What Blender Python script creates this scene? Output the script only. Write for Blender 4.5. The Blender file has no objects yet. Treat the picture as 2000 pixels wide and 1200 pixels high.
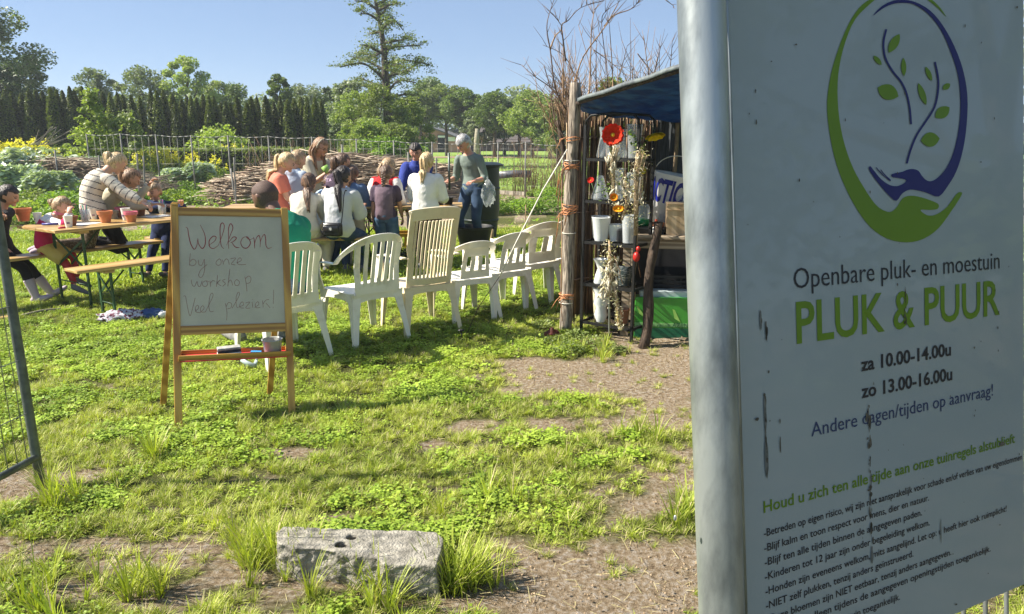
import bpy, bmesh, math, random
import numpy as np
from mathutils import Vector, Matrix, Quaternion
from mathutils.geometry import tessellate_polygon

# ---------------------------------------------------------------- camera, sky, sun, exposure
sc = bpy.context.scene
C = sc.collection
R = math.radians
FPX, PITCH, EYE = 1444.0, R(12.9), 1.6
cam_data = bpy.data.cameras.new('camera')
cam = bpy.data.objects.new('camera', cam_data)
C.objects.link(cam)
cam.location = (0, 0, EYE)
cam.rotation_euler = (R(90) - PITCH, 0, 0)
cam_data.sensor_width = 36
cam_data.lens = 36 * FPX / 2000
cam_data.clip_start = 0.05
cam_data.clip_end = 2000
sc.camera = cam

SUN_EL = R(43)
world = bpy.data.worlds.new('World')
sc.world = world
world.use_nodes = True
wn = world.node_tree
wn.nodes.clear()
sky = wn.nodes.new('ShaderNodeTexSky')
sky.sky_type = 'NISHITA'
sky.sun_disc = False
sky.sun_elevation = SUN_EL
sky.sun_rotation = R(-90)
sky.air_density = 0.7
sky.dust_density = 0.0
sky.ozone_density = 2.0
bg = wn.nodes.new('ShaderNodeBackground')
bg.inputs[1].default_value = 0.070
wo = wn.nodes.new('ShaderNodeOutputWorld')
tint = wn.nodes.new('ShaderNodeMix'); tint.data_type = 'RGBA'; tint.blend_type = 'MULTIPLY'; tint.inputs[0].default_value = 1
tint.inputs[7].default_value = (.95, .97, 1.08, 1)
wn.links.new(sky.outputs[0], tint.inputs[6])
pale = wn.nodes.new('ShaderNodeMix'); pale.data_type = 'RGBA'; pale.inputs[0].default_value = .58; pale.inputs[7].default_value = (2.25, 3.15, 4.35, 1)
wn.links.new(tint.outputs[2], pale.inputs[6]); wn.links.new(pale.outputs[2], bg.inputs[0])
wn.links.new(bg.outputs[0], wo.inputs[0])

sun_data = bpy.data.lights.new('sun', 'SUN')
sun_data.energy = 5.0
sun_data.angle = R(0.5)
sun_data.color = (1.0, 0.93, 0.80)
sun = bpy.data.objects.new('sun', sun_data)
C.objects.link(sun)
sun.rotation_euler = Vector((math.cos(SUN_EL), 0.02, -math.sin(SUN_EL))).to_track_quat('-Z', 'Y').to_euler()
sun.location = (-20, 0, 20)

vs = sc.view_settings
vs.view_transform = 'Standard'
vs.look = 'None'
vs.gamma = 1
vs.use_curve_mapping = False
vs.exposure = 1.22
sc.cycles.max_bounces = 8
sc.cycles.diffuse_bounces = 3
sc.cycles.transparent_max_bounces = 12
sc.cycles.use_denoising = True

# ---------------------------------------------------------------- helpers
rnd = random.Random(11)
nr = np.random.RandomState(5)


def ray(px, py):
    """direction through a pixel of the 2000 x 1200 photograph, depth 1"""
    b = (600 - py) / FPX
    return Vector(((px - 1000) / FPX, math.cos(PITCH) + b * math.sin(PITCH), -math.sin(PITCH) + b * math.cos(PITCH)))


def G(px, py, z=0.0):
    d = ray(px, py)
    return Vector((0, 0, EYE)) + d * ((z - EYE) / d.z)


def D(px, py, Y):
    d = ray(px, py)
    return Vector((0, 0, EYE)) + d * (Y / d.y)


def V(*a):
    return Vector(a)


def link(o, parent=None):
    C.objects.link(o)
    if parent is not None:
        o.parent = parent
    return o


def tag(o, label=None, cat=None, group=None, kind=None):
    if label: o['label'] = label
    if cat: o['category'] = cat
    if group: o['group'] = group
    if kind: o['kind'] = kind
    return o


def empty(name, loc=(0, 0, 0), rz=0.0, label=None, cat=None, group=None):
    o = bpy.data.objects.new(name, None)
    o.empty_display_size = 0.1
    C.objects.link(o)
    o.location = loc
    o.rotation_euler = (0, 0, rz)
    return tag(o, label, cat, group)


def copy_tree(o, parent=None):
    c = o.copy()
    C.objects.link(c)
    if parent is not None: c.parent = parent
    for ch in list(o.children):
        copy_tree(ch, c)
    return c


class MB:
    """collects rings, boxes and ribbons; build() links them as one mesh object"""
    def __init__(s):
        s.v, s.f, s.m, s.mi = [], [], [], 0

    def add(s, vs_, fs_):
        n = len(s.v)
        s.v.extend([tuple(p) for p in vs_])
        s.f.extend([tuple(i + n for i in f) for f in fs_])
        s.m.extend([s.mi] * len(fs_))
        return s

    def box(s, c, size, rot=None, taper=1.0):
        hx, hy, hz = size[0] / 2, size[1] / 2, size[2] / 2
        P = [V(x * hx, y * hy, z * hz) for z in (-1, 1) for y in (-1, 1) for x in (-1, 1)]
        for i in range(4, 8): P[i].x *= taper; P[i].y *= taper
        if rot is not None:
            P = [rot @ p for p in P]
        c = Vector(c)
        return s.add([p + c for p in P], [(0, 2, 3, 1), (4, 5, 7, 6), (0, 1, 5, 4), (2, 6, 7, 3), (0, 4, 6, 2), (1, 3, 7, 5)])

    def bar(s, a, b, w, t, up=(0, 0, 1)):
        """a box from a to b, w wide (across up), t thick (along up)"""
        a, b = Vector(a), Vector(b)
        d = (b - a).normalized()
        u = Vector(up)
        if abs(d.dot(u)) > 0.98: u = V(0, 1, 0)
        r = d.cross(u).normalized()
        u = r.cross(d).normalized()
        P = []
        for p in (a, b):
            for sx, sy in ((-1, -1), (1, -1), (1, 1), (-1, 1)):
                P.append(p + r * sx * w / 2 + u * sy * t / 2)
        return s.add(P, [(0, 3, 2, 1), (4, 5, 6, 7), (0, 1, 5, 4), (1, 2, 6, 5), (2, 3, 7, 6), (3, 0, 4, 7)])

    def tube(s, pts, rad, n=8, ref=None, cap=True, phase=0.0):
        """lofted tube; rad per point: r or (ra, rb); ref = direction of ra"""
        pts = [Vector(p) for p in pts]
        k = len(pts)
        if not isinstance(rad, list): rad = [rad] * k
        rad = [(r, r) if not isinstance(r, (list, tuple)) else r for r in rad]
        T = []
        for i in range(k):
            d = pts[min(i + 1, k - 1)] - pts[max(i - 1, 0)]
            T.append(d.normalized() if d.length > 1e-9 else V(0, 0, 1))
        a = Vector(ref) if ref is not None else (V(1, 0, 0) if abs(T[0].x) < 0.8 else V(0, 1, 0))
        P = []
        for i in range(k):
            a = (a - T[i] * a.dot(T[i]))
            if a.length < 1e-6: a = V(0, 1, 0) if abs(T[i].y) < .9 else V(1, 0, 0); a = a - T[i] * a.dot(T[i])
            a = a.normalized()
            b = T[i].cross(a)
            for j in range(n):
                t = 2 * math.pi * j / n + phase
                P.append(pts[i] + a * math.cos(t) * rad[i][0] + b * math.sin(t) * rad[i][1])
            if ref is not None: a = Vector(ref)
        F = []
        for i in range(k - 1):
            for j in range(n):
                q = (j + 1) % n
                F.append((i * n + j, i * n + q, (i + 1) * n + q, (i + 1) * n + j))
        if cap:
            F.append(tuple(reversed(range(n))))
            F.append(tuple(range((k - 1) * n, k * n)))
        return s.add(P, F)

    def ell(s, c, r, rot=None, u=12, v=8, fn=None):
        c = Vector(c)
        P = []
        for i in range(v + 1):
            th = math.pi * i / v
            for j in range(u):
                ph = 2 * math.pi * j / u
                d = V(math.sin(th) * math.cos(ph), math.sin(th) * math.sin(ph), math.cos(th))
                p = V(d.x * r[0], d.y * r[1], d.z * r[2])
                if fn: p = fn(d, p)
                if rot is not None: p = rot @ p
                P.append(p + c)
        F = []
        for i in range(v):
            for j in range(u):
                q = (j + 1) % u
                F.append((i * u + j, (i + 1) * u + j, (i + 1) * u + q, i * u + q))
        return s.add(P, F)

    def lathe(s, prof, c=(0, 0, 0), n=20, rot=None, sx=1.0):
        c = Vector(c)
        P = []
        for r, z in prof:
            for j in range(n):
                t = 2 * math.pi * j / n
                p = V(r * math.cos(t) * sx, r * math.sin(t), z)
                P.append((rot @ p if rot is not None else p) + c)
        F = []
        for i in range(len(prof) - 1):
            for j in range(n):
                q = (j + 1) % n
                F.append((i * n + j, i * n + q, (i + 1) * n + q, (i + 1) * n + j))
        return s.add(P, F)

    def ribbon(s, pts, wdir, w, t):
        """strip along pts, w wide along wdir (vector or list), t thick"""
        pts = [Vector(p) for p in pts]
        k = len(pts)
        W = wdir if isinstance(wdir, list) else [Vector(wdir)] * k
        ws = w if isinstance(w, list) else [w] * k
        P = []
        for i in range(k):
            d = (pts[min(i + 1, k - 1)] - pts[max(i - 1, 0)]).normalized()
            a = Vector(W[i]); a = (a - d * a.dot(d)).normalized()
            nrm = d.cross(a)
            for sx, sy in ((-1, -1), (1, -1), (1, 1), (-1, 1)):
                P.append(pts[i] + a * sx * ws[i] / 2 + nrm * sy * t / 2)
        F = []
        for i in range(k - 1):
            for j in range(4):
                q = (j + 1) % 4
                F.append((i * 4 + j, i * 4 + q, (i + 1) * 4 + q, (i + 1) * 4 + j))
        F += [(3, 2, 1, 0), tuple(range(4 * (k - 1), 4 * k))]
        return s.add(P, F)

    def poly(s, pts):
        """flat filled outline"""
        tri = tessellate_polygon([[Vector(p) for p in pts]])
        return s.add(pts, tri)

    def mesh(s, name, smooth=True):
        me = bpy.data.meshes.new(name)
        me.from_pydata(s.v, [], s.f)
        if smooth: me.polygons.foreach_set('use_smooth', [True] * len(me.polygons))
        me.polygons.foreach_set('material_index', s.m)
        me.update()
        return me

    def build(s, name, mats, parent=None, smooth=True, bevel=0.0, fix=False, angle=None):
        me = s.mesh(name, smooth)
        if fix:
            bm = bmesh.new(); bm.from_mesh(me)
            bmesh.ops.recalc_face_normals(bm, faces=bm.faces); bm.to_mesh(me); bm.free()
        for m in (mats if isinstance(mats, (list, tuple)) else [mats]): me.materials.append(m)
        o = link(bpy.data.objects.new(name, me), parent)
        if bevel:
            b = o.modifiers.new('bevel', 'BEVEL'); b.width = bevel; b.segments = 2; b.limit_method = 'ANGLE'; b.angle_limit = R(40)
            b.harden_normals = False
        if smooth and angle is not None:
            me.set_sharp_from_angle(angle=R(angle))
        return o


def np_mesh(name, verts, quads, mats, parent=None, midx=None, smooth=False, nside=4):
    me = bpy.data.meshes.new(name)
    verts = np.asarray(verts, dtype=np.float32).reshape(-1, 3)
    quads = np.asarray(quads, dtype=np.int32).reshape(-1, nside)
    me.vertices.add(len(verts)); me.vertices.foreach_set('co', verts.ravel())
    me.loops.add(quads.size); me.loops.foreach_set('vertex_index', quads.ravel())
    me.polygons.add(len(quads))
    me.polygons.foreach_set('loop_start', np.arange(0, quads.size, nside, dtype=np.int32))
    if midx is not None: me.polygons.foreach_set('material_index', np.asarray(midx, dtype=np.int32))
    if smooth: me.polygons.foreach_set('use_smooth', np.ones(len(quads), dtype=bool))
    me.update(calc_edges=True)
    for m in (mats if isinstance(mats, (list, tuple)) else [mats]): me.materials.append(m)
    if name.startswith('_'): return me
    return link(bpy.data.objects.new(name, me), parent)


def unit(a):
    return a / np.maximum(np.linalg.norm(a, axis=-1, keepdims=True), 1e-9)


def leaf_quads(P, size, up=0.3, aspect=1.6, fold=0.0, rs=nr):
    """diamond/quad leaves at points P (n,3) with random directions"""
    n = len(P)
    size = np.broadcast_to(size, (n,))[:, None]
    d = unit(rs.normal(size=(n, 3)) * (1, 1, .7))
    u = unit(np.cross(d, unit(rs.normal(size=(n, 3)))))
    nrm = np.cross(d, u)
    flip = np.where(nrm[:, 2:] < 0, -1, 1); nrm = nrm * flip
    # turn leaves towards the light/up
    nrm = unit(nrm + np.array([-.2, 0, up]))
    d = unit(d - nrm * np.sum(d * nrm, 1, keepdims=True)); u = np.cross(nrm, d)
    a = P - d * size * .5
    b = P + u * size * .5 / aspect + nrm * size * fold
    c = P + d * size * .5
    e = P - u * size * .5 / aspect + nrm * size * fold
    v = np.stack([a, b, c, e], 1).reshape(-1, 3)
    q = np.arange(4 * n).reshape(-1, 4)
    return v, q


def snoise(x, y, s=1.0, seed=0.0):
    """smooth cheap 2-D noise about -1..1"""
    x = x * s + seed * 1.7; y = y * s - seed * 2.3
    return (np.sin(x * 1.0 + 1.3 * np.sin(y * .9 + seed)) + np.sin(y * 1.3 + 1.1 * np.sin(x * 1.1 + 2 + seed))
            + np.sin((x + y) * 1.9 + 1.7 * np.sin((x - y) * 1.4 + seed)) * .6 + np.sin(x * 3.7 - y * 2.9 + 2 * np.sin(y * 2.1)) * .35) / 2.6


# ---------------------------------------------------------------- materials
MATS = {}


def nodes_of(name):
    m = bpy.data.materials.new(name)
    m.use_nodes = True
    nt = m.node_tree
    p = nt.nodes['Principled BSDF']
    return m, nt, p


def mat(name, col, rough=0.6, var=0.12, scale=8.0, bump=0.0, bscale=60.0, metal=0.0, spec=0.5, col2=None, stretch=None,
        trans=0.0, ior=1.45, sss=0.0, coat=0.0, ramp=(0.4, 0.62), detail=6, alpha=1.0, island=0.0, emit=0):
    """principled with noise colour variation, a second colour for stains, and fine bump"""
    m, nt, p = nodes_of(name)
    N, L = nt.nodes, nt.links
    tc = N.new('ShaderNodeTexCoord')
    src = tc.outputs['Object']
    if stretch:
        mp = N.new('ShaderNodeMapping'); mp.inputs['Scale'].default_value = stretch
        L.new(src, mp.inputs[0]); src = mp.outputs[0]
    nz = N.new('ShaderNodeTexNoise'); nz.inputs['Scale'].default_value = scale; nz.inputs['Detail'].default_value = detail
    nz.inputs['Roughness'].default_value = .6
    L.new(src, nz.inputs['Vector'])
    cr = N.new('ShaderNodeValToRGB')
    a = [max(0, c * (1 - var)) for c in col]; b = [min(1, c * (1 + var)) for c in col]
    if col2 is not None: a = list(col2)
    cr.color_ramp.elements[0].position = ramp[0]; cr.color_ramp.elements[1].position = ramp[1]
    cr.color_ramp.elements[0].color = (*a, 1); cr.color_ramp.elements[1].color = (*b, 1)
    L.new(nz.outputs['Fac'], cr.inputs[0])
    out = cr.outputs[0]
    if island:
        ge = N.new('ShaderNodeNewGeometry')
        hs = N.new('ShaderNodeHueSaturation')
        mr = N.new('ShaderNodeMapRange'); mr.inputs[3].default_value = 1 - island; mr.inputs[4].default_value = 1 + island
        L.new(ge.outputs['Random Per Island'], mr.inputs[0]); L.new(mr.outputs[0], hs.inputs['Value'])
        L.new(out, hs.inputs['Color']); out = hs.outputs[0]
    L.new(out, p.inputs['Base Color'])
    p.inputs['Roughness'].default_value = rough
    p.inputs['Metallic'].default_value = metal
    p.inputs['Specular IOR Level'].default_value = spec
    p.inputs['IOR'].default_value = ior
    p.inputs['Transmission Weight'].default_value = trans
    p.inputs['Coat Weight'].default_value = coat
    p.inputs['Alpha'].default_value = alpha
    if sss:
        p.inputs['Subsurface Weight'].default_value = sss
        p.inputs['Subsurface Radius'].default_value = (.02, .008, .004)
    if bump:
        bz = N.new('ShaderNodeTexNoise'); bz.inputs['Scale'].default_value = bscale; bz.inputs['Detail'].default_value = 5
        L.new(src, bz.inputs['Vector'])
        bu = N.new('ShaderNodeBump'); bu.inputs['Strength'].default_value = bump; bu.inputs['Distance'].default_value = .01
        L.new(bz.outputs['Fac'], bu.inputs['Height']); L.new(bu.outputs[0], p.inputs['Normal'])
    return m


def leaf_mat(name, a, b, trans=0.35, rough=0.5, val=0.3, spec=.3):
    """leaf: colour varies leaf by leaf and in large patches; part of the light passes through"""
    m, nt, p = nodes_of(name)
    N, L = nt.nodes, nt.links
    ge = N.new('ShaderNodeNewGeometry')
    oi = N.new('ShaderNodeObjectInfo')
    tc = N.new('ShaderNodeTexCoord')
    nz = N.new('ShaderNodeTexNoise'); nz.inputs['Scale'].default_value = 1.3
    L.new(ge.outputs['Position'], nz.inputs['Vector'])
    ad = N.new('ShaderNodeMath'); ad.operation = 'MULTIPLY_ADD'; ad.inputs[1].default_value = .55; ad.use_clamp = True
    L.new(ge.outputs['Random Per Island'], ad.inputs[0])
    sb = N.new('ShaderNodeMath'); sb.operation = 'MULTIPLY_ADD'; sb.inputs[1].default_value = 1.6; sb.inputs[2].default_value = -.55
    L.new(nz.outputs['Fac'], sb.inputs[0]); L.new(sb.outputs[0], ad.inputs[2])
    mx = N.new('ShaderNodeMix'); mx.data_type = 'RGBA'
    mx.inputs[6].default_value = (*a, 1); mx.inputs[7].default_value = (*b, 1)
    L.new(ad.outputs[0], mx.inputs[0])
    hs = N.new('ShaderNodeHueSaturation')
    mr = N.new('ShaderNodeMapRange'); mr.inputs[3].default_value = 1 - val; mr.inputs[4].default_value = 1 + val
    L.new(oi.outputs['Random'], mr.inputs[0]); L.new(mr.outputs[0], hs.inputs['Value']); L.new(mx.outputs[2], hs.inputs['Color'])
    L.new(hs.outputs[0], p.inputs['Base Color'])
    p.inputs['Roughness'].default_value = rough
    p.inputs['Specular IOR Level'].default_value = spec
    tr = N.new('ShaderNodeBsdfTranslucent')
    g = N.new('ShaderNodeMix'); g.data_type = 'RGBA'; g.blend_type = 'MULTIPLY'; g.inputs[0].default_value = 1
    g.inputs[7].default_value = (1.25, 1.35, .45, 1)
    L.new(hs.outputs[0], g.inputs[6]); L.new(g.outputs[2], tr.inputs[0])
    ms = N.new('ShaderNodeMixShader'); ms.inputs[0].default_value = trans
    L.new(p.outputs[0], ms.inputs[1]); L.new(tr.outputs[0], ms.inputs[2])
    L.new(ms.outputs[0], N['Material Output'].inputs[0])
    return m


def wood_mat(name, a, b, scale=3.0, axis=0, rough=.55, bump=.15, seams=18):
    """long grain along one object axis"""
    m, nt, p = nodes_of(name)
    N, L = nt.nodes, nt.links
    tc = N.new('ShaderNodeTexCoord')
    mp = N.new('ShaderNodeMapping')
    s = [seams, seams, seams]; s[axis] = scale * .35
    mp.inputs['Scale'].default_value = s
    L.new(tc.outputs['Object'], mp.inputs[0])
    nz = N.new('ShaderNodeTexNoise'); nz.inputs['Scale'].default_value = 2.2; nz.inputs['Detail'].default_value = 8; nz.inputs['Distortion'].default_value = .7
    L.new(mp.outputs[0], nz.inputs[0])
    wv = N.new('ShaderNodeTexWave'); wv.wave_type = 'RINGS'; wv.inputs['Scale'].default_value = .55; wv.inputs['Distortion'].default_value = 5
    wv.inputs['Detail'].default_value = 3
    L.new(mp.outputs[0], wv.inputs[0])
    mm = N.new('ShaderNodeMath'); mm.operation = 'MULTIPLY'
    L.new(nz.outputs['Fac'], mm.inputs[0]); L.new(wv.outputs['Fac'], mm.inputs[1])
    cr = N.new('ShaderNodeValToRGB')
    cr.color_ramp.elements[0].position = .12; cr.color_ramp.elements[1].position = .5
    cr.color_ramp.elements[0].color = (*b, 1); cr.color_ramp.elements[1].color = (*a, 1)
    L.new(mm.outputs[0], cr.inputs[0]); L.new(cr.outputs[0], p.inputs['Base Color'])
    p.inputs['Roughness'].default_value = rough
    bu = N.new('ShaderNodeBump'); bu.inputs['Strength'].default_value = bump; bu.inputs['Distance'].default_value = .004
    L.new(nz.outputs['Fac'], bu.inputs['Height']); L.new(bu.outputs[0], p.inputs['Normal'])
    return m


def glass_mat(name, tint=(1, 1, 1), rough=.02):
    m, nt, p = nodes_of(name)
    N, L = nt.nodes, nt.links
    p.inputs['Base Color'].default_value = (*tint, 1)
    p.inputs['Roughness'].default_value = rough
    p.inputs['IOR'].default_value = 1.12
    p.inputs['Transmission Weight'].default_value = 1
    p.inputs['Specular IOR Level'].default_value = .9
    return m
# ================================================================ GROUND
BARE = []   # (x, y, rx, ry, strength) patches of trodden soil
for px, py, rx, ry, st in [(1130, 735, .55, .42, 1.3), (1260, 730, .6, .5, 1.3), (1400, 700, .8, .7, 1.3), (1060, 712, .28, .16, 1.0), (925, 835, .17, .12, 1.1),
                           (880, 868, .20, .09, .9), (830, 872, .12, .06, .7), (1150, 1140, .34, .24, 1.2), (1010, 1130, .18, .2, 1.0), (1290, 1120, .35, .35, .95),
                           (1290, 900, .3, .35, .45), (1230, 985, .28, .2, .45), (290, 1085, .30, .14, 1.1), (170, 1060, .22, .07, .8),
                           (60, 1075, .2, .1, .7), (180, 1150, .14, .08, .7), (330, 1170, .16, .07, .9), (30, 960, .3, .15, .8), (450, 1130, .1, .07, .8),
                           (560, 880, .16, .06, .8), (190, 755, .2, .08, .6), (1330, 640, .7, .5, 1.3), (1230, 625, .5, .35, 1.1), (700, 1130, .3, .1, .7),
                           (610, 1010, .2, .05, .7), (1100, 830, .35, .13, .55), (1300, 820, .35, .25, .8), (120, 930, .25, .1, .6), (900, 1180, .2, .1, .6)]:
    g = G(px, py)
    BARE.append((g.x, g.y, rx, ry, st))


def bare(x, y):
    b = np.zeros_like(x)
    for bx, by, rx, ry, st in BARE:
        b = np.maximum(b, st * np.exp(-(((x - bx) / rx) ** 2 + ((y - by) / ry) ** 2) ** 1.4 * .8))
    near = np.clip((4.6 - y) / 2.2, 0, 1)
    n = snoise(x, y, 5.5, 1.0) * .28 + snoise(x, y, 15, 4.0) * .22 + snoise(x, y, 34, 2.0) * .12
    # the foreground by the gate is worn thin
    return b + n * (.35 + 1.15 * np.maximum(near, b > .12)) + near * .10 + np.clip((x - .1) / 2.2, 0, 1) * np.clip((5.6 - y) / 1.0, 0, 1) * .30


def axis(a, b, step, lo, hi, growth=1.18):
    c = list(np.arange(a, b + 1e-6, step))
    s = step
    while c[0] > lo: s *= growth; c.insert(0, c[0] - s)
    s = step
    while c[-1] < hi: s *= growth; c.append(c[-1] + s)
    return np.array(c)


gx = axis(-6.0, 3.2, .045, -600, 600)
gy = axis(1.2, 9.5, .045, -40, 900)
GX, GY = np.meshgrid(gx, gy)


def relief(x, y):
    fade = np.clip((14 - y) / 5, 0, 1) * np.clip((9 - np.abs(x + 1)) / 3, 0, 1)
    return (snoise(x, y, 1.3, 3) * .012 + (snoise(x, y, 9, 8) * .006 + snoise(x, y, 27, 5) * .0035) * np.clip(bare(x, y) * 1.5 + .3, 0, 1.2)) * fade


GZ = relief(GX, GY)
ny, nx = GX.shape
idx = np.arange(nx * ny).reshape(ny, nx)
quads = np.stack([idx[:-1, :-1], idx[:-1, 1:], idx[1:, 1:], idx[1:, :-1]], -1).reshape(-1, 4)
gm, nt, p = nodes_of('ground')
N, L = nt.nodes, nt.links
at = N.new('ShaderNodeAttribute'); at.attribute_name = 'zone'
tc = N.new('ShaderNodeTexCoord')
n1 = N.new('ShaderNodeTexNoise'); n1.inputs['Scale'].default_value = 38; n1.inputs['Detail'].default_value = 9; n1.inputs['Roughness'].default_value = .78
n2 = N.new('ShaderNodeTexVoronoi'); n2.inputs['Scale'].default_value = 60
n3 = N.new('ShaderNodeTexNoise'); n3.inputs['Scale'].default_value = 3; n3.inputs['Detail'].default_value = 5
for q in (n1, n2, n3): L.new(tc.outputs['Object'], q.inputs['Vector'])
soil = N.new('ShaderNodeValToRGB')
for e, (pos, c) in zip((soil.color_ramp.elements[0], soil.color_ramp.elements[1], soil.color_ramp.elements.new(.5)),
                       ((.30, (.09, .062, .040)), (.70, (.50, .385, .26)), (.48, (.32, .24, .155)))):
    e.position = pos; e.color = (*c, 1)
L.new(n1.outputs['Fac'], soil.inputs[0])
s2 = N.new('ShaderNodeMix'); s2.data_type = 'RGBA'; s2.blend_type = 'MULTIPLY'; s2.inputs[0].default_value = .0
vr = N.new('ShaderNodeValToRGB'); vr.color_ramp.elements[0].color = (1, 1, 1, 1); vr.color_ramp.elements[1].color = (.45, .42, .4, 1)
vr.color_ramp.elements[0].position = .35; vr.color_ramp.elements[1].position = .75
L.new(n2.outputs['Distance'], vr.inputs[0]); L.new(soil.outputs[0], s2.inputs[6]); L.new(vr.outputs[0], s2.inputs[7])
turf = N.new('ShaderNodeValToRGB')
turf.color_ramp.elements[0].color = (.055, .06, .02, 1); turf.color_ramp.elements[1].color = (.16, .17, .05, 1)
turf.color_ramp.elements[0].position = .35; turf.color_ramp.elements[1].position = .68
L.new(n1.outputs['Fac'], turf.inputs[0])
field = N.new('ShaderNodeValToRGB')
field.color_ramp.elements[0].color = (.17, .27, .05, 1); field.color_ramp.elements[1].color = (.28, .38, .09, 1)
L.new(n3.outputs['Fac'], field.inputs[0])
sx = N.new('ShaderNodeSeparateColor'); L.new(at.outputs['Color'], sx.inputs[0])
m1 = N.new('ShaderNodeMix'); m1.data_type = 'RGBA'; L.new(sx.outputs[0], m1.inputs[0]); L.new(turf.outputs[0], m1.inputs[6]); L.new(s2.outputs[2], m1.inputs[7])
m2 = N.new('ShaderNodeMix'); m2.data_type = 'RGBA'; L.new(sx.outputs[1], m2.inputs[0]); L.new(m1.outputs[2], m2.inputs[6]); L.new(field.outputs[0], m2.inputs[7])
L.new(m2.outputs[2], p.inputs['Base Color'])
p.inputs['Roughness'].default_value = .95; p.inputs['Specular IOR Level'].default_value = .1
bu = N.new('ShaderNodeBump'); bu.inputs['Strength'].default_value = 1.0; bu.inputs['Distance'].default_value = .04
ba = N.new('ShaderNodeMath'); ba.operation = 'SUBTRACT'; L.new(n1.outputs['Fac'], ba.inputs[0]); ba.inputs[1].default_value = .5
L.new(ba.outputs[0], bu.inputs['Height']); L.new(bu.outputs[0], p.inputs['Normal'])
ground = np_mesh('ground', np.stack([GX, GY, GZ], -1), quads, gm, smooth=True)
tag(ground, kind='structure')
col = ground.data.color_attributes.new('zone', 'FLOAT_COLOR', 'POINT')
bb = np.clip((bare(GX, GY) - .32) * 3, 0, 1)
bed = ((GY > 13.2) & (GY < 23) & (GX > -9)) * 1.0          # dug garden beds
straw = np.exp(-((GY - 13.3 - .05 * GX) / .35) ** 2) * (GX > -1.2)
bb = np.maximum(bb * (GY < 13), np.clip(np.maximum(bed * (snoise(GX, GY, 1.2, 2) > -.35), straw), 0, 1))
ff = np.clip((GY - 23) / 1.5, 0, 1)
buf = np.zeros((ny * nx, 4), np.float32); buf[:, 0] = bb.ravel(); buf[:, 1] = ff.ravel(); buf[:, 3] = 1
col.data.foreach_set('color', buf.ravel())

# ---------------------------------------------------------------- grass, clover and straw: instanced tufts
M_GRASS = leaf_mat('grass_blade', (.19, .27, .025), (.56, .60, .12), trans=.30, val=.25)
M_CLOVER = leaf_mat('clover_leaf', (.13, .23, .018), (.44, .56, .08), trans=.26, val=.28)
M_STRAW = leaf_mat('dry_grass', (.40, .33, .16), (.62, .55, .30), trans=.2, val=.2)
M_CRUMB = mat('soil_crumb', (.27, .20, .13), rough=.95, var=.35, scale=30, spec=.1, island=.3)
TUFTS = bpy.data.collections.new('tufts')


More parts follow.
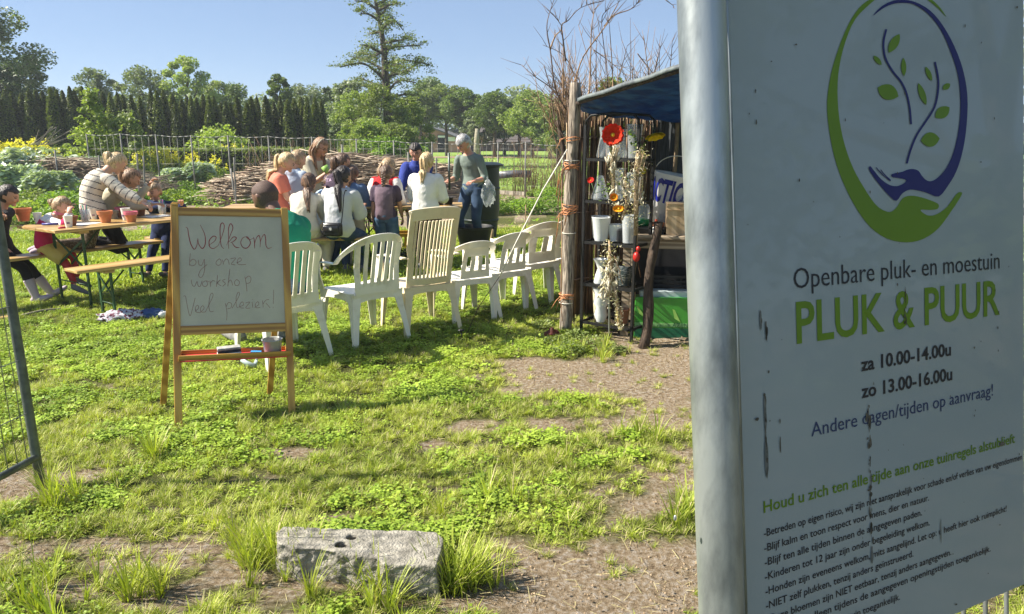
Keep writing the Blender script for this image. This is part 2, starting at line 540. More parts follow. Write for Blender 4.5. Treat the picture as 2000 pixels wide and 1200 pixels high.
def tuft(kind, seed):
    rs = np.random.RandomState(seed)
    vs_, qs, mi = [], [], []
    def blade(x, y, h, lean, ang, w, m):
        n0 = len(vs_)
        d = np.array([math.cos(ang), math.sin(ang)]); r = np.array([-d[1], d[0]]) * w / 2
        for t, ww in ((0, 1), (.4, .95), (.75, .6), (1, .08)):
            k = t ** 1.7 * lean
            z = h * (t - .28 * lean / max(h, .01) * t * t * .5)
            p0 = np.array([x, y]) + d * k
            vs_.append((p0[0] - r[0] * ww, p0[1] - r[1] * ww, z)); vs_.append((p0[0] + r[0] * ww, p0[1] + r[1] * ww, z))
        for i in range(3): a = n0 + 2 * i; qs.append((a, a + 1, a + 3, a + 2)); mi.append(m)
    def leaf(x, y, z, s, m):
        n0 = len(vs_)
        a = rs.uniform(0, 6.28); t = rs.uniform(.0, .55); b = rs.uniform(0, 6.28)
        nn = Vector((math.sin(t) * math.cos(b), math.sin(t) * math.sin(b), math.cos(t)))
        q = nn.to_track_quat('Z', 'Y')
        for ux, uy in ((-.5, -.1), (-.15, -.5), (.5, .0), (-.1, .5)):
            v = q @ Vector((ux * math.cos(a) - uy * math.sin(a), ux * math.sin(a) + uy * math.cos(a), 0)) * s
            vs_.append((x + v.x, y + v.y, z + v.z))
        qs.append((n0, n0 + 1, n0 + 2, n0 + 3)); mi.append(m)
    if kind == 'lawn':
        for _ in range(24): blade(*rs.normal(0, .026, 2), rs.uniform(.02, .052), rs.uniform(.005, .035), rs.uniform(0, 6.28), rs.uniform(.0022, .0042), 0)
        for _ in range(14): leaf(*rs.normal(0, .03, 2), rs.uniform(.01, .035), rs.uniform(.010, .019), 1)
    elif kind == 'clover':
        for _ in range(34): leaf(*rs.normal(0, .035, 2), rs.uniform(.012, .05), rs.uniform(.013, .026), 1)
        for _ in range(5): blade(*rs.normal(0, .03, 2), rs.uniform(.03, .06), rs.uniform(.01, .03), rs.uniform(0, 6.28), .003, 0)
    elif kind == 'tuft':
        for _ in range(52):
            a = rs.uniform(0, 6.28); r = abs(rs.normal(0, .024))
            blade(r * math.cos(a), r * math.sin(a), rs.uniform(.018, .07), rs.uniform(.02, .085), a + rs.normal(0, 1.1), rs.uniform(.0022, .0046), 0 if rs.rand() < .74 else 2)
    elif kind == 'long':
        for _ in range(30):
            a = rs.uniform(0, 6.28); r = abs(rs.normal(0, .02))
            blade(r * math.cos(a), r * math.sin(a), rs.uniform(.07, .24), rs.uniform(.02, .13), a + rs.normal(0, .6), rs.uniform(.004, .008), 0 if rs.rand() < .93 else 2)
    elif kind == 'straw':
        for _ in range(5):
            a = rs.uniform(0, 6.28)
            x, y = rs.normal(0, .11, 2)
            n0 = len(vs_); d = np.array([math.cos(a), math.sin(a)]) * rs.uniform(.010, .032); r = np.array([-d[1], d[0]]); r = r / np.linalg.norm(r) * .0010
            z0, z1 = rs.uniform(.002, .012), rs.uniform(.002, .02)
            vs_.extend([(x - d[0] - r[0], y - d[1] - r[1], z0), (x - d[0] + r[0], y - d[1] + r[1], z0), (x + d[0] + r[0], y + d[1] + r[1], z1), (x + d[0] - r[0], y + d[1] - r[1], z1)])
            qs.append((n0, n0 + 1, n0 + 2, n0 + 3)); mi.append(2)
    elif kind == 'crumb':
        for _ in range(12):
            x, y = rs.normal(0, .05, 2); r = rs.uniform(.0012, .0048); n0 = len(vs_)
            for zz, k_ in ((0, 1.0), (r * .9, .55)):
                for q_ in range(4): vs_.append((x + r * k_ * math.cos(1.57 * q_ + x * 90) * rs.uniform(.7, 1.3), y + r * k_ * math.sin(1.57 * q_ + x * 90) * rs.uniform(.7, 1.3), zz * rs.uniform(.6, 1.2)))
            for q_ in range(4): qs.append((n0 + q_, n0 + (q_ + 1) % 4, n0 + 4 + (q_ + 1) % 4, n0 + 4 + q_)); mi.append(3)
            qs.append((n0 + 4, n0 + 5, n0 + 6, n0 + 7)); mi.append(3)
    elif kind == 'far':
        for _ in range(60): blade(*rs.normal(0, .09, 2), rs.uniform(.03, .08), rs.uniform(.01, .06), rs.uniform(0, 6.28), rs.uniform(.008, .014), 0)
        for _ in range(30): leaf(*rs.normal(0, .09, 2), rs.uniform(.02, .05), rs.uniform(.02, .035), 1)
    me = np_mesh('_' + kind, vs_, qs, [M_GRASS, M_CLOVER, M_STRAW, M_CRUMB], midx=mi)
    o = bpy.data.objects.new('%02d_%s_tuft' % (len(TUFTS.objects), kind), me)
    TUFTS.objects.link(o)


for k_ in ('lawn', 'lawn', 'clover', 'clover', 'tuft', 'tuft', 'long', 'straw', 'far', 'far', 'crumb'):
    tuft(k_, len(TUFTS.objects) * 7 + 3)


def scatter():
    rs = np.random.RandomState(2)
    P, S, Vr = [], [], []
    def band(y0, y1, per_m2, kind):
        # the strip of ground the camera and its near neighbours can see
        w = 1.7 * y1 + 1.5
        n = int(per_m2 * w * (y1 - y0))
        x = rs.uniform(-.85 * y1 - .8, .85 * y1 * (1 if y1 < 3 else .8) + .7, n); y = rs.uniform(y0, y1, n)
        keep = (np.abs(x) < .85 * y + .9)
        x, y = x[keep], y[keep]
        b = bare(x, y)
        u = rs.rand(len(x))
        if kind == 'near':
            d = np.clip(1.0 - np.clip((b - .16) * 2.6, 0, 1), 0, 1) + .11 * (snoise(x, y, 7, 12) > -.2)
            k = u < np.maximum(d, .0)
            clov = snoise(x, y, 2.2, 9) + snoise(x, y, 6, 3) * .5 > .12 - .25 * (y > 3.6)
            tf = (snoise(x, y, 3.1, 6) + snoise(x, y, 8, 1) * .6 > .25 + .35 * (y > 4.2)) | (b > .08)
            v = np.where(tf, rs.choice([4, 5], len(x)), np.where(clov, rs.choice([2, 3], len(x)), rs.choice([0, 1], len(x))))
            s = rs.uniform(.6, 1.12, len(x)) * (1 - .25 * np.clip(b, 0, 1)) * np.where(tf, .78, .95)
            st = (~k) & (rs.rand(len(x)) < .07)
            v = np.where(st, 7, v); s = np.where(st, rs.uniform(.6, 1.4, len(x)), s)
            k = k | st
            sw = rs.rand(len(x)) < .22
            v = np.where(sw & (v < 7), rs.choice([0, 1, 4, 5], len(x)), v)
            cr_ = (~k) & (rs.rand(len(x)) < .25); v = np.where(cr_, 10, v); s = np.where(cr_, rs.uniform(.6, 1.4, len(x)), s); k = k | cr_
            st2 = rs.rand(len(x)) < (.01 + .02 * (y < 3.8))
            v = np.where(st2, 7, v)
        else:
            k = (b < .45) & (y < 13.1 + .05 * x)
            v = rs.choice([8, 9], len(x)); s = rs.uniform(.7, 1.2, len(x))
        P.append(np.stack([x, y, relief(x, y) - .002], -1)[k]); S.append(s[k]); Vr.append(v[k])
    band(1.6, 3, 620, 'near'); band(3, 4.5, 560, 'near'); band(4.5, 6.2, 430, 'near'); band(6.2, 8, 300, 'near')
    band(8, 10.5, 75, 'far'); band(10.5, 14, 50, 'far')
    # long blades round the concrete block and the feet of gate and shed
    for px, py, n, sp in [(520, 1090, 12, .07), (600, 1110, 8, .05), (480, 1110, 7, .06), (905, 1120, 12, .06), (735, 1130, 2, .05), (740, 1195, 4, .08), (880, 1150, 7, .05), (90, 985, 7, .08), (300, 890, 6, .04),
                          (960, 1000, 4, .12), (1070, 905, 2, .1), (1340, 1010, 6, .07), (640, 1180, 5, .12), (130, 1180, 7, .1), (250, 1170, 6, .08), (1150, 690, 7, .12), (1230, 860, 3, .1)]:
        g = G(px, py)
        x = g.x + rs.normal(0, sp, n); y = g.y + rs.normal(0, sp * .8, n)
        P.append(np.stack([x, y, relief(x, y) - .002], -1)); S.append(rs.uniform(.45, .95, n)); Vr.append(np.full(n, 6))
    P, S, Vr = np.concatenate(P), np.concatenate(S), np.concatenate(Vr)
    me = bpy.data.meshes.new('grass')
    me.vertices.add(len(P)); me.vertices.foreach_set('co', P.astype(np.float32).ravel())
    a = me.attributes.new('rot', 'FLOAT_VECTOR', 'POINT')
    r = np.stack([rs.normal(0, .12, len(P)), rs.normal(0, .12, len(P)), rs.uniform(0, 6.28, len(P))], -1).astype(np.float32)
    a.data.foreach_set('vector', r.ravel())
    a = me.attributes.new('scl', 'FLOAT', 'POINT'); a.data.foreach_set('value', S.astype(np.float32))
    a = me.attributes.new('var', 'INT', 'POINT'); a.data.foreach_set('value', Vr.astype(np.int32))
    o = link(bpy.data.objects.new('grass', me))
    tag(o, 'short sunlit grass and clover with worn thin patches', 'grass', kind='stuff')
    return o


grass = scatter()
ng = bpy.data.node_groups.new('scatter_tufts', 'GeometryNodeTree')
ng.interface.new_socket('Geometry', in_out='INPUT', socket_type='NodeSocketGeometry')
ng.interface.new_socket('Geometry', in_out='OUTPUT', socket_type='NodeSocketGeometry')
gi = ng.nodes.new('NodeGroupInput'); go = ng.nodes.new('NodeGroupOutput')
iop = ng.nodes.new('GeometryNodeInstanceOnPoints')
ci = ng.nodes.new('GeometryNodeCollectionInfo'); ci.inputs[0].default_value = TUFTS
ci.inputs['Separate Children'].default_value = True; ci.inputs['Reset Children'].default_value = True


def named(n, t):
    a = ng.nodes.new('GeometryNodeInputNamedAttribute'); a.data_type = t; a.inputs[0].default_value = n
    return [s for s in a.outputs if s.name == 'Attribute' and s.enabled][0]


ng.links.new(gi.outputs[0], iop.inputs['Points'])
ng.links.new(ci.outputs[0], iop.inputs['Instance'])
iop.inputs['Pick Instance'].default_value = True
ng.links.new(named('var', 'INT'), iop.inputs['Instance Index'])
e2r = ng.nodes.new('FunctionNodeEulerToRotation')
ng.links.new(named('rot', 'FLOAT_VECTOR'), e2r.inputs[0])
ng.links.new(e2r.outputs[0], iop.inputs['Rotation'])
ng.links.new(named('scl', 'FLOAT'), iop.inputs['Scale'])
ng.links.new(iop.outputs[0], go.inputs[0])
md = grass.modifiers.new('scatter', 'NODES'); md.node_group = ng
# ================================================================ NOTICE BOARD AND GATE TUBES
M_GALV = mat('galvanised_steel', (.40, .43, .42), rough=.40, var=.1, scale=24, metal=.65, col2=(.20, .22, .22), bump=.12, bscale=40, stretch=(1, 1, .35), ramp=(.35, .6))
M_GALV_D = mat('weathered_steel', (.13, .15, .14), rough=.5, var=.25, scale=14, metal=.5, bump=.12, bscale=40)
M_WIRE = mat('steel_wire', (.30, .32, .31), rough=.5, metal=.6, var=.2)
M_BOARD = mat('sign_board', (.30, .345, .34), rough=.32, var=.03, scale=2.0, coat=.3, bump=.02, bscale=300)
M_SGREEN = mat('print_green', (.12, .22, .003), rough=.4, var=.05)
M_SBLUE = mat('print_blue', (.006, .005, .11), rough=.4, var=.05)
M_SNAVY = mat('print_navy', (.018, .035, .11), rough=.4, var=.05)
M_SBLACK = mat('print_black', (.012, .012, .02), rough=.4, var=.05)
M_DIRT = mat('dirt_stain', (.10, .085, .06), rough=.9, var=.4, scale=60)
M_DIRTL = mat('dirt_smear', (.17, .17, .145), rough=.9, var=.2, scale=60)

BU = V(0.89050982, 0.45453035, -0.01986035)
BV = V(0.05371953, -0.14839325, -0.98746831)
BN = BU.cross(BV)              # away from the viewer
if BN.y < 0: BN = -BN
BO = V(0.2132964, 0.68233284, 1.44372492)


def bp(u, v, d=0.0):
    return BO + BU * u + BV * v - BN * d


board = empty('notice_board', BO, 0, 'white garden notice board with green and blue hands logo and rules', 'sign')
INV = Matrix.Translation(-BO)


def local(o, root=None):
    """vertices were given in world space: move them into the root's space"""
    o.data.transform(Matrix.Translation(-(root or board).location))
    return o


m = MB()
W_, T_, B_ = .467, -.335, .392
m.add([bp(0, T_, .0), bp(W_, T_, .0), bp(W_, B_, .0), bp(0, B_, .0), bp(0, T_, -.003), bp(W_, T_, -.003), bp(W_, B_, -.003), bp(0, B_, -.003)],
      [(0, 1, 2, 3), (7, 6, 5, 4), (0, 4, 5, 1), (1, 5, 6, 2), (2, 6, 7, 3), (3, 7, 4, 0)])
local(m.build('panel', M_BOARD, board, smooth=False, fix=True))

Rm = Matrix((BU, -BV, BU.cross(-BV))).transposed().to_4x4()


def text_obj(txt, u0, u1, vbase, cap, mt, off=0.0, name='text_line', parent=None, frame=None, depth=.0006, bold=0.0, spacing=1.0):
    """one line of print, scaled so that it runs from u0 to u1 with the given letter height"""
    cu = bpy.data.curves.new('t', 'FONT')
    cu.body = txt; cu.size = 1; cu.fill_mode = 'FRONT'; cu.offset = off; cu.space_character = spacing
    cu.resolution_u = 3
    o = bpy.data.objects.new('t', cu)
    C.objects.link(o)
    dg = bpy.context.evaluated_depsgraph_get()
    me = bpy.data.meshes.new_from_object(o.evaluated_get(dg))
    bpy.data.objects.remove(o); bpy.data.curves.remove(cu)
    co = np.empty(len(me.vertices) * 3, np.float32); me.vertices.foreach_get('co', co); co = co.reshape(-1, 3)
    mn, mx = co[:, 0].min(), co[:, 0].max()
    sxx = (u1 - u0) / (mx - mn); syy = cap / .729
    M = Matrix.Diagonal((sxx, syy, 1, 1)) @ Matrix.Translation((-mn, 0, 0))
    me.transform(M)
    me.materials.append(mt)
    me.name = name
    if frame is None:
        me.transform(Matrix.Translation(bp(u0, vbase, depth) - BO) @ Rm)
        frame_parent = board
    else:
        me.transform(frame); frame_parent = parent
    return link(bpy.data.objects.new(name, me), frame_parent)


text_obj('Openbare pluk- en moestuin', .0745, .4165, -.012, .0215, M_SBLACK, off=-.004)
text_obj('PLUK & PUUR', .0765, .4165, .0425, .043, M_SGREEN, off=.016)
text_obj('za 10.00-14.00u', .1700, .3220, .0821, .0150, M_SBLACK, off=.022)
text_obj('zo 13.00-16.00u', .1700, .3240, .1109, .0150, M_SBLACK, off=.022)
text_obj('Andere dagen/tijden op aanvraag!', .0940, .4020, .1402, .0152, M_SNAVY, off=-.002)
text_obj('Houd u zich ten alle tijde aan onze tuinregels alstublieft', .0257, .4470, .2053, .0122, M_SGREEN, off=.012)
k_ = .00505
RULES = [('-Betreden op eigen risico, wij zijn niet aansprakelijk voor schade en/of verlies van uw eigendommen', .0250, .4620, .2295),
         ('-Blijf kalm en toon respect voor mens, dier en natuur.', .0250, .2795, .2446),
         ('-Blijf ten alle tijden binnen de aangegeven paden.', .0250, .2668, .2592),
         ('-Kinderen tot 12 jaar zijn onder begeleiding welkom.', .0250, .2803, .2738),
         ('-Honden zijn eveneens welkom, mits aangelijnd. Let op: u heeft hier ook ruimplicht!', .0250, .4290, .2888),
         ('-NIET zelf plukken, tenzij anders ge\u00efnstrueerd.', .0250, .2508, .3035),
         ('-Onze bloemen zijn NIET eetbaar, tenzij anders aangegeven.', .0250, .3190, .3180),
         ('-De tuin is alleen tijdens de aangegeven openingstijden toegankelijk.', .0250, .3958, .3318),
         (' Buiten deze tijden is de tuin toegankelijk.', .0250, .2269, .3475)]
for t_, a_, b_, v_ in RULES:
    text_obj(t_, a_, b_, v_, .0080, M_SBLACK, off=.006)


def q6(x, y, d):
    """a point of the logo, traced in an enlargement of the photograph, put on the board's own plane"""
    r_ = ray(1300 + x / 2.4, y / 2.4)
    o_ = BO - V(0, 0, EYE) - BN * d
    t = o_.dot(BN) / r_.dot(BN)
    return V(0, 0, EYE) + r_ * t - BO


def smooth_closed(pts, n=3, closed=True):
    out = []
    k = len(pts)
    rng = range(k) if closed else range(k - 1)
    for i in rng:
        p0, p1, p2, p3 = (pts[(i - 1) % k] if closed or i > 0 else pts[0]), pts[i], pts[(i + 1) % k], (pts[(i + 2) % k] if closed or i < k - 2 else pts[-1])
        for j in range(n):
            t = j / n
            out.append(tuple(.5 * ((2 * p1[q]) + (-p0[q] + p2[q]) * t + (2 * p0[q] - 5 * p1[q] + 4 * p2[q] - p3[q]) * t * t + (-p0[q] + 3 * p1[q] - 3 * p2[q] + p3[q]) * t ** 3) for q in range(len(p1))))
    if not closed: out.append(tuple(pts[-1]))
    return out


GREEN = [(960, -5), (905, 40), (855, 120), (810, 230), (775, 350), (757, 480), (765, 600), (790, 730), (830, 850), (890, 970), (960, 1065), (1040, 1120), (1130, 1137),
         (1210, 1120), (1280, 1070), (1340, 990), (1388, 915), (1382, 901), (1362, 912), (1320, 970), (1275, 1003), (1240, 1012), (1212, 1002), (1196, 984), (1240, 985),
         (1275, 980), (1280, 960), (1258, 946), (1200, 926), (1150, 918), (1112, 930), (1085, 970), (1060, 992), (1030, 990), (985, 960), (930, 880), (880, 790),
         (840, 680), (815, 560), (806, 430), (815, 310), (845, 190), (890, 90), (960, 18), (1020, -25), (1110, -44), (1180, -35), (1235, 5), (1280, 42), (1315, 80),
         (1290, 40), (1245, -5), (1190, -45), (1110, -62), (1030, -48)]
BLUE = [(972, 75), (1010, 33), (1060, 6), (1110, -1), (1170, 10), (1240, 50), (1300, 120), (1355, 220), (1395, 330), (1415, 450), (1412, 580), (1395, 700), (1365, 800),
        (1325, 870), (1281, 922), (1230, 906), (1190, 895), (1145, 890), (1110, 908), (1082, 942), (1050, 920), (1010, 875), (975, 830), (953, 792), (960, 780), (975, 798),
        (1010, 840), (1050, 868), (1085, 873), (1115, 862), (1129, 846), (1100, 837), (1066, 832), (1058, 820), (1075, 813), (1110, 806), (1135, 796), (1160, 793),
        (1185, 801), (1202, 825), (1222, 845), (1245, 850), (1275, 835), (1315, 790), (1350, 715), (1375, 600), (1383, 480), (1370, 350), (1335, 240), (1290, 140),
        (1230, 65), (1165, 22), (1110, 14), (1060, 21), (1015, 43)]
m = MB(); m.poly([q6(x, y, .0005) for x, y in smooth_closed(GREEN)]); m.build('green_hand_ring', M_SGREEN, board, smooth=False)
m = MB(); m.poly([q6(x, y, .0007) for x, y in smooth_closed(BLUE)]); m.build('blue_hand_ring', M_SBLUE, board, smooth=False)


def stroke2(pts, w, mk, name, parent, mt, taper=False):
    P = smooth_closed(pts, 5, closed=False)
    L_, R_ = [], []
    for i, p_ in enumerate(P):
        a, b = P[max(i - 1, 0)], P[min(i + 1, len(P) - 1)]
        dx, dy = b[0] - a[0], b[1] - a[1]; l = math.hypot(dx, dy) or 1
        ww = w / 2 * ((.35 + .65 * math.sin(math.pi * i / (len(P) - 1))) if taper else 1)
        L_.append(mk(p_[0] - dy / l * ww, p_[1] + dx / l * ww)); R_.append(mk(p_[0] + dy / l * ww, p_[1] - dx / l * ww))
    m = MB(); n = len(P)
    m.add(L_ + R_, [(i, i + 1, n + i + 1, n + i) for i in range(n - 1)])
    return m if name is None else m.build(name, mt, parent, smooth=False)


for pts in ([(1035, 138), (1022, 200), (1030, 270), (1065, 335), (1105, 385), (1130, 440), (1145, 510), (1151, 583)],
            [(1263, 291), (1277, 360), (1278, 420), (1262, 500), (1220, 570), (1180, 630), (1150, 700), (1131, 767)]):
    stroke2(pts, 9, lambda x, y: q6(x, y, .0009), 'logo_stem', board, M_SBLUE)
for pts in ([(988, 786), (1010, 812), (1055, 849)], [(1008, 796), (1028, 820), (1056, 846)]):
    stroke2(pts, 4, lambda x, y: q6(x, y, .0009), 'logo_hand_line', board, M_SBLUE)
for a, b, w in [((1046, 248), (1097, 160), 44), ((975, 261), (1013, 305), 24), ((1115, 271), (1118, 358), 26), ((994, 411), (1092, 453), 78), ((1219, 313), (1249, 380), 24),
                ((1185, 390), (1222, 493), 32), ((1300, 420), (1334, 393), 30), ((1265, 552), (1331, 503), 58), ((1197, 660), (1285, 650), 74)]:
    dx, dy = b[0] - a[0], b[1] - a[1]; l = math.hypot(dx, dy)
    P = []
    for s_ in (1, -1):
        for i in range(9):
            t = i / 8 if s_ == 1 else 1 - i / 8
            off = s_ * w / 2 * math.sin(math.pi * t) ** .75 * .93
            if (i in (0, 8)) and s_ == -1: continue
            P.append(q6(a[0] + dx * t - dy / l * off, a[1] + dy * t + dx / l * off, .0009))
    m = MB(); m.poly(P); m.build('logo_leaf', M_SGREEN, board, smooth=False)

# dirt runs and specks on the board
rs_ = random.Random(4)
m = MB()
for u0, v0, l, w, nn in [(.1815, .1160, .155, .0022, 46), (.031, .088, .080, .0016, 22), (.243, .005, .040, .0014, 10), (.050, .10, .05, .0012, 5), (.036, .02, .02, .003, 6), (.030, -.255, .3, .001, 3)]:
    for i in range(nn):
        u = u0 + rs_.gauss(0, w * .3) - (.0035 if u0 > .17 and i % 3 else 0) * (i / nn); v = v0 + l * rs_.random()
        r1, r2 = abs(rs_.gauss(0, w * .38)) + .0003, abs(rs_.gauss(0, .0032)) + .0008
        k = 6; a0 = rs_.random() * 6
        m.poly([bp(u + math.cos(a0 + 6.283 * j / k) * r1 * rs_.uniform(.6, 1.2), v + math.sin(a0 + 6.283 * j / k) * r2, .0011) - BO for j in range(k)])
for _ in range(46):
    u, v = rs_.uniform(.01, .46), rs_.uniform(-.3, .38); r1 = rs_.uniform(.0004, .0013)
    m.poly([bp(u + math.cos(1.05 * j) * r1 * rs_.uniform(.5, 1), v + math.sin(1.05 * j) * r1 * rs_.uniform(.6, 2.2), .0011) - BO for j in range(6)])
for px, py, r1 in [(1477, 819, .0022), (1955, 868, .0042), (1951, 1025, .0012), (1866, 1180, .002), (1553, 88, .0012), (1505, 121, .001), (1914, 317, .0012), (1985, 15, .002)]:
    r_ = ray(px, py); t = (BO - V(0, 0, EYE)).dot(BN) / r_.dot(BN); c = V(0, 0, EYE) + r_ * t - BO - BN * .0012
    m.poly([c + BU * math.cos(.785 * j) * r1 * rs_.uniform(.7, 1.5) + BV * math.sin(.785 * j) * r1 * rs_.uniform(.4, 1) for j in range(8)])
tag(m.build('dirt_speck', M_DIRT, board, smooth=False), kind='stuff')
m = MB()
for u0, v0, l, w in [(.031, .086, .040, .004), (.031, .132, .04, .005), (.1815, .275, .02, .004), (.0285, .005, .02, .003), (.30, .27, .03, .002)]:
    m.poly([bp(u0 + math.cos(.52 * j) * w * .5 * rs_.uniform(.7, 1.2), v0 + l * .5 + math.sin(.52 * j) * l * .5, .0010) - BO for j in range(12)])
tag(m.build('dirt_smear', M_DIRTL, board, smooth=False), kind='stuff')

# the galvanised tube beside it, and the mesh fence panel that the board is wired to
PO = D(1371, 0, .7035 - .012); P1 = D(1408, 1200, .6285)
ax = BV.copy()
mid = (PO + P1) / 2
top = mid - ax * 1.05; bot = mid + ax * (mid.z - .03) / -ax.z
fence_r = empty('fence_panel', (bot.x, bot.y, 0), 0, 'galvanised tube of a leaning mesh fence panel beside the notice board', 'fence panel')
m = MB(); m.tube([top + (bot - top) * i / 24 for i in range(25)], .0213, n=40)
local(m.build('tube', M_GALV, fence_r), fence_r)
m = MB()
for a_, b_ in (((.03, .395), (.03, .47)),): pass
FB = BN * .016
for i in range(11):
    u = .012 + i * .0445
    a = BO + BU * u + BV * -.50 + FB; b = BO + BU * u + BV * (1.15) + FB
    m.tube([a, b], .0028, n=8)
for v in (-.42, -.17, .08, .33, .58, .83, 1.08):
    m.tube([BO + BU * -.02 + BV * v + FB * 1.35, BO + BU * 1.3 + BV * v + FB * 1.35], .0022, n=6)
for i in range(11, 29):
    u = .012 + i * .0445
    m.tube([BO + BU * u + BV * -.5 + FB, BO + BU * u + BV * 1.15 + FB], .0022, n=6)
local(m.build('wire_mesh', M_WIRE, fence_r), fence_r)
m = MB(); m.tube([BO + BU * -.02 + BV * 1.15 + FB, BO + BU * 1.3 + BV * 1.15 + FB], .017, n=16); local(m.build('bottom_rail', M_GALV, fence_r), fence_r)
m = MB(); far_top = BO + BU * 1.3 + BV * -.8 + FB; m.tube([far_top, BO + BU * 1.3 + BV * 1.3 + FB], .0213, n=24); local(m.build('tube', M_GALV, fence_r), fence_r)
# aluminium edge strip of the board
m = MB(); m.bar(bp(-.0016, T_, -.003), bp(-.0016, B_, -.003), .003, .009, up=BN); local(m.build('edge_strip', M_GALV, board), board)
m = MB(); m.ell(D(1362, 1012, .62) + V(-.0205, 0, 0), (.0015, .0015, .003), u=8, v=6)
local(m.build('weld_drop', M_GALV, fence_r), fence_r)

# left mesh fence panel, open towards the viewer
gl = G(80, 950)
fence_l = empty('fence_panel', (gl.x, gl.y, 0), 0, 'dark weathered tube and wire mesh fence panel at left edge', 'fence panel')
tl = D(2, 470, gl.y + .03)
up_ = V(tl.x - gl.x, tl.y - gl.y, tl.z).normalized()
m = MB(); m.tube([up_ * t for t in np.linspace(-.02, 2.0, 12)], .0205, n=24); m.build('tube', M_GALV_D, fence_l)
jr = D(72, 893, gl.y) ; jl = G(0, 932, jr.z) 
jd = (jl - jr).normalized(); j0 = jr - fence_l.location
m = MB(); m.tube([j0, j0 + jd * 2.2], .0165, n=16); m.build('bottom_rail', M_GALV_D, fence_l)
m = MB()
for i in range(1, 32):
    a = j0 + jd * (.055 * i)
    m.tube([a, a + up_ * 1.85], .0023, n=6)
for v in (.22, .47, .72, .97, 1.22, 1.47, 1.72):
    a = j0 + up_ * v; m.tube([a, a + jd * 2.2], .0022, n=6)
m.build('wire_mesh', M_WIRE, fence_l)

# concrete fence foot lying in the grass
M_CONC = mat('concrete', (.27, .25, .21), rough=.95, var=.35, scale=22, bump=1.0, bscale=110, col2=(.13, .12, .10), ramp=(.32, .6), detail=10)
cA, cB = G(556, 1020, .128), G(872, 1046, .128)      # far long edge
cx = (cB - cA); cx.z = 0; cx = Matrix.Rotation(R(5), 3, 'Z') @ cx; Lc = cx.length; cxn = cx.normalized(); cyn = V(cxn.y, -cxn.x, 0)     # towards the viewer
foot = empty('concrete_foot', ((cA.x + cB.x) / 2, (cA.y + cB.y) / 2, 0), math.atan2(cxn.y, cxn.x), 'weathered concrete fence foot with two holes lying in the grass', 'concrete block')
bm = bmesh.new()
Wc = .235
# outline seen from above (x along, y towards the viewer negative), front left is broken away
out = [(-.5, 0), (.44, 0), (.475, -.03), (.50, -.05), (.50, -Wc), (.20, -Wc), (.165, -Wc * .88), (.06, -Wc * .80), (-.08, -Wc * .74), (-.20, -Wc * .66), (-.34, -Wc * .66), (-.46, -Wc * .54), (-.52, -Wc * .2)]
vb = [bm.verts.new((x * Lc, y, -.04)) for x, y in out]; vt = [bm.verts.new((x * Lc * .985, y * .985 - .002, .128)) for x, y in out]
n = len(out)
bm.faces.new(vt[::-1]); bm.faces.new(vb)
for i in range(n): bm.faces.new((vb[i], vt[i], vt[(i + 1) % n], vb[(i + 1) % n])[::-1])
bmesh.ops.recalc_face_normals(bm, faces=bm.faces)
me = bpy.data.meshes.new('block'); bm.to_mesh(me); bm.free(); me.materials.append(M_CONC)
block = link(bpy.data.objects.new('block', me), foot)
cut = MB()
for x, y, r_ in [(-.030, -.058, .021), (-.05, -.118, .023), (.135, -.105, .006), (.475, -.07, .028)]:
    cut.tube([(x * (Lc / .62), y, .03), (x * (Lc / .62), y, .2)], r_, n=16)
cutme = cut.mesh('cutter'); cuto = bpy.data.objects.new('cutter', cutme); C.objects.link(cuto)
cuto.parent = foot
QUEUE = []     # objects whose modifiers are applied in one go


def later(o, post=None):
    QUEUE.append((o, post))


def flush(remove=()):
    global QUEUE
    dg = bpy.context.evaluated_depsgraph_get()
    done = [(o, bpy.data.meshes.new_from_object(o.evaluated_get(dg)), post) for o, post in QUEUE]
    for o, me, post in done:
        nm, mts = o.data.name, list(o.data.materials)
        old = o.data
        o.modifiers.clear(); o.data = me
        bpy.data.meshes.remove(old); me.name = nm
        me.materials.clear()
        for q in mts: me.materials.append(q)
        me.polygons.foreach_set('use_smooth', [True] * len(me.polygons))
        if post: post(me)
    QUEUE = []
    for o in remove: bpy.data.objects.remove(o)


b_ = block.modifiers.new('b', 'BOOLEAN'); b_.object = cuto; b_.operation = 'DIFFERENCE'; b_.solver = 'EXACT'
r_ = block.modifiers.new('r', 'REMESH'); r_.mode = 'VOXEL'; r_.voxel_size = .0048
s_ = block.modifiers.new('s', 'SMOOTH'); s_.iterations = 2


def rough_block(me):
    n = len(me.vertices); co = np.empty(n * 3, np.float32); me.vertices.foreach_get('co', co); co = co.reshape(-1, 3)
    no = np.empty(n * 3, np.float32); me.vertices.foreach_get('normal', no); no = no.reshape(-1, 3)
    d = snoise(co[:, 0] + co[:, 2], co[:, 1] - co[:, 2] * .7, 28, 3) * .0025 + snoise(co[:, 0] - co[:, 2], co[:, 1] + co[:, 2], 95, 5) * .0016
    side = np.clip(1 - no[:, 2], 0, 1)
    d += side * (snoise(co[:, 0], co[:, 2], 26, 8) * .011 + snoise(co[:, 0], co[:, 2], 60, 4) * .004) * (co[:, 0] < .10)
    me.vertices.foreach_set('co', (co + no * d[:, None]).ravel())


later(block, rough_block)
flush(remove=[cuto])

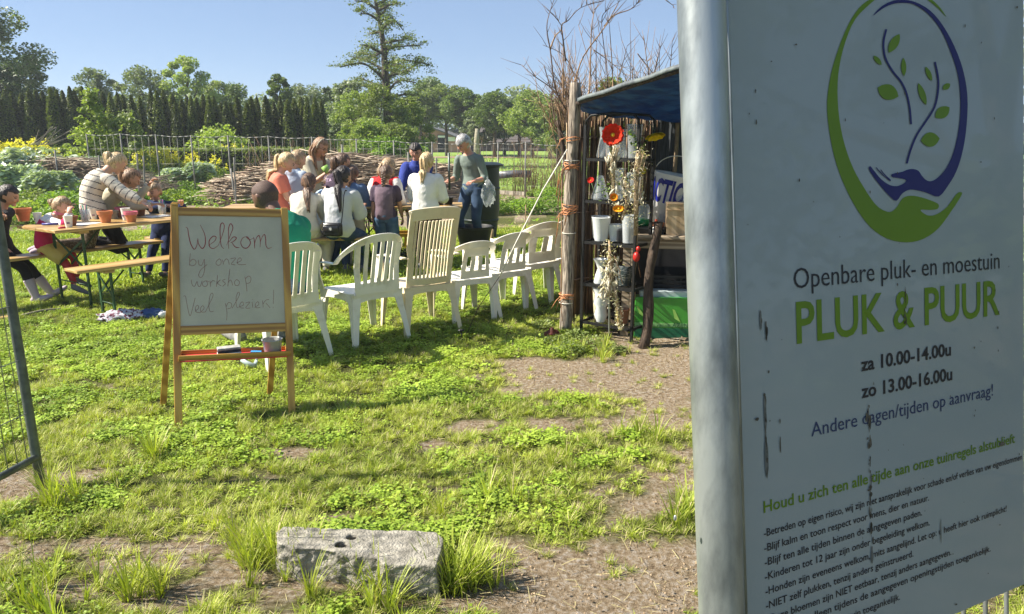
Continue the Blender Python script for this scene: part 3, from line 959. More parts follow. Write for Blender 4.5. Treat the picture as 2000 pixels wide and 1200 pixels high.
# ================================================================ EASEL
M_PINE = wood_mat('varnished_pine', (.62, .36, .075), (.38, .18, .032), axis=2, rough=.4, bump=.1)
M_PINEX = wood_mat('varnished_pine_rail', (.56, .32, .068), (.33, .16, .03), axis=0, rough=.4, bump=.1)
M_WB = mat('whiteboard', (.52, .485, .37), rough=.3, var=.05, scale=3.0, col2=(.42, .39, .29), ramp=(.28, .6), coat=.2)
M_RED = mat('red_felt_pen', (.34, .045, .05), rough=.5, var=.2, scale=90)
M_PEN = mat('thin_brown_pen', (.33, .17, .14), rough=.5, var=.2, scale=90)
M_REDTRAY = mat('red_tray', (.62, .035, .05), rough=.45, var=.1)
M_DARK = mat('black_plastic', (.018, .018, .02), rough=.45, var=.2)
M_WHITE = mat('white_plastic', (.80, .79, .76), rough=.35, var=.04, scale=3)
eBL, eBR = G(319, 792), G(527, 770)
# the easel stands a little askew: its own axes u (along the board), w (up the leaning front), n (away)
eu = V(2.614, .9917, -.1497).normalized()
eO = G(349, 834)
_r = ray(349, 834).cross(ray(337, 383)).normalized()
ew_ = _r.cross(eu).normalized()
if ew_.z < 0: ew_ = -ew_
en = ew_.cross(eu).normalized()          # away from the viewer
WX2 = .620
E4 = Matrix(((eu.x, en.x, ew_.x, 0), (eu.y, en.y, ew_.y, 0), (eu.z, en.z, ew_.z, 0), (0, 0, 0, 1)))
easel = empty('easel', eO + eu * WX2 / 2, 0, 'small wooden easel whiteboard with red handwriting on the lawn', 'easel')
easel.rotation_euler = E4.to_euler()
eang = math.atan2(eu.y, eu.x)
Mw = Matrix.Translation(easel.location) @ E4
loc = lambda p_: Mw.inverted() @ p_
bl, br = loc(eBL), loc(eBR)
HT = 1.262
print('EASEL', ew_, bl, br)
wx = WX2 / 2
ytop = 0.0
yf = 0.0
tl_, tr_ = V(-wx + .008, ytop, HT), V(wx - .008, ytop, HT)
for a, b in ((V(-wx, yf, .0), tl_), (V(wx, yf, .0), tr_)):
    m = MB(); m.bar(a, b, .040, .022, up=(0, -1, 0)); m.build('front_leg', M_PINE, easel, smooth=False, bevel=.003)
for s_, b0 in ((-1, bl), (1, br)):
    m = MB(); m.bar(b0, V(s_ * (wx - .012), ytop + .030, HT - .03), .036, .020, up=(0, 1, 0)); m.build('back_leg', M_PINE, easel, smooth=False, bevel=.003)


def on_front(x, z, off=0.0):
    """a point on the easel's leaning front plane"""
    t = z / HT
    nrm = V(0, -HT, ytop - yf).normalized()
    return V(x, yf + (ytop - yf) * t, z) + nrm * off


fu = (tl_ - V(-wx, yf, 0)).normalized()
nrm_f = V(0, -HT, ytop - yf).normalized()
for z, w in ((HT - .032, .048), (.545, .052)):
    m = MB(); m.bar(on_front(-wx + .02, z, -.002), on_front(wx - .02, z, -.002), .018, w, up=fu); m.build('cross_rail', M_PINEX, easel, smooth=False, bevel=.002)
m = MB(); m.add([on_front(-wx + .021, .57, .001), on_front(wx - .021, .57, .001), on_front(wx - .021, HT - .056, .001), on_front(-wx + .021, HT - .056, .001)] +
                [on_front(-wx + .021, .57, -.006), on_front(wx - .021, .57, -.006), on_front(wx - .021, HT - .056, -.006), on_front(-wx + .021, HT - .056, -.006)],
                [(0, 1, 2, 3), (7, 6, 5, 4), (0, 4, 5, 1), (1, 5, 6, 2), (2, 6, 7, 3), (3, 7, 4, 0)])
wb = m.build('whiteboard', M_WB, easel, smooth=False, fix=True)
BW_ = (on_front(-wx + .021, HT - .056, .0022), on_front(wx - .021, HT - .056, .0022), on_front(-wx + .021, .57, .0022))


def wbp(x, y):
    # traced in an enlargement: corners (124,122) (607,135) (133,635) (620,615)
    v = (y - 122 - 13 * (x - 124) / 483) / (513 - 33 * (x - 124) / 483)
    u = (x - 124 - 9 * v) / (483 + 4 * v)
    return BW_[0] + (BW_[1] - BW_[0]) * u + (BW_[2] - BW_[0]) * v


LINES = {
 'Welkom': ([[(160, 176), (170, 183), (174, 212), (183, 253), (198, 279), (210, 262), (215, 229)], [(215, 229), (219, 256), (235, 276), (248, 254), (246, 212), (226, 166)],
            [(262, 262), (290, 242), (297, 224), (283, 220), (266, 240), (268, 268), (285, 276), (307, 262)],
            [(307, 262), (325, 215), (335, 175), (326, 158), (316, 175), (316, 225), (320, 262), (332, 278)],
            [(345, 262), (362, 215), (374, 182), (364, 162), (354, 185), (354, 230), (354, 278)], [(356, 246), (375, 224), (390, 228), (378, 243), (362, 250)], [(368, 248), (385, 270), (404, 272)],
            [(440, 222), (420, 228), (410, 250), (420, 272), (440, 274), (455, 252), (445, 228), (436, 224), (450, 236), (470, 230)],
            [(470, 224), (474, 250), (474, 277)], [(474, 256), (484, 228), (496, 218), (501, 240), (500, 272)], [(500, 250), (512, 222), (522, 214), (527, 235), (528, 262), (538, 277), (556, 272)]], 4.6),
 'by onze': ([[(181, 298), (178, 330), (177, 354)], [(178, 338), (192, 325), (206, 335), (202, 350), (188, 356), (178, 350)],
              [(216, 330), (219, 350), (232, 352), (243, 325)], [(243, 325), (245, 360), (240, 392), (228, 410), (217, 400), (226, 376), (245, 358), (256, 350)],
              [(312, 323), (299, 333), (296, 346), (306, 354), (318, 346), (318, 330), (310, 324)], [(325, 328), (330, 350)], [(330, 340), (342, 324), (352, 332), (356, 351)],
              [(362, 324), (386, 321), (366, 346), (372, 350), (384, 352)], [(390, 343), (412, 331), (406, 319), (394, 332), (399, 350), (434, 350)]], 3.0),
 'workshop': ([[(184, 420), (188, 443), (199, 450), (210, 428), (214, 447), (224, 450), (233, 424)], [(248, 424), (235, 434), (237, 448), (250, 450), (258, 438), (250, 425), (264, 430)],
               [(268, 424), (270, 452)], [(270, 436), (280, 424), (291, 427)], [(302, 398), (300, 425), (296, 452)], [(298, 438), (315, 420), (302, 435), (319, 449)],
               [(337, 417), (325, 425), (338, 437), (325, 450)], [(359, 370), (353, 415), (349, 450)], [(350, 434), (361, 421), (368, 432), (370, 446)],
               [(390, 418), (380, 430), (384, 445), (398, 444), (403, 430), (391, 419)], [(428, 406), (434, 438), (437, 473)], [(430, 416), (445, 403), (456, 412), (452, 432), (436, 437)]], 3.0),
 'Veel plezier': ([[(149, 497), (158, 496), (164, 530), (173, 576), (180, 584), (190, 548), (201, 503)], [(200, 566), (216, 550), (212, 537), (202, 548), (205, 568), (222, 572)],
                   [(222, 572), (240, 552), (235, 539), (224, 552), (228, 568), (246, 568)], [(246, 568), (265, 530), (281, 495), (277, 481), (267, 495), (262, 540), (268, 566), (283, 564)],
                   [(337, 528), (344, 570), (342, 606)], [(341, 542), (352, 524), (366, 531), (362, 548), (347, 553)], [(368, 550), (392, 510), (403, 485), (396, 477), (387, 500), (388, 540), (396, 549)],
                   [(398, 545), (420, 535), (416, 521), (405, 530), (405, 547), (423, 549)], [(430, 526), (450, 522), (432, 545), (436, 550), (452, 549)], [(461, 522), (464, 547)], [(463, 509), (464, 512)],
                   [(472, 546), (492, 533), (488, 520), (477, 530), (479, 547), (499, 546)], [(510, 514), (513, 546)], [(512, 530), (527, 512), (541, 510)], [(526, 526), (546, 547)], [(563, 466), (563, 500), (561, 530)], [(560, 543), (561, 549)]], 2.8)}
for nm, (strokes, w) in LINES.items():
    m = MB()
    for st in strokes:
        if len(st) == 2: st = [st[0], ((st[0][0] + st[1][0]) / 2, (st[0][1] + st[1][1]) / 2), st[1]]
        q = stroke2(st, w * (.85 if nm == 'Welkom' else .72), wbp, None, None, None, taper=nm == 'Welkom')
        m.add(q.v, q.f)
    m.build('handwriting', M_RED if nm == 'Welkom' else M_PEN, easel, smooth=False)
# tray under the board
zt = .385
tw = wx
lu = (E4.inverted() @ V(0, 0, 1)); lu.x = 0; lu.normalize()      # true up, seen in the easel's own axes
lv = V(1, 0, 0).cross(lu)                                        # level, away from the viewer


def tp(x, y, z):
    return V(x, 0, zt) + lv * y + lu * z


m = MB(); m.bar(tp(-tw + .01, -.125, .0), tp(tw - .004, -.125, .0), .014, .030, up=lu); m.build('tray_front', M_PINEX, easel, smooth=False, bevel=.002)
m = MB(); m.bar(tp(-tw + .01, .035, .012), tp(tw, .035, .012), .012, .030, up=lu); m.build('tray_back', M_PINEX, easel, smooth=False, bevel=.002)
for s_ in (-1, 1):
    m = MB(); m.bar(tp(s_ * (tw - .014), -.117, .002), tp(s_ * (tw - .014), .028, .002), .012, .026, up=lu); m.build('tray_end', M_PINEX, easel, smooth=False, bevel=.002)
m = MB(); m.bar(tp(-tw + .021, -.045, -.011), tp(tw - .021, -.045, -.011), .145, .006, up=lu); m.build('tray_floor', M_REDTRAY, easel, smooth=False)
# tacky hinge cap on the left leg
m = MB(); m.box((-wx + .008, ytop, HT + .006), (.036, .03, .012)); m.box((-wx + .008, ytop, HT + .0155), (.026, .02, .007)); m.build('hinge_cap', M_PINE, easel, smooth=False, bevel=.002)


def ew(x, y, z):
    return Mw @ V(x, y, z)


M_ERASER = mat('eraser_grey', (.38, .37, .34), rough=.7, var=.25, scale=30)
t = empty('board_eraser', Mw @ tp(-.03, -.045, -.008), eang + .1, 'grey and black board eraser lying in the red easel tray', 'eraser')
m = MB(); m.box((0, 0, .012), (.13, .062, .024)); m.build('felt_pad', M_WHITE, t, smooth=False, bevel=.004)
m = MB(); m.box((0, 0, .032), (.128, .060, .016)); m.build('dark_band', mat('eraser_band', (.03, .04, .05)), t, smooth=False, bevel=.003)
m = MB(); m.box((0, .0, .048), (.13, .062, .016)); m.build('grip', M_ERASER, t, smooth=False, bevel=.006)
M_TUB = mat('milky_plastic', (.55, .56, .53), rough=.25, var=.08, trans=.35)
t = empty('plastic_tub', Mw @ tp(.215, -.045, -.008), 0, 'cloudy round plastic tub standing in the easel tray', 'tub')
m = MB(); m.lathe([(.0, .001), (.046, .001), (.048, .006), (.057, .085), (.061, .087), (.061, .092), (.056, .093), (.053, .085), (.045, .012), (.0, .012)], n=32); m.build('tub', M_TUB, t)
m = MB(); m.ell((0, 0, .03), (.040, .040, .026), u=16, v=10, fn=lambda d, q: q * (1 + .12 * math.sin(9 * d.x) * math.sin(7 * d.y + 2))); m.build('tub_filling', mat('grey_mud', (.27, .25, .21), rough=.9), t)
m = MB(); m.bar(tp(.09, -.09, -.003), tp(.15, -.08, -.003), .03, .009, up=lu)
o = m.build('chalk_box', mat('blue_card', (.05, .28, .62), rough=.5), None, smooth=False, bevel=.001); o.location = easel.location; o.rotation_euler = easel.rotation_euler
tag(o, 'small blue card box beside the tub in the easel tray', 'box')

# things dropped on the grass behind the easel
M_GREYP = mat('pale_grey_plastic', (.42, .50, .52), rough=.4, var=.1)
g = G(488, 712, .02)
t = empty('plant_tape_reel', (g.x, g.y, 0), R(-25), 'pale grey ring with a strap lying on grass under the easel tray', 'reel')
m = MB(); m.tube([V(.055 * math.cos(a), .012 + .018 * math.sin(a) , .055 + .05 * math.sin(a)) for a in np.linspace(0, 6.283, 25)], (.0045, .014), n=8, ref=(0, 1, 0)); m.build('ring', M_GREYP, t)
m = MB(); m.ribbon([(-.05, -.03, .06), (0, -.045, .05), (.05, -.03, .03), (.065, 0, .015)], V(0, .3, 1), .03, .004); m.build('strap', M_GREYP, t)
g = G(452, 698, .02)
t = empty('trowel_handle', (g.x, g.y, .03), R(-20), 'pale grey tapering plastic spout lying on the grass beside the ring', 'spout')
m = MB(); m.tube([(-.09, 0, 0), (-.085, 0, .0), (0, 0, .004), (.06, 0, .002), (.11, 0, -.005)], [.012, .019, .017, .011, .006], n=16); m.build('spout', M_GREYP, t)
# ================================================================ PLASTIC CHAIRS
M_CHAIR = mat('white_chair_plastic', (.80, .77, .68), rough=.42, var=.06, scale=5, col2=(.52, .47, .37), ramp=(.25, .48), bump=.03, bscale=90)
M_CREAM = mat('cream_chair_plastic', (.72, .62, .44), rough=.45, var=.06, scale=5, col2=(.60, .50, .34), ramp=(.25, .5), bump=.03, bscale=90)


def chair_leg(m, a, b, w0, w1, inn):
    """L-shaped tapering leg from a (top) to b (foot); inn = signs pointing inward"""
    a, b = Vector(a), Vector(b)
    sx, sy = inn
    P = []
    for k in range(6):
        t = k / 5
        c = a.lerp(b, t) + V(0, 0, 0); w = w0 + (w1 - w0) * t ** .6
        th = .007
        P += [c, c + V(sx * w, 0, 0), c + V(sx * w, sy * th, 0), c + V(sx * th, sy * th, 0), c + V(sx * th, sy * w, 0), c + V(0, sy * w, 0)]
    F = []
    for k in range(5):
        for j in range(6):
            q = (j + 1) % 6
            F.append((k * 6 + j, k * 6 + q, (k + 1) * 6 + q, (k + 1) * 6 + j))
    F += [(0, 1, 2, 3), (0, 3, 4, 5), (30, 33, 32, 31), (30, 35, 34, 33)]
    m.add(P, F)


def make_chair(kind, mt, label, group):
    root = empty('plastic_chair', (0, 0, 0), 0, label, 'chair', group)
    S = {'slat': (.46, .46, .43, .89), 'high': (.46, .46, .42, 1.06), 'low': (.44, .44, .40, .74), 'club': (.46, .45, .42, .80)}[kind]
    W, Dp, hs, hb = S
    # seat: dished panel with a rolled front edge and a skirt
    m = MB(); nu, nv = 13, 12
    P = []
    for z0 in (0, 1):
        for j in range(nv):
            for i in range(nu):
                u, v = i / (nu - 1) * 2 - 1, j / (nv - 1) * 2 - 1
                x = u * W / 2 * (1 + .06 * v); y = v * Dp / 2
                z = hs - .012 * (1 - u * u) * (1 - v * v * .5) + .012 * v - (.03 * max(0, v - .8) / .2 if v > .8 else 0) - (.022 * max(0, abs(u) - .86) / .14)
                P.append((x, y, z - z0 * .006))
    F = []
    n_ = nu * nv
    for j in range(nv - 1):
        for i in range(nu - 1):
            a = j * nu + i
            F.append((a, a + 1, a + nu + 1, a + nu)); F.append((n_ + a, n_ + a + nu, n_ + a + nu + 1, n_ + a + 1))
    edge = [i for i in range(nu)] + [nu * (j + 1) - 1 for j in range(1, nv)] + [n_ - 1 - i for i in range(1, nu)] + [nu * (nv - 1 - j) for j in range(1, nv - 1)]
    for q in range(len(edge)):
        a, b = edge[q], edge[(q + 1) % len(edge)]
        F.append((a, n_ + a, n_ + b, b))
    m.add(P, F)
    # arched skirts between the legs
    for sgn in (-1, 1):
        pts = [(sgn * W / 2 * (1 + .06 * v), v * Dp / 2, hs - .03 - .018 * abs(v) ** 3) for v in np.linspace(-1, 1, 9)]
        m.ribbon(pts, V(0, 0, 1), [.055 + .06 * abs(v) ** 4 for v in np.linspace(-1, 1, 9)], .005)
        pts = [(u * W / 2, sgn * Dp / 2, hs - .035 - .015 * abs(u) ** 3) for u in np.linspace(-1, 1, 9)]
        m.ribbon(pts, V(0, 0, 1), [.05 + .05 * abs(u) ** 4 for u in np.linspace(-1, 1, 9)], .005)
    m.build('seat', mt, root, angle=50)
    fx, fy = W / 2 + .015, Dp / 2 + .01
    for sx, sy in ((-1, 1), (1, 1), (-1, -1), (1, -1)):
        m = MB()
        a = (sx * W / 2 * (1.03 if sy > 0 else .97), sy * Dp / 2 * (.97 if sy > 0 else 1), hs - .02)
        b = (sx * (fx + (.01 if sy > 0 else .02)), sy * (fy + (.0 if sy > 0 else .06)), 0)
        chair_leg(m, a, b, .085, .034, (-sx, -sy))
        m.build('leg', mt, root, smooth=False, bevel=.0015)
    yb = -Dp / 2 - .005
    tilt = .26 if kind != 'high' else .30
    back = lambda x, z: V(x, yb - (z - hs) * tilt + .10 * (x / .25) ** 2 * min(1, (z - hs) / .2), z)
    if kind in ('slat', 'low', 'club'):
        wt = {'slat': .265, 'low': .23, 'club': .25}[kind]
        # hoop that runs down into both armrests
        ha = {'slat': .655, 'low': .585, 'club': .63}[kind]
        pts = []
        for t in np.linspace(0, 1, 29):
            a = math.pi * t
            cx = -math.cos(a); s_ = math.sin(a)
            x = wt * (abs(cx) ** .85) * (1 if cx > 0 else -1)
            z = ha + (hb - .025 - ha) * s_ ** .9
            p_ = back(x, z); p_.y += (1 - s_) ** 2 * .11
            pts.append(p_)
        arm_f = lambda s: [V(s * (wt + .005), Dp / 2 - .04, ha - .02), V(s * (wt + .012), Dp / 2 - .14, ha - .002), V(s * (wt + .010), .0, ha)]
        wd = []
        P_ = arm_f(-1) + pts + arm_f(1)[::-1]
        for k, p_ in enumerate(P_):
            t = min(1, max(0, (p_.z - ha) / max(.01, (hb - ha) * .6)))
            side = -1 if k < len(P_) / 2 else 1
            flat = V(side, 0, 0); upv = V(0, -.25, 1)
            wd.append((flat * (1 - t) + (upv if side > 0 else upv) * t + V(-.4 * side * t * (1 - t), 0, 0)).normalized() if t < 1 else V(side * .75 * abs(p_.x) / wt, -.25, 1 - .4 * abs(p_.x) / wt).normalized())
        # widths: slim on the arms, broad at the head
        wid = [.045] * 3 + [.045 + .018 * math.sin(math.pi * t) for t in np.linspace(0, 1, 29)] + [.045] * 3
        m = MB()
        rg = []
        # the hoop lies in the surface of the back: radial width direction
        cen = V(0, yb - .08, (hb + ha) / 2 - .08)
        for k, p_ in enumerate(P_):
            t = min(1, max(0, (p_.z - ha) / .05))
            side = -1 if k < len(P_) / 2 else 1
            rad_ = (V(p_.x, 0, p_.z - cen.z)).normalized() + V(0, -.2, 0)
            rg.append((V(side, .0, 0) * (1 - t) + rad_ * t).normalized())
        m.ribbon(P_, rg, wid, .011)
        m.build('hoop', mt, root, bevel=.003, angle=60)
        for s_ in (-1, 1):
            m = MB(); x0 = s_ * (wt + .008)
            m.ribbon([V(x0, Dp / 2 - .05, ha - .01), V(x0, Dp / 2 - .045, (ha + hs) / 2), V(s_ * W / 2 * 1.05, Dp / 2 - .04, hs - .01)], V(0, 1, 0), [.06, .045, .07], .008)
            m.build('arm_post', mt, root, bevel=.002)
        if kind == 'slat':
            xs = np.linspace(-.185, .185, 7)
            for i, x in enumerate(xs):
                topz = ha + (hb - .035 - ha) * (max(0, 1 - (abs(x) / wt) ** 2.2)) ** .45
                xb = x * .93
                m = MB()
                pts = [back(xb + (x - xb) * t, hs + .02 + (topz - hs - .02) * t) for t in np.linspace(0, 1, 7)]
                m.ribbon(pts, V(1, 0, 0), [.033 if i not in (0, 6) else .05] * 7, .008)
                m.build('slat', mt, root, smooth=False)
            m = MB()
            m.ribbon([back(x, hs + .035) + V(0, -.003, 0) for x in np.linspace(-.20, .20, 9)], V(0, 0, 1), .085, .009); m.build('back_rail', mt, root, smooth=False)
        else:
            # broad central panel with slots (low chair) or one tall slot each side (club chair)
            nsl = 4 if kind == 'low' else 3
            hw_b, hw_t = (.150, .115) if kind == 'low' else (.175, .165)
            z0, z1 = hs + .0, hb - .03
            zs0, zs1 = (hs + .07, hs + .20) if kind == 'low' else (hs + .10, hs + .24)
            m = MB()
            def bandx(za, zb, xa0, xa1, xb0, xb1, n=4):
                P = []
                for k in range(n):
                    t = k / (n - 1); z = za + (zb - za) * t
                    for x in (xa0 + (xb0 - xa0) * t, xa1 + (xb1 - xa1) * t):
                        P.append(back(x, z)); 
                    for x in (xa1 + (xb1 - xa1) * t, xa0 + (xb0 - xa0) * t):
                        P.append(back(x, z) + V(0, .007, 0))
                F = []
                for k in range(n - 1):
                    for j in range(4):
                        q = (j + 1) % 4
                        F.append((k * 4 + j, k * 4 + q, (k + 1) * 4 + q, (k + 1) * 4 + j))
                F += [(3, 2, 1, 0), (4 * n - 4, 4 * n - 3, 4 * n - 2, 4 * n - 1)]
                m.add(P, F)
            wz = lambda z: hw_b + (hw_t - hw_b) * (z - z0) / (z1 - z0)
            bandx(z0, zs0, -wz(z0), wz(z0), -wz(zs0), wz(zs0))
            bandx(zs1, z1, -wz(zs1), wz(zs1), -wz(z1), wz(z1))
            cols = np.linspace(-1, 1, nsl * 2)
            edges_ = np.linspace(-1, 1, 2 * nsl)
            for k in range(0, 2 * nsl - 1, 2):
                a, b = edges_[k], edges_[k + 1]
                bandx(zs0, zs1, a * wz(zs0), b * wz(zs0), a * wz(zs1), b * wz(zs1))
            m.build('back_panel', mt, root, smooth=False)
    else:
        # tall reclining back: frame and eleven slim slats
        hw = .215
        fr = lambda x, z: V(x, yb - (z - hs) * tilt + .05 * (x / .22) ** 2 + .02 * math.sin((z - hs) * 4), z)
        m = MB()
        for s_ in (-1, 1):
            m.ribbon([fr(s_ * (hw - .02 - .015 * (z < .7)), z) for z in np.linspace(hs - .06, hb - .02, 12)], V(1, 0, 0), .05, .018)
        m.build('back_stile', mt, root, bevel=.004, angle=50)
        m = MB()
        pts = [fr(x, hb - .055 + .02 * (1 - (x / hw) ** 2)) + V(0, -.001, 0) for x in np.linspace(-hw - .005, hw + .005, 13)]
        m.ribbon(pts, V(0, -tilt, 1), [.10 if 0 < k < 12 else .085 for k in range(13)], .019)
        m.build('head_rail', mt, root, bevel=.004, angle=50)
        m = MB()
        m.ribbon([fr(x, hs + .035) + V(0, -.001, 0) for x in np.linspace(-hw + .02, hw - .02, 9)], V(0, -tilt, 1), .06, .017)
        m.build('foot_rail', mt, root, bevel=.003, angle=50)
        m = MB()
        m.ribbon([fr(x, hs - .03) + V(0, .006, 0) for x in np.linspace(-hw + .02, hw - .02, 9)], V(0, -tilt, 1), .065, .012)
        m.build('lower_panel', mt, root, bevel=.003, angle=50)
        for x in np.linspace(-hw + .055, hw - .055, 11):
            m = MB(); m.ribbon([fr(x, z) for z in np.linspace(hs + .05, hb - .10, 6)], V(1, 0, 0), .0165, .011); m.build('slat', mt, root, smooth=False)
        for s_ in (-1, 1):
            m = MB(); m.ribbon([V(s_ * (hw + .025), yb - .03, .66), V(s_ * (hw + .035), 0, .655), V(s_ * (hw + .03), Dp / 2 - .02, .63)], V(1, 0, 0), .05, .014)
            m.build('armrest', mt, root, bevel=.004, angle=50)
            m = MB(); m.ribbon([V(s_ * (hw + .03), Dp / 2 - .05, .64), V(s_ * (W / 2 + .005), Dp / 2 - .03, hs - .01)], V(0, 1, 0), .05, .01)
            m.build('arm_post', mt, root, bevel=.002)
    return root


GR = 'white plastic garden chairs set out in a curved row'
yaw45 = R(45)
spots = [('slat', (-1.73, 5.34), 45, 'white oval-back chair with the man in green sitting on it, leftmost of the row', M_CHAIR, 1),
         ('slat', (-1.21, 5.83), 43, 'empty white oval-back slatted chair, left of the tall beige chair', M_CHAIR, 1),
         ('high', (-.80, 6.17), 33, 'tall beige recliner chair with eleven narrow back slats', M_CREAM, 1),
         ('low', (-.44, 6.62), 31, 'low white chair with four slots in its round back, right of the beige recliner', M_CHAIR, .98),
         ('low', (-.14, 6.85), 38, 'second low slotted white chair from the beige recliner', M_CHAIR, 1.04),
         ('club', (.13, 7.22), 42, 'white chair with sunlit seat, second from the wooden shed post', M_CHAIR, 1.03),
         ('club', (.36, 7.50), 46, 'white chair at the right end of the row, partly behind the wooden shed post', M_CHAIR, 1.03)]
proto = {}
for kind, (x, y), yw, lab, mt, s_ in spots:
    if kind in proto:
        o = copy_tree(proto[kind])
    else:
        o = proto[kind] = make_chair(kind, mt, lab, GR)
    o['label'] = lab
    o.location = (x, y, 0); o.rotation_euler = (0, 0, R(yw)); o.scale = (s_, s_, s_)

# ================================================================ BEER TABLES AND BENCHES
M_TOP = wood_mat('varnished_tabletop', (.56, .38, .16), (.36, .22, .075), axis=0, rough=.38, bump=.06, seams=14)
M_GREEN = mat('green_steel', (.018, .06, .022), rough=.5, var=.35, scale=12, bump=.1)


def trestle(root, x, w, h, sgn):
    """folding steel frame under a top: two posts, crossed stays, foot rail"""
    for s_ in (-1, 1):
        m = MB(); m.bar((x, s_ * w / 2, 0), (x, s_ * w / 2, h), .03, .016, up=(1, 0, 0)); m.build('leg', M_GREEN, root, smooth=False)
    for s_ in (-1, 1):
        m = MB(); m.bar((x + .004 * s_, -s_ * w / 2, h * .92), (x + .004 * s_, s_ * w / 2, h * .50), .007, .022, up=(0, 0, 1)); m.build('cross_stay', M_GREEN, root, smooth=False)
    m = MB(); m.tube([(x, -w / 2, h * .30), (x, w / 2, h * .30)], .006, n=6); m.build('foot_rail', M_GREEN, root)
    m = MB(); m.tube([(x, 0, h * .55), (x + sgn * h * .42, 0, h - .01)], .008, n=6); m.build('diagonal_stay', M_GREEN, root)


def beer(name, loc, rz, L, w, h, lw, label, cat, group, xs=None, boards=1):
    root = empty(name, loc, rz, label, cat, group)
    m = MB()
    nb = boards; bw = (w - .004 * (nb - 1)) / nb
    for k in range(nb):
        m = MB(); m.box((0, -w / 2 + bw / 2 + k * (bw + .004), h - .0135), (L, bw, .027)); m.build('board', M_TOP, root, smooth=False, bevel=.005)
    for x in (-L / 2 + .28, L / 2 - .28):
        m = MB(); m.box((x, 0, h - .043), (.09, w * .86, .032)); m.build('batten', M_TOP, root, smooth=False, bevel=.003)
        trestle(root, x, lw, h - .055, 1 if x < 0 else -1)
    return root


TO = V(-4.14, 6.69, 0); TU = V(.553, .834, 0).normalized(); TW = V(-TU.y, TU.x, 0)
TA = math.atan2(TU.y, TU.x)


def tt(u, w, z=0.0): return TO + TU * u + TW * w + V(0, 0, z)


GT = 'folding beer tables and benches'
beer('beer_table', tt(1.1, .38), TA, 2.2, .74, .775, .56, 'long beer table with terracotta pots at which children sit, far left', 'table', GT, boards=2)
beer('beer_bench', tt(1.0, -.455), TA - R(4), 2.2, .27, .47, .24, 'empty beer bench in front of the left table', 'bench', GT)
beer('beer_bench', tt(.35, .84), TA, 2.2, .27, .47, .24, 'beer bench behind the left table with children kneeling on it', 'bench', GT)
beer('beer_bench', tt(2.05, 1.02), TA - R(6), 1.1, .27, .47, .24, 'short beer bench with the boy in navy sitting on it', 'bench', GT)
# middle and right tables
bt2 = beer('beer_table', (-2.45, 9.35, 0), R(8), 2.2, .6, .775, .5, 'middle beer table mostly hidden behind the girls on the bench', 'table', GT, boards=2)
bt3 = beer('beer_table', (-1.38, 9.42, 0), R(4), 1.5, .6, .775, .5, 'right beer table in front of the grey-haired woman', 'table', GT, boards=2)
beer('beer_bench', (-2.45, 8.55, 0), R(8), 2.0, .27, .47, .24, 'beer bench with the girls in hoodies sitting on it', 'bench', GT)
# ================================================================ PEOPLE
def skin_mat(name, c):
    return mat(name, c, rough=.5, var=.07, scale=14, sss=.12, bump=.03, bscale=120)


SK_FAIR = skin_mat('skin_fair', (.62, .36, .25)); SK_TAN = skin_mat('skin_tan', (.50, .27, .17)); SK_DARK = skin_mat('skin_brown', (.17, .088, .06))
SK_RED = skin_mat('skin_ruddy', (.58, .29, .20))
M_EYE = mat('eye_dark', (.05, .04, .035), rough=.3); M_LIP = mat('lips', (.42, .15, .12), rough=.5); M_BROW = mat('brow', (.16, .09, .05), rough=.8)


def hair_mat(name, a, b):
    return mat(name, b, rough=.42, col2=a, scale=3.2, stretch=(26, 26, 3.0), ramp=(.38, .60), bump=1.0, bscale=4.0, spec=.6, detail=4)


H_BLOND = hair_mat('hair_blond', (.36, .24, .11), (.66, .49, .27)); H_DBLOND = hair_mat('hair_dark_blond', (.22, .14, .07), (.46, .32, .18))
H_BROWN = hair_mat('hair_brown', (.045, .026, .016), (.17, .095, .055)); H_BLACK = hair_mat('hair_black', (.008, .006, .006), (.045, .03, .025))
H_GREY = hair_mat('hair_grey', (.16, .15, .15), (.52, .51, .50)); H_STUB = mat('hair_stubble', (.10, .062, .05), rough=.75, var=.3, scale=200)
H_LBROWN = hair_mat('hair_light_brown', (.12, .065, .035), (.34, .20, .11))
FAB = {}


def fab(name, c, c2=None, rough=.85, scale=6, bump=.25, bscale=350, ramp=(.3, .6), spec=.2):
    if name not in FAB: FAB[name] = mat('fabric_' + name, c, rough=rough, var=.08, scale=scale, col2=c2, bump=bump, bscale=bscale, ramp=ramp, spec=spec)
    return FAB[name]


def ik(a, b, l1, l2, pole):
    a, b, pole = Vector(a), Vector(b), Vector(pole)
    d = b - a
    L_ = d.length
    mx = (l1 + l2) * .995
    if L_ > mx: b = a + d * (mx / L_); d = b - a; L_ = mx
    x = (l1 * l1 - l2 * l2 + L_ * L_) / (2 * L_)
    h = math.sqrt(max(0, l1 * l1 - x * x))
    u = d / L_
    q = pole - u * pole.dot(u)
    q = q.normalized() if q.length > 1e-6 else V(1, 0, 0)
    return a + u * x + q * h, b


def fold_noise(me, amp, f=16, mask=None):
    n = len(me.vertices); co = np.empty(n * 3, np.float32); me.vertices.foreach_get('co', co); co = co.reshape(-1, 3)
    no = np.empty(n * 3, np.float32); me.vertices.foreach_get('normal', no); no = no.reshape(-1, 3)
    x, y, z = co.T
    w = snoise(x + y * .7, z + y * .6, f, 2) * .6 + np.abs(snoise(x - y * .8, z * .9 - x * .5, f * 1.7, 5)) * .7 + snoise(x + z, y + z, f * 2.6, 7) * .25
    me.vertices.foreach_set('co', (co + no * (w * amp)[:, None]).ravel().astype(np.float32))


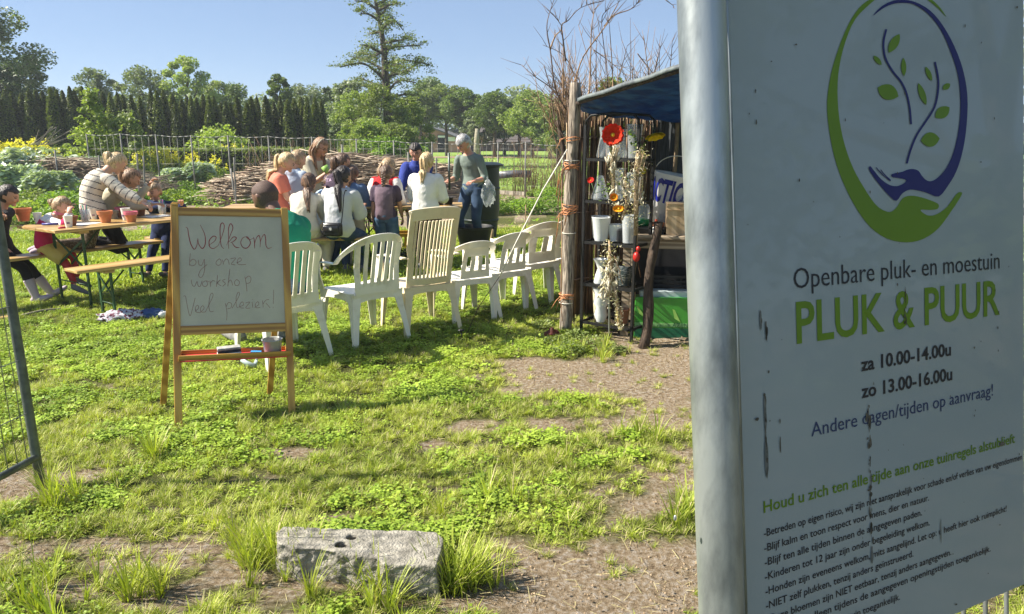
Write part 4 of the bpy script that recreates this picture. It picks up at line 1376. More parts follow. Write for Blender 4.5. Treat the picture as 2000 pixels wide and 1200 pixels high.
def hand_mesh(m, wrist, d, palm_n, s, curl=.5, side=1):
    """palm, four unequal bent fingers and a thumb leaving the side of the palm; d = forearm direction, palm_n = where the palm faces"""
    d = Vector(d).normalized(); n = Vector(palm_n); n = (n - d * n.dot(d)).normalized(); r = d.cross(n).normalized() * side
    L_ = .185 * s
    pw, pl = .042 * s, .095 * s
    c = wrist + d * pl * .5
    m.tube([wrist - d * .02 * s, wrist + d * .02 * s, c, wrist + d * pl * .92, wrist + d * pl * 1.02], [(.024 * s, .018 * s), (.032 * s, .015 * s), (pw * .95, .014 * s), (pw * .95, .012 * s), (pw * .7, .008 * s)], n=8, ref=r)
    for i, (ln, off) in enumerate(((.072, -.75), (.080, -.25), (.075, .25), (.060, .72))):
        base = wrist + d * pl * .93 + r * off * pw
        dd = (d + r * off * .10).normalized()
        p = [base - dd * .012 * s]
        a = 0; q = base.copy()
        p.append(q.copy())
        for k, fr_ in enumerate((.42, .32, .26)):
            a += curl * (.55, .9, .7)[k]
            v = dd * math.cos(a) + n * math.sin(a)
            q = q + v * ln * s * fr_; p.append(q.copy())
        m.tube(p, [.0085 * s, .0088 * s, .0080 * s, .0072 * s, .0052 * s], n=6)
    tb = wrist + d * pl * .28 - r * pw * .75
    td = (d * .62 - r * .72 + n * .35).normalized()
    p = [tb, tb + td * .034 * s]
    v = (td + d * .45 + n * .5 * curl).normalized(); p.append(p[-1] + v * .030 * s)
    v = (v + d * .35 + n * .4 * curl).normalized(); p.append(p[-1] + v * .024 * s)
    m.tube(p, [.0125 * s, .0105 * s, .0092 * s, .006 * s], n=6)


def make_person(loc, yaw, H, label, skin=SK_FAIR, child=.5, hip=None, neck=(0, .02), head_yaw=0, head_pitch=0, head_tilt=0,
                handL=None, handR=None, footL=None, footR=None, kneeL=None, kneeR=None, elbow=(0, 0), curl=.6, top=None, bottom=None, shoes=None, hair=None, extra=None,
                girth=1.0, palm=None, tip=True):
    """a figure in its own frame: +y is where it faces, +x its right-hand side seen from behind; feet at z 0"""
    root = empty('person', (loc[0], loc[1], loc[2] if len(loc) > 2 else 0), R(yaw), label, 'person', None)
    ch = child
    thigh, shin = (.245 - .02 * ch) * H, (.245 - .025 * ch) * H
    up, fo = (.176 - .008 * ch) * H, (.145 - .006 * ch) * H
    tor = (.300 + .012 * ch) * H
    hh = (.130 + .035 * ch) * H           # head height
    sw = (.101 - .003 * ch) * H * (.5 + .5 * girth)
    g = girth
    if hip is None: hip = (0, 0, (.52 - .03 * ch) * H)
    hip = Vector(hip)
    nk = hip + V(neck[0] * H, neck[1] * H, math.sqrt(max(.01, tor ** 2 - (neck[0] * H) ** 2 - (neck[1] * H) ** 2)))
    sp = (nk - hip).normalized()
    X = V(1, 0, 0); X = (X - sp * X.dot(sp)).normalized(); Fw = sp.cross(X) * -1
    if Fw.y < 0: Fw = -Fw
    at_ = lambda t, f=0.0, s=0.0: hip + sp * tor * t + Fw * f * H + X * s * H
    bow = lambda t: -.025 * math.sin(math.pi * t) * (1 + 2.0 * max(0, neck[1] - .05) / .1)
    # head
    hy, hp, ht = R(head_yaw), R(head_pitch), R(head_tilt)
    Rh = Matrix.Rotation(-hy, 3, 'Z') @ Matrix.Rotation(ht, 3, 'Y') @ Matrix.Rotation(hp, 3, 'X')
    hb = nk + sp * .030 * H + V(0, 1, 0) * .012 * H
    hc = hb + Rh @ V(0, .055 * hh, .50 * hh)        # centre of the head
    r1 = (hh * .385, hh * .46, hh * .50)
    # shoulders, arms
    sh = {}
    arms = {}
    for s, tgt, nm in ((-1, handL, 'L'), (1, handR, 'R')):
        S = at_(.875, 0, 0) + X * s * sw
        if tgt is None: tgt = S + V(s * .03 * H, .02 * H, -(up + fo) * .97)
        tgt = Vector(tgt)
        el, wr = ik(S, tgt, up, fo, V(s * .30 + elbow[0 if s < 0 else 1] * s, -.6, -.8))
        arms[nm] = (S, el, wr)
    legs = {}
    for s, tgt, nm, kp in ((-1, footL, 'L', kneeL), (1, footR, 'R', kneeR)):
        Hp = hip + X * s * .052 * H * (.6 + .4 * g) - sp * .01 * H
        if tgt is None: tgt = V(s * .06 * H, -.01 * H, .045 * H)
        tgt = Vector(tgt)
        kn, an = ik(Hp, tgt, thigh, shin, kp if kp is not None else V(s * .08, 1, .25))
        legs[nm] = (Hp, kn, an)
    # ---- body: one continuous surface
    m = MB()
    def torso(m, e, t0=-.14, t1=1.0, k=1.0, hemw=1.0, shoulder=1.0):
        prof = [(-.14, .066, .058), (0, .096, .072), (.12, .096, .071), (.32, .078, .058), (.5, .084, .064), (.7, .096, .068), (.86, .098, .060), (.93, .080, .050), (.975, .055, .044), (1.0, .045, .040)]
        pts, rad = [], []
        for t in np.linspace(t0, t1, 12):
            i = 0
            while i < len(prof) - 2 and prof[i + 1][0] < t: i += 1
            a, b = prof[i], prof[i + 1]; f = (t - a[0]) / (b[0] - a[0])
            w, d = a[1] + (b[1] - a[1]) * f, a[2] + (b[2] - a[2]) * f
            gg = 1 + (g - 1) * (1.25 if .0 < t < .7 else .8)
            hw = 1 + (hemw - 1) * max(0, 1 - t / .7)
            pts.append(at_(t, bow(t) if t > 0 else 0)); rad.append((w * H * gg * hw * k + e, d * H * gg * hw * k + e))
        m.tube(pts, rad, n=20, ref=X)
    torso(m, 0)
    m.tube([nk - sp * .03 * H, nk + sp * .01 * H, hb + Rh @ V(0, 0, .12 * hh), hc], [.040 * H, .031 * H + .003, .030 * H + .003, .03 * H], n=12)
    # head with jaw, brow, nose, ears
    def hfn(d, p):
        z, y = d.z, d.y
        k = 1.0
        if z < -.1: k *= 1 - .22 * (-z - .1) * (1.0 if y < .2 else .65)
        q = V(p.x * k, p.y * (k if y < 0 else 1 - .10 * max(0, -z)), p.z)
        if y > .6 and -.35 < z < .15: q.y *= 1.015
        return q
    m.ell(hc, r1, rot=Rh, u=28, v=20, fn=hfn)
    hl = lambda x, y, z: hc + Rh @ V(x * hh, y * hh, z * hh)
    m.tube([hl(0, .44, .08), hl(0, .50, -.03), hl(0, .535, -.09), hl(0, .45, -.13)], [.028 * hh, .036 * hh, .052 * hh, .03 * hh], n=8)
    m.ell(hl(0, .36, -.37), (.13 * hh, .10 * hh, .095 * hh), rot=Rh, u=12, v=8)
    m.ell(hl(0, .395, -.225), (.085 * hh, .05 * hh, .045 * hh), rot=Rh, u=12, v=8)
    for s in (-1, 1):
        m.ell(hl(s * .385, -.03, -.03), (.035 * hh, .075 * hh, .105 * hh), rot=Rh @ Matrix.Rotation(s * .35, 3, 'Z'), u=10, v=8)
        m.ell(hl(s * .15, .37, -.12), (.12 * hh, .08 * hh, .10 * hh), rot=Rh, u=10, v=8)
    for nm in 'LR':
        S, el, wr = arms[nm]
        m.tube([S - X * .0, S.lerp(el, .12), S.lerp(el, .5), el, el.lerp(wr, .25), el.lerp(wr, .7), wr], [.036 * H * g, .033 * H * g, .028 * H * g, .0225 * H, .0245 * H * g, .0185 * H, .0150 * H], n=12)
        m.ell(S - V(0, 0, .004), (.032 * H * g, .032 * H * g, .034 * H * g), u=12, v=8)
        Hp, kn, an = legs[nm]
        m.tube([Hp, Hp.lerp(kn, .2), Hp.lerp(kn, .6), kn, kn.lerp(an, .3), kn.lerp(an, .75), an], [.058 * H * g, .056 * H * g, .044 * H * g, .033 * H, .034 * H * g, .022 * H, .019 * H], n=14)
    o = m.build('body', [skin, M_EYE, M_LIP, M_BROW], root)
    r_ = o.modifiers.new('r', 'REMESH'); r_.mode = 'VOXEL'; r_.voxel_size = .0078
    s_ = o.modifiers.new('s', 'SMOOTH'); s_.iterations = 3; s_.factor = .5
    hm = MB()
    fwd_hint = V(0, 1, 0)
    for nm, s in (('L', -1), ('R', 1)):
        S, el, wr = arms[nm]
        dd = (wr - el).normalized()
        pn = V(-s, 0, -.3) if dd.z < -.7 else V(0, 0, -1)
        if palm is not None: pn = Vector(palm)
        hand_mesh(hm, wr, dd, pn, H / 1.7 * (1 + .08 * ch), curl=curl, side=s if dd.z < -.7 else -s)
    for s in (-1, 1):
        pass
    hcc, Rhi = hc.copy(), Rh.transposed()
    def post(me, hv=hm.v, hf=hm.f, hcc=hcc, Rhi=Rhi, hh=hh):
        bm = bmesh.new(); bm.from_mesh(me)
        for f in bm.faces:
            q = Rhi @ (f.calc_center_median() - hcc) / hh
            if q.y > .25:
                if abs(abs(q.x) - .15) < .062 and abs(q.z - .015) < .022: f.material_index = 1
                elif abs(abs(q.x) - .155) < .085 and abs(q.z - .092) < .018: f.material_index = 3
                elif abs(q.x) < .085 and abs(q.z + .235) < .026: f.material_index = 2
        vv = [bm.verts.new(v) for v in hv]
        for f in hf:
            try:
                nf = bm.faces.new([vv[i] for i in f]); nf.smooth = True
            except ValueError: pass
        bm.to_mesh(me); bm.free()
    later(o, post)
    # ---- clothes
    def cloth(m, name, mt, vox=.010, amp=.004, f=16, post2=None):
        mts = mt if isinstance(mt, list) else [mt]
        o = m.build(name, mts, root)
        r_ = o.modifiers.new('r', 'REMESH'); r_.mode = 'VOXEL'; r_.voxel_size = vox
        s_ = o.modifiers.new('s', 'SMOOTH'); s_.iterations = 3; s_.factor = .5
        def post(me):
            if len(me.vertices) > 10: fold_noise(me, amp, f)
            if post2: post2(me)
        later(o, post)
        return o
    if top:
        m = MB()
        e = top.get('e', .010)
        torso(m, e, t0=top.get('hem', -.05), t1=.985, hemw=top.get('flare', 1.0))
        slv = top.get('sleeve', 1.9)       # 0 none, <1 part of the upper arm, 2 to the wrist
        for nm in 'LR':
            S, el, wr = arms[nm]
            if slv <= 0: m.ell(S, [.036 * H * g + e] * 3, u=12, v=8); continue
            pts = [S]; rad = [.031 * H * g + e]
            for t in np.linspace(.15, min(slv, 1), 4): pts.append(S.lerp(el, t)); rad.append((.034 - .008 * t) * H * g + e * (1.1 + .4 * top.get('loose', 0) * t))
            if slv > 1:
                for t in np.linspace(.1, slv - 1, 4): pts.append(el.lerp(wr, t)); rad.append((.027 - .008 * t) * H * g + e * (1 + .5 * top.get('loose', 0)) * (1 - .25 * t))
                if top.get('loose', 0): rad[-1] *= .8
            m.tube(pts, rad, n=14)
            m.ell(S - sp * .006 * H, [.032 * H * g + e] * 3, u=12, v=8)
        if top.get('collar'):
            m.tube([nk - sp * .02 * H, nk + sp * .022 * H], [.048 * H, .040 * H], n=14)
        if top.get('hood'):
            hbk = nk - Fw * .055 * H - sp * .035 * H
            m.ell(hbk, (.075 * H, .042 * H, .05 * H), u=16, v=10)
            for s in (-1, 1): m.tube([hbk + X * s * .05 * H, nk + X * s * .052 * H + Fw * .01 * H, nk + X * s * .03 * H + Fw * .05 * H - sp * .02 * H], [.024 * H, .022 * H, .012 * H], n=8)
        mts = top['m'] if isinstance(top['m'], list) else [top['m']]
        pf = top.get('paint')
        def p2(me, arms=arms, hip=hip, sp=sp):
            if not pf: return
            A = [(a, b, c) for a, b, c in arms.values()]
            for f in me.polygons:
                c = f.center
                best = ('t', (c - hip).dot(sp) / tor, (c - hip).dot(X) / H); bd = .050 * H + e
                for S, el, wr in A:
                    for k, (p, q) in enumerate(((S, el), (el, wr))):
                        d = q - p; t = max(0 if k else .12, min(1, (c - p).dot(d) / d.length_squared)); dist = (p + d * t - c).length
                        if dist < bd: bd = dist; best = ('a', t * d.length + k * up, 0)
                f.material_index = pf(best, c)
        cloth(m, top.get('name', 'shirt'), mts, vox=top.get('vox', .010), amp=top.get('amp', .004), f=top.get('f', 16), post2=p2)
        top['nk'] = nk
    if bottom:
        m = MB()
        e = bottom.get('e', .008)
        torso(m, e, t0=-.14, t1=.16)
        m.tube([at_(-.12), at_(.0)], [(.09 * H, .062 * H)] * 2, n=14, ref=X)
        ln = bottom.get('len', 1.92); wide = bottom.get('wide', 0)
        for nm in 'LR':
            Hp, kn, an = legs[nm]
            pts = [Hp + sp * .01 * H]; rad = [.060 * H * g + e]
            for t in np.linspace(.15, min(1, ln), 5): pts.append(Hp.lerp(kn, t)); rad.append((.058 - .022 * t) * H * g + e + wide * .010 * t)
            if ln > 1:
                for t in np.linspace(.12, ln - 1, 5): pts.append(kn.lerp(an, t)); rad.append((.036 - .014 * t) * H * g + e + wide * (.010 + .014 * t))
            m.tube(pts, rad, n=16)
        cloth(m, bottom.get('name', 'trousers'), bottom['m'], vox=.011, amp=bottom.get('amp', .0045), f=bottom.get('f', 15))
        if bottom.get('skirt'):
            m = MB(); sk = bottom['skirt']
            mid = (legs['L'][1] + legs['R'][1]) / 2
            m.tube([at_(.18), at_(.02), hip.lerp(mid, .45), hip.lerp(mid, .85)], [(.085 * H + .01, .062 * H + .01), (.105 * H + .012, .08 * H + .01), (.13 * H, .085 * H), (.15 * H, .09 * H)], n=22, ref=X)
            cloth(m, 'skirt', sk, amp=.007, f=22)
    if shoes:
        for nm, s in (('L', -1), ('R', 1)):
            Hp, kn, an = legs[nm]
            dn = (an - kn).normalized()
            tdir = V(s * .12, 1, 0) - dn * V(s * .12, 1, 0).dot(dn) * .98
            if dn.z > -.35: tdir = dn * .2 + V(0, -.2, -1)       # kneeling: sole turned back
            if shoes.get('toe') is not None: tdir = Vector(shoes['toe'])
            tdir.normalize()
            hz = tdir.cross(V(1, 0, 0)); dwn = dn if dn.z < -.35 else (V(0, -1, -.1))
            sl = .150 * H * (1 + .05 * ch) / 1.0
            hp_ = an + dwn * .026 * H - tdir * .03 * H
            m = MB()
            m.tube([hp_ - tdir * .012 * H, hp_, hp_ + tdir * sl * .35, hp_ + tdir * sl * .72, hp_ + tdir * sl * .95, hp_ + tdir * sl * 1.03],
                   [(.020 * H, .018 * H), (.027 * H, .028 * H), (.029 * H, .027 * H), (.033 * H, .021 * H), (.026 * H, .016 * H), (.012 * H, .009 * H)], n=14, ref=tdir.cross(dwn))
            if shoes.get('shaft'):
                m.tube([hp_, an, an.lerp(kn, shoes['shaft'])], [.028 * H, .028 * H, .036 * H + .008], n=14)
            else:
                m.tube([hp_, an.lerp(kn, .04)], [.026 * H, .024 * H], n=12)
            o = cloth(m, shoes.get('name', 'shoe'), [shoes['m']], vox=.007, amp=.001, f=30)
    if hair:
        kind = hair['k']; hm_ = hair['m']
        m = MB()
        r2 = (r1[0] + .05 * hh, r1[1] + .055 * hh, r1[2] + .055 * hh)
        low = {'short': -.30, 'crop': -.25, 'bald': .18}.get(kind, -.22)
        def cap(d, p):
            front = d.y
            if kind == 'bald':
                inside = d.z < .12 - .55 * (-d.y) or d.z > .80 or d.y > .45
                k = .93 if inside else 1.0; return V(p.x * k * .925, p.y * k * .93, p.z * k * .925)
            face = front > .18 and d.z < .52 + hair.get('fringe', 0) - .35 * max(0, front - .6)
            fx = abs(d.x) < .86
            side = front > -.05 and d.z < .02 and abs(d.x) > .6 and kind != 'long'
            under = d.z < low and (front > -.35 or kind == 'crop')
            deep = d.z < -.62
            ins = (face and (fx or kind != 'long')) or side or under or deep
            w = 1 + .022 * math.sin(math.atan2(d.x, d.z + .3) * 34 + 3 * d.y) + .018 * math.sin(d.x * 19 + d.z * 13 + d.y * 9) * (2.2 if kind in ('short',) else 1)
            return p * (.86 if ins else w * hair.get('vol', 1.0))
        m.ell(hc + Rh @ V(0, -.02 * hh, .012 * hh), r2, rot=Rh, u=44, v=30, fn=cap)
        ho = m.build('hair', hm_, root)
        def tail(pts, rad, name='ponytail', strands=7, seed=1, flat=.75):
            rr = random.Random(seed); m = MB()
            te = (top or {}).get('e', .01)
            P = []
            for p in smooth_closed([tuple(p) for p in pts], 4, closed=False):
                p = Vector(p); t = (p - hip).dot(sp) / tor
                if t < 1.05 and name == 'ponytail':     # hair lies on the back, not in it
                    c = at_(t); lim = (.060 if t > .85 else .070) * H * g + te + .03
                    over = (p - c).dot(Fw) + lim
                    if over > 0: p = p - Fw * over
                P.append(p)
            n = len(P)
            Rr = [rad[min(len(rad) - 1, int(i / n * len(rad)))] if False else np.interp(i / (n - 1), np.linspace(0, 1, len(rad)), rad) for i in range(n)]
            m.tube(P, [(r * hh, r * hh * flat) for r in Rr], n=14, ref=X)
            for k in range(strands):
                a = rr.uniform(0, 6.28)
                off = [V(math.cos(a + i * .05) * Rr[i] * hh * .95, math.sin(a + i * .05) * Rr[i] * hh * .8, 0) for i in range(n)]
                off[-1] = off[-1] * 1.8 + V(0, 0, -.02 * rr.random())
                m.tube([Vector(P[i]) + X * off[i].x + Fw * off[i].y + V(0, 0, off[i].z) for i in range(n)], [max(.004, r * hh * .28) for r in Rr[:-1]] + [.002], n=6)
            return m.build(name, hm_, ho)
        W3 = lambda x, y, z: hl(x, y, z)
        dn = V(0, 0, -1)
        if kind in ('pony', 'highpony'):
            hz = .10 if kind == 'pony' else .34
            L_ = hair.get('len', 1.1) * hh * 1.25
            a = W3(0, -.46, hz); b = W3(0, -.60, hz - .02)
            sway = hair.get('sway', 0) * hh
            bk = -Fw * .05 * hh
            tail([a, b, b + bk + dn * L_ * .25 + X * sway * .3, b + bk * .6 + dn * L_ * .6 + X * sway * .7, b + dn * L_ + X * sway], [.12, .17, .21, .18, .05], seed=len(label) % 50)
            m = MB(); m.tube([a.lerp(b, .3), a.lerp(b, .9)], [.115 * hh, .12 * hh], n=10); m.build('hair_tie', hair.get('tie', FAB['black']), ho)
        if kind == 'braid':
            L_ = hair.get('len', 1.5) * hh * 1.15
            a = W3(0, -.42, -.12)
            m = MB()
            nseg = 9
            for i in range(nseg):
                t = i / nseg; c = a + dn * L_ * t - Fw * .10 * hh * math.sin(t * 3) - Fw * .03
                rr_ = (.17 - .09 * t) * hh
                for s in (-1, 1):
                    m.ell(c + X * s * rr_ * .38 + dn * (.5 if s > 0 else 0) * L_ / nseg, (rr_ * .72, rr_ * .62, L_ / nseg * .72), rot=Matrix.Rotation(s * .5, 3, 'Y'), u=8, v=6)
            m.tube([a + dn * L_ - Fw * .04, a + dn * (L_ + .2 * hh) - Fw * .03], [.045 * hh, .02 * hh], n=6)
            m.build('braid', hm_, ho)
        if kind in ('long',):
            L_ = hair.get('len', 1.4) * hh
            for s, x0 in ((-1, -.30), (1, .30), (0, -.12), (0, .12)):
                y0 = -.05 if s else -.40
                p0 = W3(x0, y0, .05)
                fr_ = Fw * (.22 * hh if s else -.02 * hh)
                tail([p0, W3(x0 * 1.3, y0 - .05, -.35), W3(x0 * 1.35, y0 - .03, -.65) + fr_ * .5, W3(x0 * 1.3, y0, -.55) + fr_ + dn * L_ * .55], [.15, .18, .16, .05], name='hair_lock', strands=6, seed=int(abs(x0) * 100) + s, flat=.6)
        if hair.get('band'):
            m = MB(); m.tube([W3(r_ * 1.0, .08 + .0, z_) for r_, z_ in [(-.42, -.05), (-.43, .12), (-.36, .32), (-.2, .49), (0, .555), (.2, .49), (.36, .32), (.43, .12), (.42, -.05)]], [.03 * hh] * 9, n=8)
            m.build('headband', hair['band'], ho)
    if extra and 'glasses' in extra:
        m = MB()
        for s in (-1, 1):
            m.tube([hl(s * .155 + .10 * math.cos(a), .47, .01 + .07 * math.sin(a)) for a in np.linspace(0, 6.283, 15)], [.010 * hh] * 15, n=6)
            m.tube([hl(s * .25, .46, .03), hl(s * .39, .2, .03), hl(s * .42, -.02, .02)], [.009 * hh] * 3, n=6)
        m.tube([hl(-.06, .48, .03), hl(.06, .48, .03)], [.009 * hh] * 2, n=6)
        m.build('glasses', M_DARK, root)
    return dict(root=root, arms=arms, legs=legs, nk=nk, hc=hc, sp=sp, Fw=Fw, X=X, hip=hip, hh=hh, at=at_)


fab('black', (.018, .017, .02)); fab('navy', (.022, .032, .085)); fab('cream', (.62, .56, .46)); fab('white', (.72, .70, .66)); fab('peach', (.72, .22, .15))
fab('lgrey', (.50, .51, .52)); fab('greyblue', (.40, .47, .58)); fab('green', (.015, .22, .13)); fab('royal', (.035, .055, .25)); fab('red', (.52, .025, .03))
fab('jeans', (.055, .105, .18), c2=(.12, .19, .27), scale=9); fab('dkjeans', (.028, .05, .095), c2=(.06, .10, .17), scale=5); fab('ltblue', (.34, .46, .62))
fab('sage', (.19, .23, .20), c2=(.15, .185, .165)); fab('stripe', (.03, .03, .045)); fab('pink', (.55, .03, .11)); fab('redtights', (.42, .045, .055))
fab('yellow', (.58, .42, .13)); fab('lilac', (.46, .38, .44)); fab('dotbrown', (.06, .03, .025), c2=(.30, .24, .19), scale=95, ramp=(.36, .40)); fab('beige', (.50, .46, .35))
fab('leopard', (.12, .09, .06), c2=(.30, .24, .17), scale=60, ramp=(.42, .50)); fab('blackdot', (.02, .02, .022), c2=(.20, .2, .2), scale=70, ramp=(.30, .34)); fab('denim', (.10, .16, .27))
fab('plum', (.07, .05, .075)); fab('vest', (.17, .12, .15), c2=(.11, .08, .10)); fab('grey', (.16, .16, .17)); fab('lightyellow', (.55, .50, .25)); fab('sneaker', (.30, .29, .27), c2=(.14, .14, .15), scale=25)

PEOPLE = {}


def stripes(best, c):
    k, t, _ = best
    s = t * (.312 * 1.34) if k == 't' else t + .013
    per = .062
    return 1 if (s + .02) % per < .0085 else 0


# ---- left table
def at_uw(u, w): p = tt(u, w); return (p.x, p.y)


FY = math.degrees(TA) - 90      # facing along the table
SEAT = .47
def wloc(x, y, yaw, p):
    """world point into a person's own frame"""
    q = Matrix.Rotation(-R(yaw), 3, 'Z') @ (Vector(p) - V(x, y, 0)); return tuple(q)


# girl with dark hair, far left, reaching to the first pot
x, y = -5.04, 7.24; yw = -82
PEOPLE['A'] = make_person((x, y), yw, 1.27, 'girl with dark hair and black dotted top holding the leftmost flowerpot', SK_TAN, .6, hip=(0, 0, SEAT + .075), neck=(0, .055), head_pitch=-22,
    handL=wloc(x, y, yw, tt(-.28, .42, .88)) , handR=wloc(x, y, yw, (-4.86, 6.93, .88)), footL=(-.12, .34, .06), footR=(.10, .30, .06), curl=.9,
    top=dict(m=fab('blackdot', 0), name='blouse', sleeve=1.9, hem=-.12), bottom=dict(m=fab('black', 0), name='leggings', e=.004), shoes=dict(m=fab('lilac', 0), name='rubber_boot', shaft=.62),
    hair=dict(k='pony', m=H_BLACK, len=.9))
# toddler
x, y = at_uw(.26, .80); yw = FY + 88 - 130
PEOPLE['B'] = make_person((x, y), yw, 1.05, 'small blond girl in pink top and red tights leaning on the table', SK_FAIR, .9, hip=(0, 0, SEAT + .065), neck=(0, .12), head_pitch=-25, head_yaw=10,
    handL=wloc(x, y, yw, tt(.45, .62, .88)), handR=wloc(x, y, yw, tt(.38, .52, .88)), footL=(-.08, .22, .19), footR=(.10, .24, .15), curl=.8,
    top=dict(m=[fab('white', 0), fab('pink', 0)], name='top', sleeve=1.9, hem=-.05, flare=1.1, paint=lambda b, c: 1 if (b[0] == 't' and b[1] < .8) or (b[0] == 'a' and .17 < b[1] < .26) else 0),
    bottom=dict(m=fab('redtights', 0), name='tights', e=.003, skirt=fab('yellow', 0)), shoes=dict(m=fab('grey', 0), name='sandal', toe=(0, .8, -.45)), hair=dict(k='pony', m=H_DBLOND, len=.35, vol=1.03))
# striped sweater girl kneeling upright
x, y = at_uw(.80, .86); yw = -52
PEOPLE['C'] = make_person((x, y), yw, 1.40, 'girl in white sweater with black stripes and blond ponytail kneeling on the bench', SK_FAIR, .45, hip=(0, 0, SEAT + .37), neck=(0, .11), head_pitch=-48, head_yaw=-4,
    handL=wloc(x, y, yw, tt(1.22, .50, .90)), handR=wloc(x, y, yw, tt(1.10, .30, .88)), footL=(-.09, -.42, SEAT + .05), footR=(.09, -.42, SEAT + .05), kneeL=V(-.05, 1, -1.2), kneeR=V(.05, 1, -1.2), curl=.7,
    top=dict(m=[fab('cream', 0), fab('stripe', 0)], name='sweater', sleeve=1.93, hem=-.10, e=.015, loose=.3, flare=1.12, vox=.0085, amp=.004, paint=stripes), bottom=dict(m=fab('leopard', 0), name='trousers', e=.010),
    shoes=dict(m=fab('lilac', 0), name='boot', toe=(0, -1, -.25)), hair=dict(k='pony', m=H_BLOND, len=.75, tie=FAB['black']))
# brown haired girl kneeling behind her
x, y = at_uw(1.06, .98); yw = -60
PEOPLE['D'] = make_person((x, y), yw, 1.32, 'girl with brown hair and dark trousers crouching between striped sweater girl and the boy', SK_TAN, .5, hip=(0, -.05, SEAT + .22), neck=(0, .13), head_pitch=-35,
    handL=wloc(x, y, yw, tt(1.38, .75, 1.10)), handR=wloc(x, y, yw, tt(1.25, .5, .9)), footL=(-.09, -.20, SEAT + .05), footR=(.09, -.22, SEAT + .05), kneeL=V(0, 1, -.1), kneeR=V(0, 1, -.1), curl=.8,
    top=dict(m=fab('beige', 0), name='sweater', sleeve=1.9, hem=-.08), bottom=dict(m=fab('black', 0), name='trousers', e=.014), shoes=dict(m=fab('grey', 0), name='shoe', toe=(0, -1, -.25)), hair=dict(k='pony', m=H_LBROWN, len=.8))
# boy at the end
x, y = at_uw(1.62, .98); yw = 178
PEOPLE['E'] = make_person((x, y), yw, 1.12, 'blond boy in a navy jacket seated behind the far end of the left table', SK_FAIR, .75, hip=(0, 0, SEAT + .075), neck=(.0, .05), head_pitch=-12, head_yaw=8,
    handL=wloc(x, y, yw, tt(1.66, .62, .87)), handR=wloc(x, y, yw, tt(1.50, .60, .87)), footL=(-.1, .24, .08), footR=(.1, .24, .08), curl=.8,
    top=dict(m=fab('navy', 0), name='jacket', sleeve=1.9, hem=-.12, e=.022, loose=.4), bottom=dict(m=fab('navy', 0), name='trousers', e=.01), shoes=dict(m=fab('grey', 0)), hair=dict(k='short', m=H_DBLOND, fringe=-.08, vol=1.05))
# man in green on the first chair
x, y = -1.70, 5.42; yw = 47
PEOPLE['F'] = make_person((x, y), yw, 1.76, 'man with shaved head and green shirt sitting on the leftmost white chair', SK_DARK, 0, hip=(0, .02, .53), neck=(.035, .085), head_pitch=-34, head_yaw=-14,
    handL=(-.15, .55, .72), handR=(.16, .52, .70), footL=(-.14, .52, .10), footR=(.16, .35, .10), curl=.8, girth=1.22,
    top=dict(m=fab('green', 0), name='t_shirt', sleeve=.75, hem=-.10, e=.014, loose=.5), bottom=dict(m=fab('jeans', 0), name='jeans', e=.012, wide=.6), shoes=dict(m=fab('sneaker', 0), name='sneaker'), hair=dict(k='bald', m=H_STUB))
# ---- middle group
PEOPLE['G'] = make_person((-2.82, 9.0), -82, 1.46, 'girl in peach t-shirt with blond ponytail standing in profile', SK_FAIR, .4, neck=(0, .03), head_pitch=-28,
    handL=(-.12, .28, .80), handR=(.12, .30, .78), top=dict(m=fab('peach', 0), name='t_shirt', sleeve=.7, hem=-.12, flare=1.08, e=.014, loose=.6), bottom=dict(m=fab('jeans', 0), name='jeans'), shoes=dict(m=fab('grey', 0)), hair=dict(k='pony', m=H_BLOND, len=1.25, tie=FAB['black']))
PEOPLE['H'] = make_person((-2.78, 9.42), -25, 1.48, 'girl in pale blue-grey hoodie with braided blond hair seen from behind', SK_FAIR, .4, neck=(0, .04), head_pitch=-25, head_yaw=20,
    handL=(-.12, .25, .85), handR=(.12, .28, .85), top=dict(m=fab('greyblue', 0), name='hoodie', sleeve=1.9, hem=-.15, e=.02, hood=1, amp=.006), bottom=dict(m=fab('jeans', 0), name='jeans'), shoes=dict(m=fab('grey', 0)), hair=dict(k='braid', m=H_DBLOND, len=.7))
PEOPLE['I'] = make_person((-2.68, 9.98), -118, 1.66, 'woman with long brown hair, headband and glasses in a beige t-shirt', SK_TAN, 0, neck=(0, .07), head_pitch=-26, head_yaw=0,
    handL=(-.05, .46, 1.20), handR=(.12, .42, 1.17), top=dict(m=fab('beige', 0), name='t_shirt', sleeve=.8, hem=-.1, e=.014, loose=.6), bottom=dict(m=fab('dkjeans', 0), name='jeans'), shoes=dict(m=fab('grey', 0)), hair=dict(k='long', m=H_LBROWN, len=1.5, band=fab('beige', 0)), extra=('glasses',), curl=1.0)
PEOPLE['J'] = make_person((-2.13, 9.12), -18, 1.44, 'girl in dark t-shirt with white print on the back standing behind the bench', SK_TAN, .35, neck=(-.01, .05), head_pitch=-18, head_yaw=35,
    handL=(-.10, .32, .85), handR=(.14, .30, .84), top=dict(m=fab('plum', 0), name='t_shirt', sleeve=.95, hem=-.15, flare=1.1, e=.018, loose=.6), bottom=dict(m=fab('dkjeans', 0), name='jeans'), shoes=dict(m=fab('grey', 0)), hair=dict(k='pony', m=H_BROWN, len=.7))
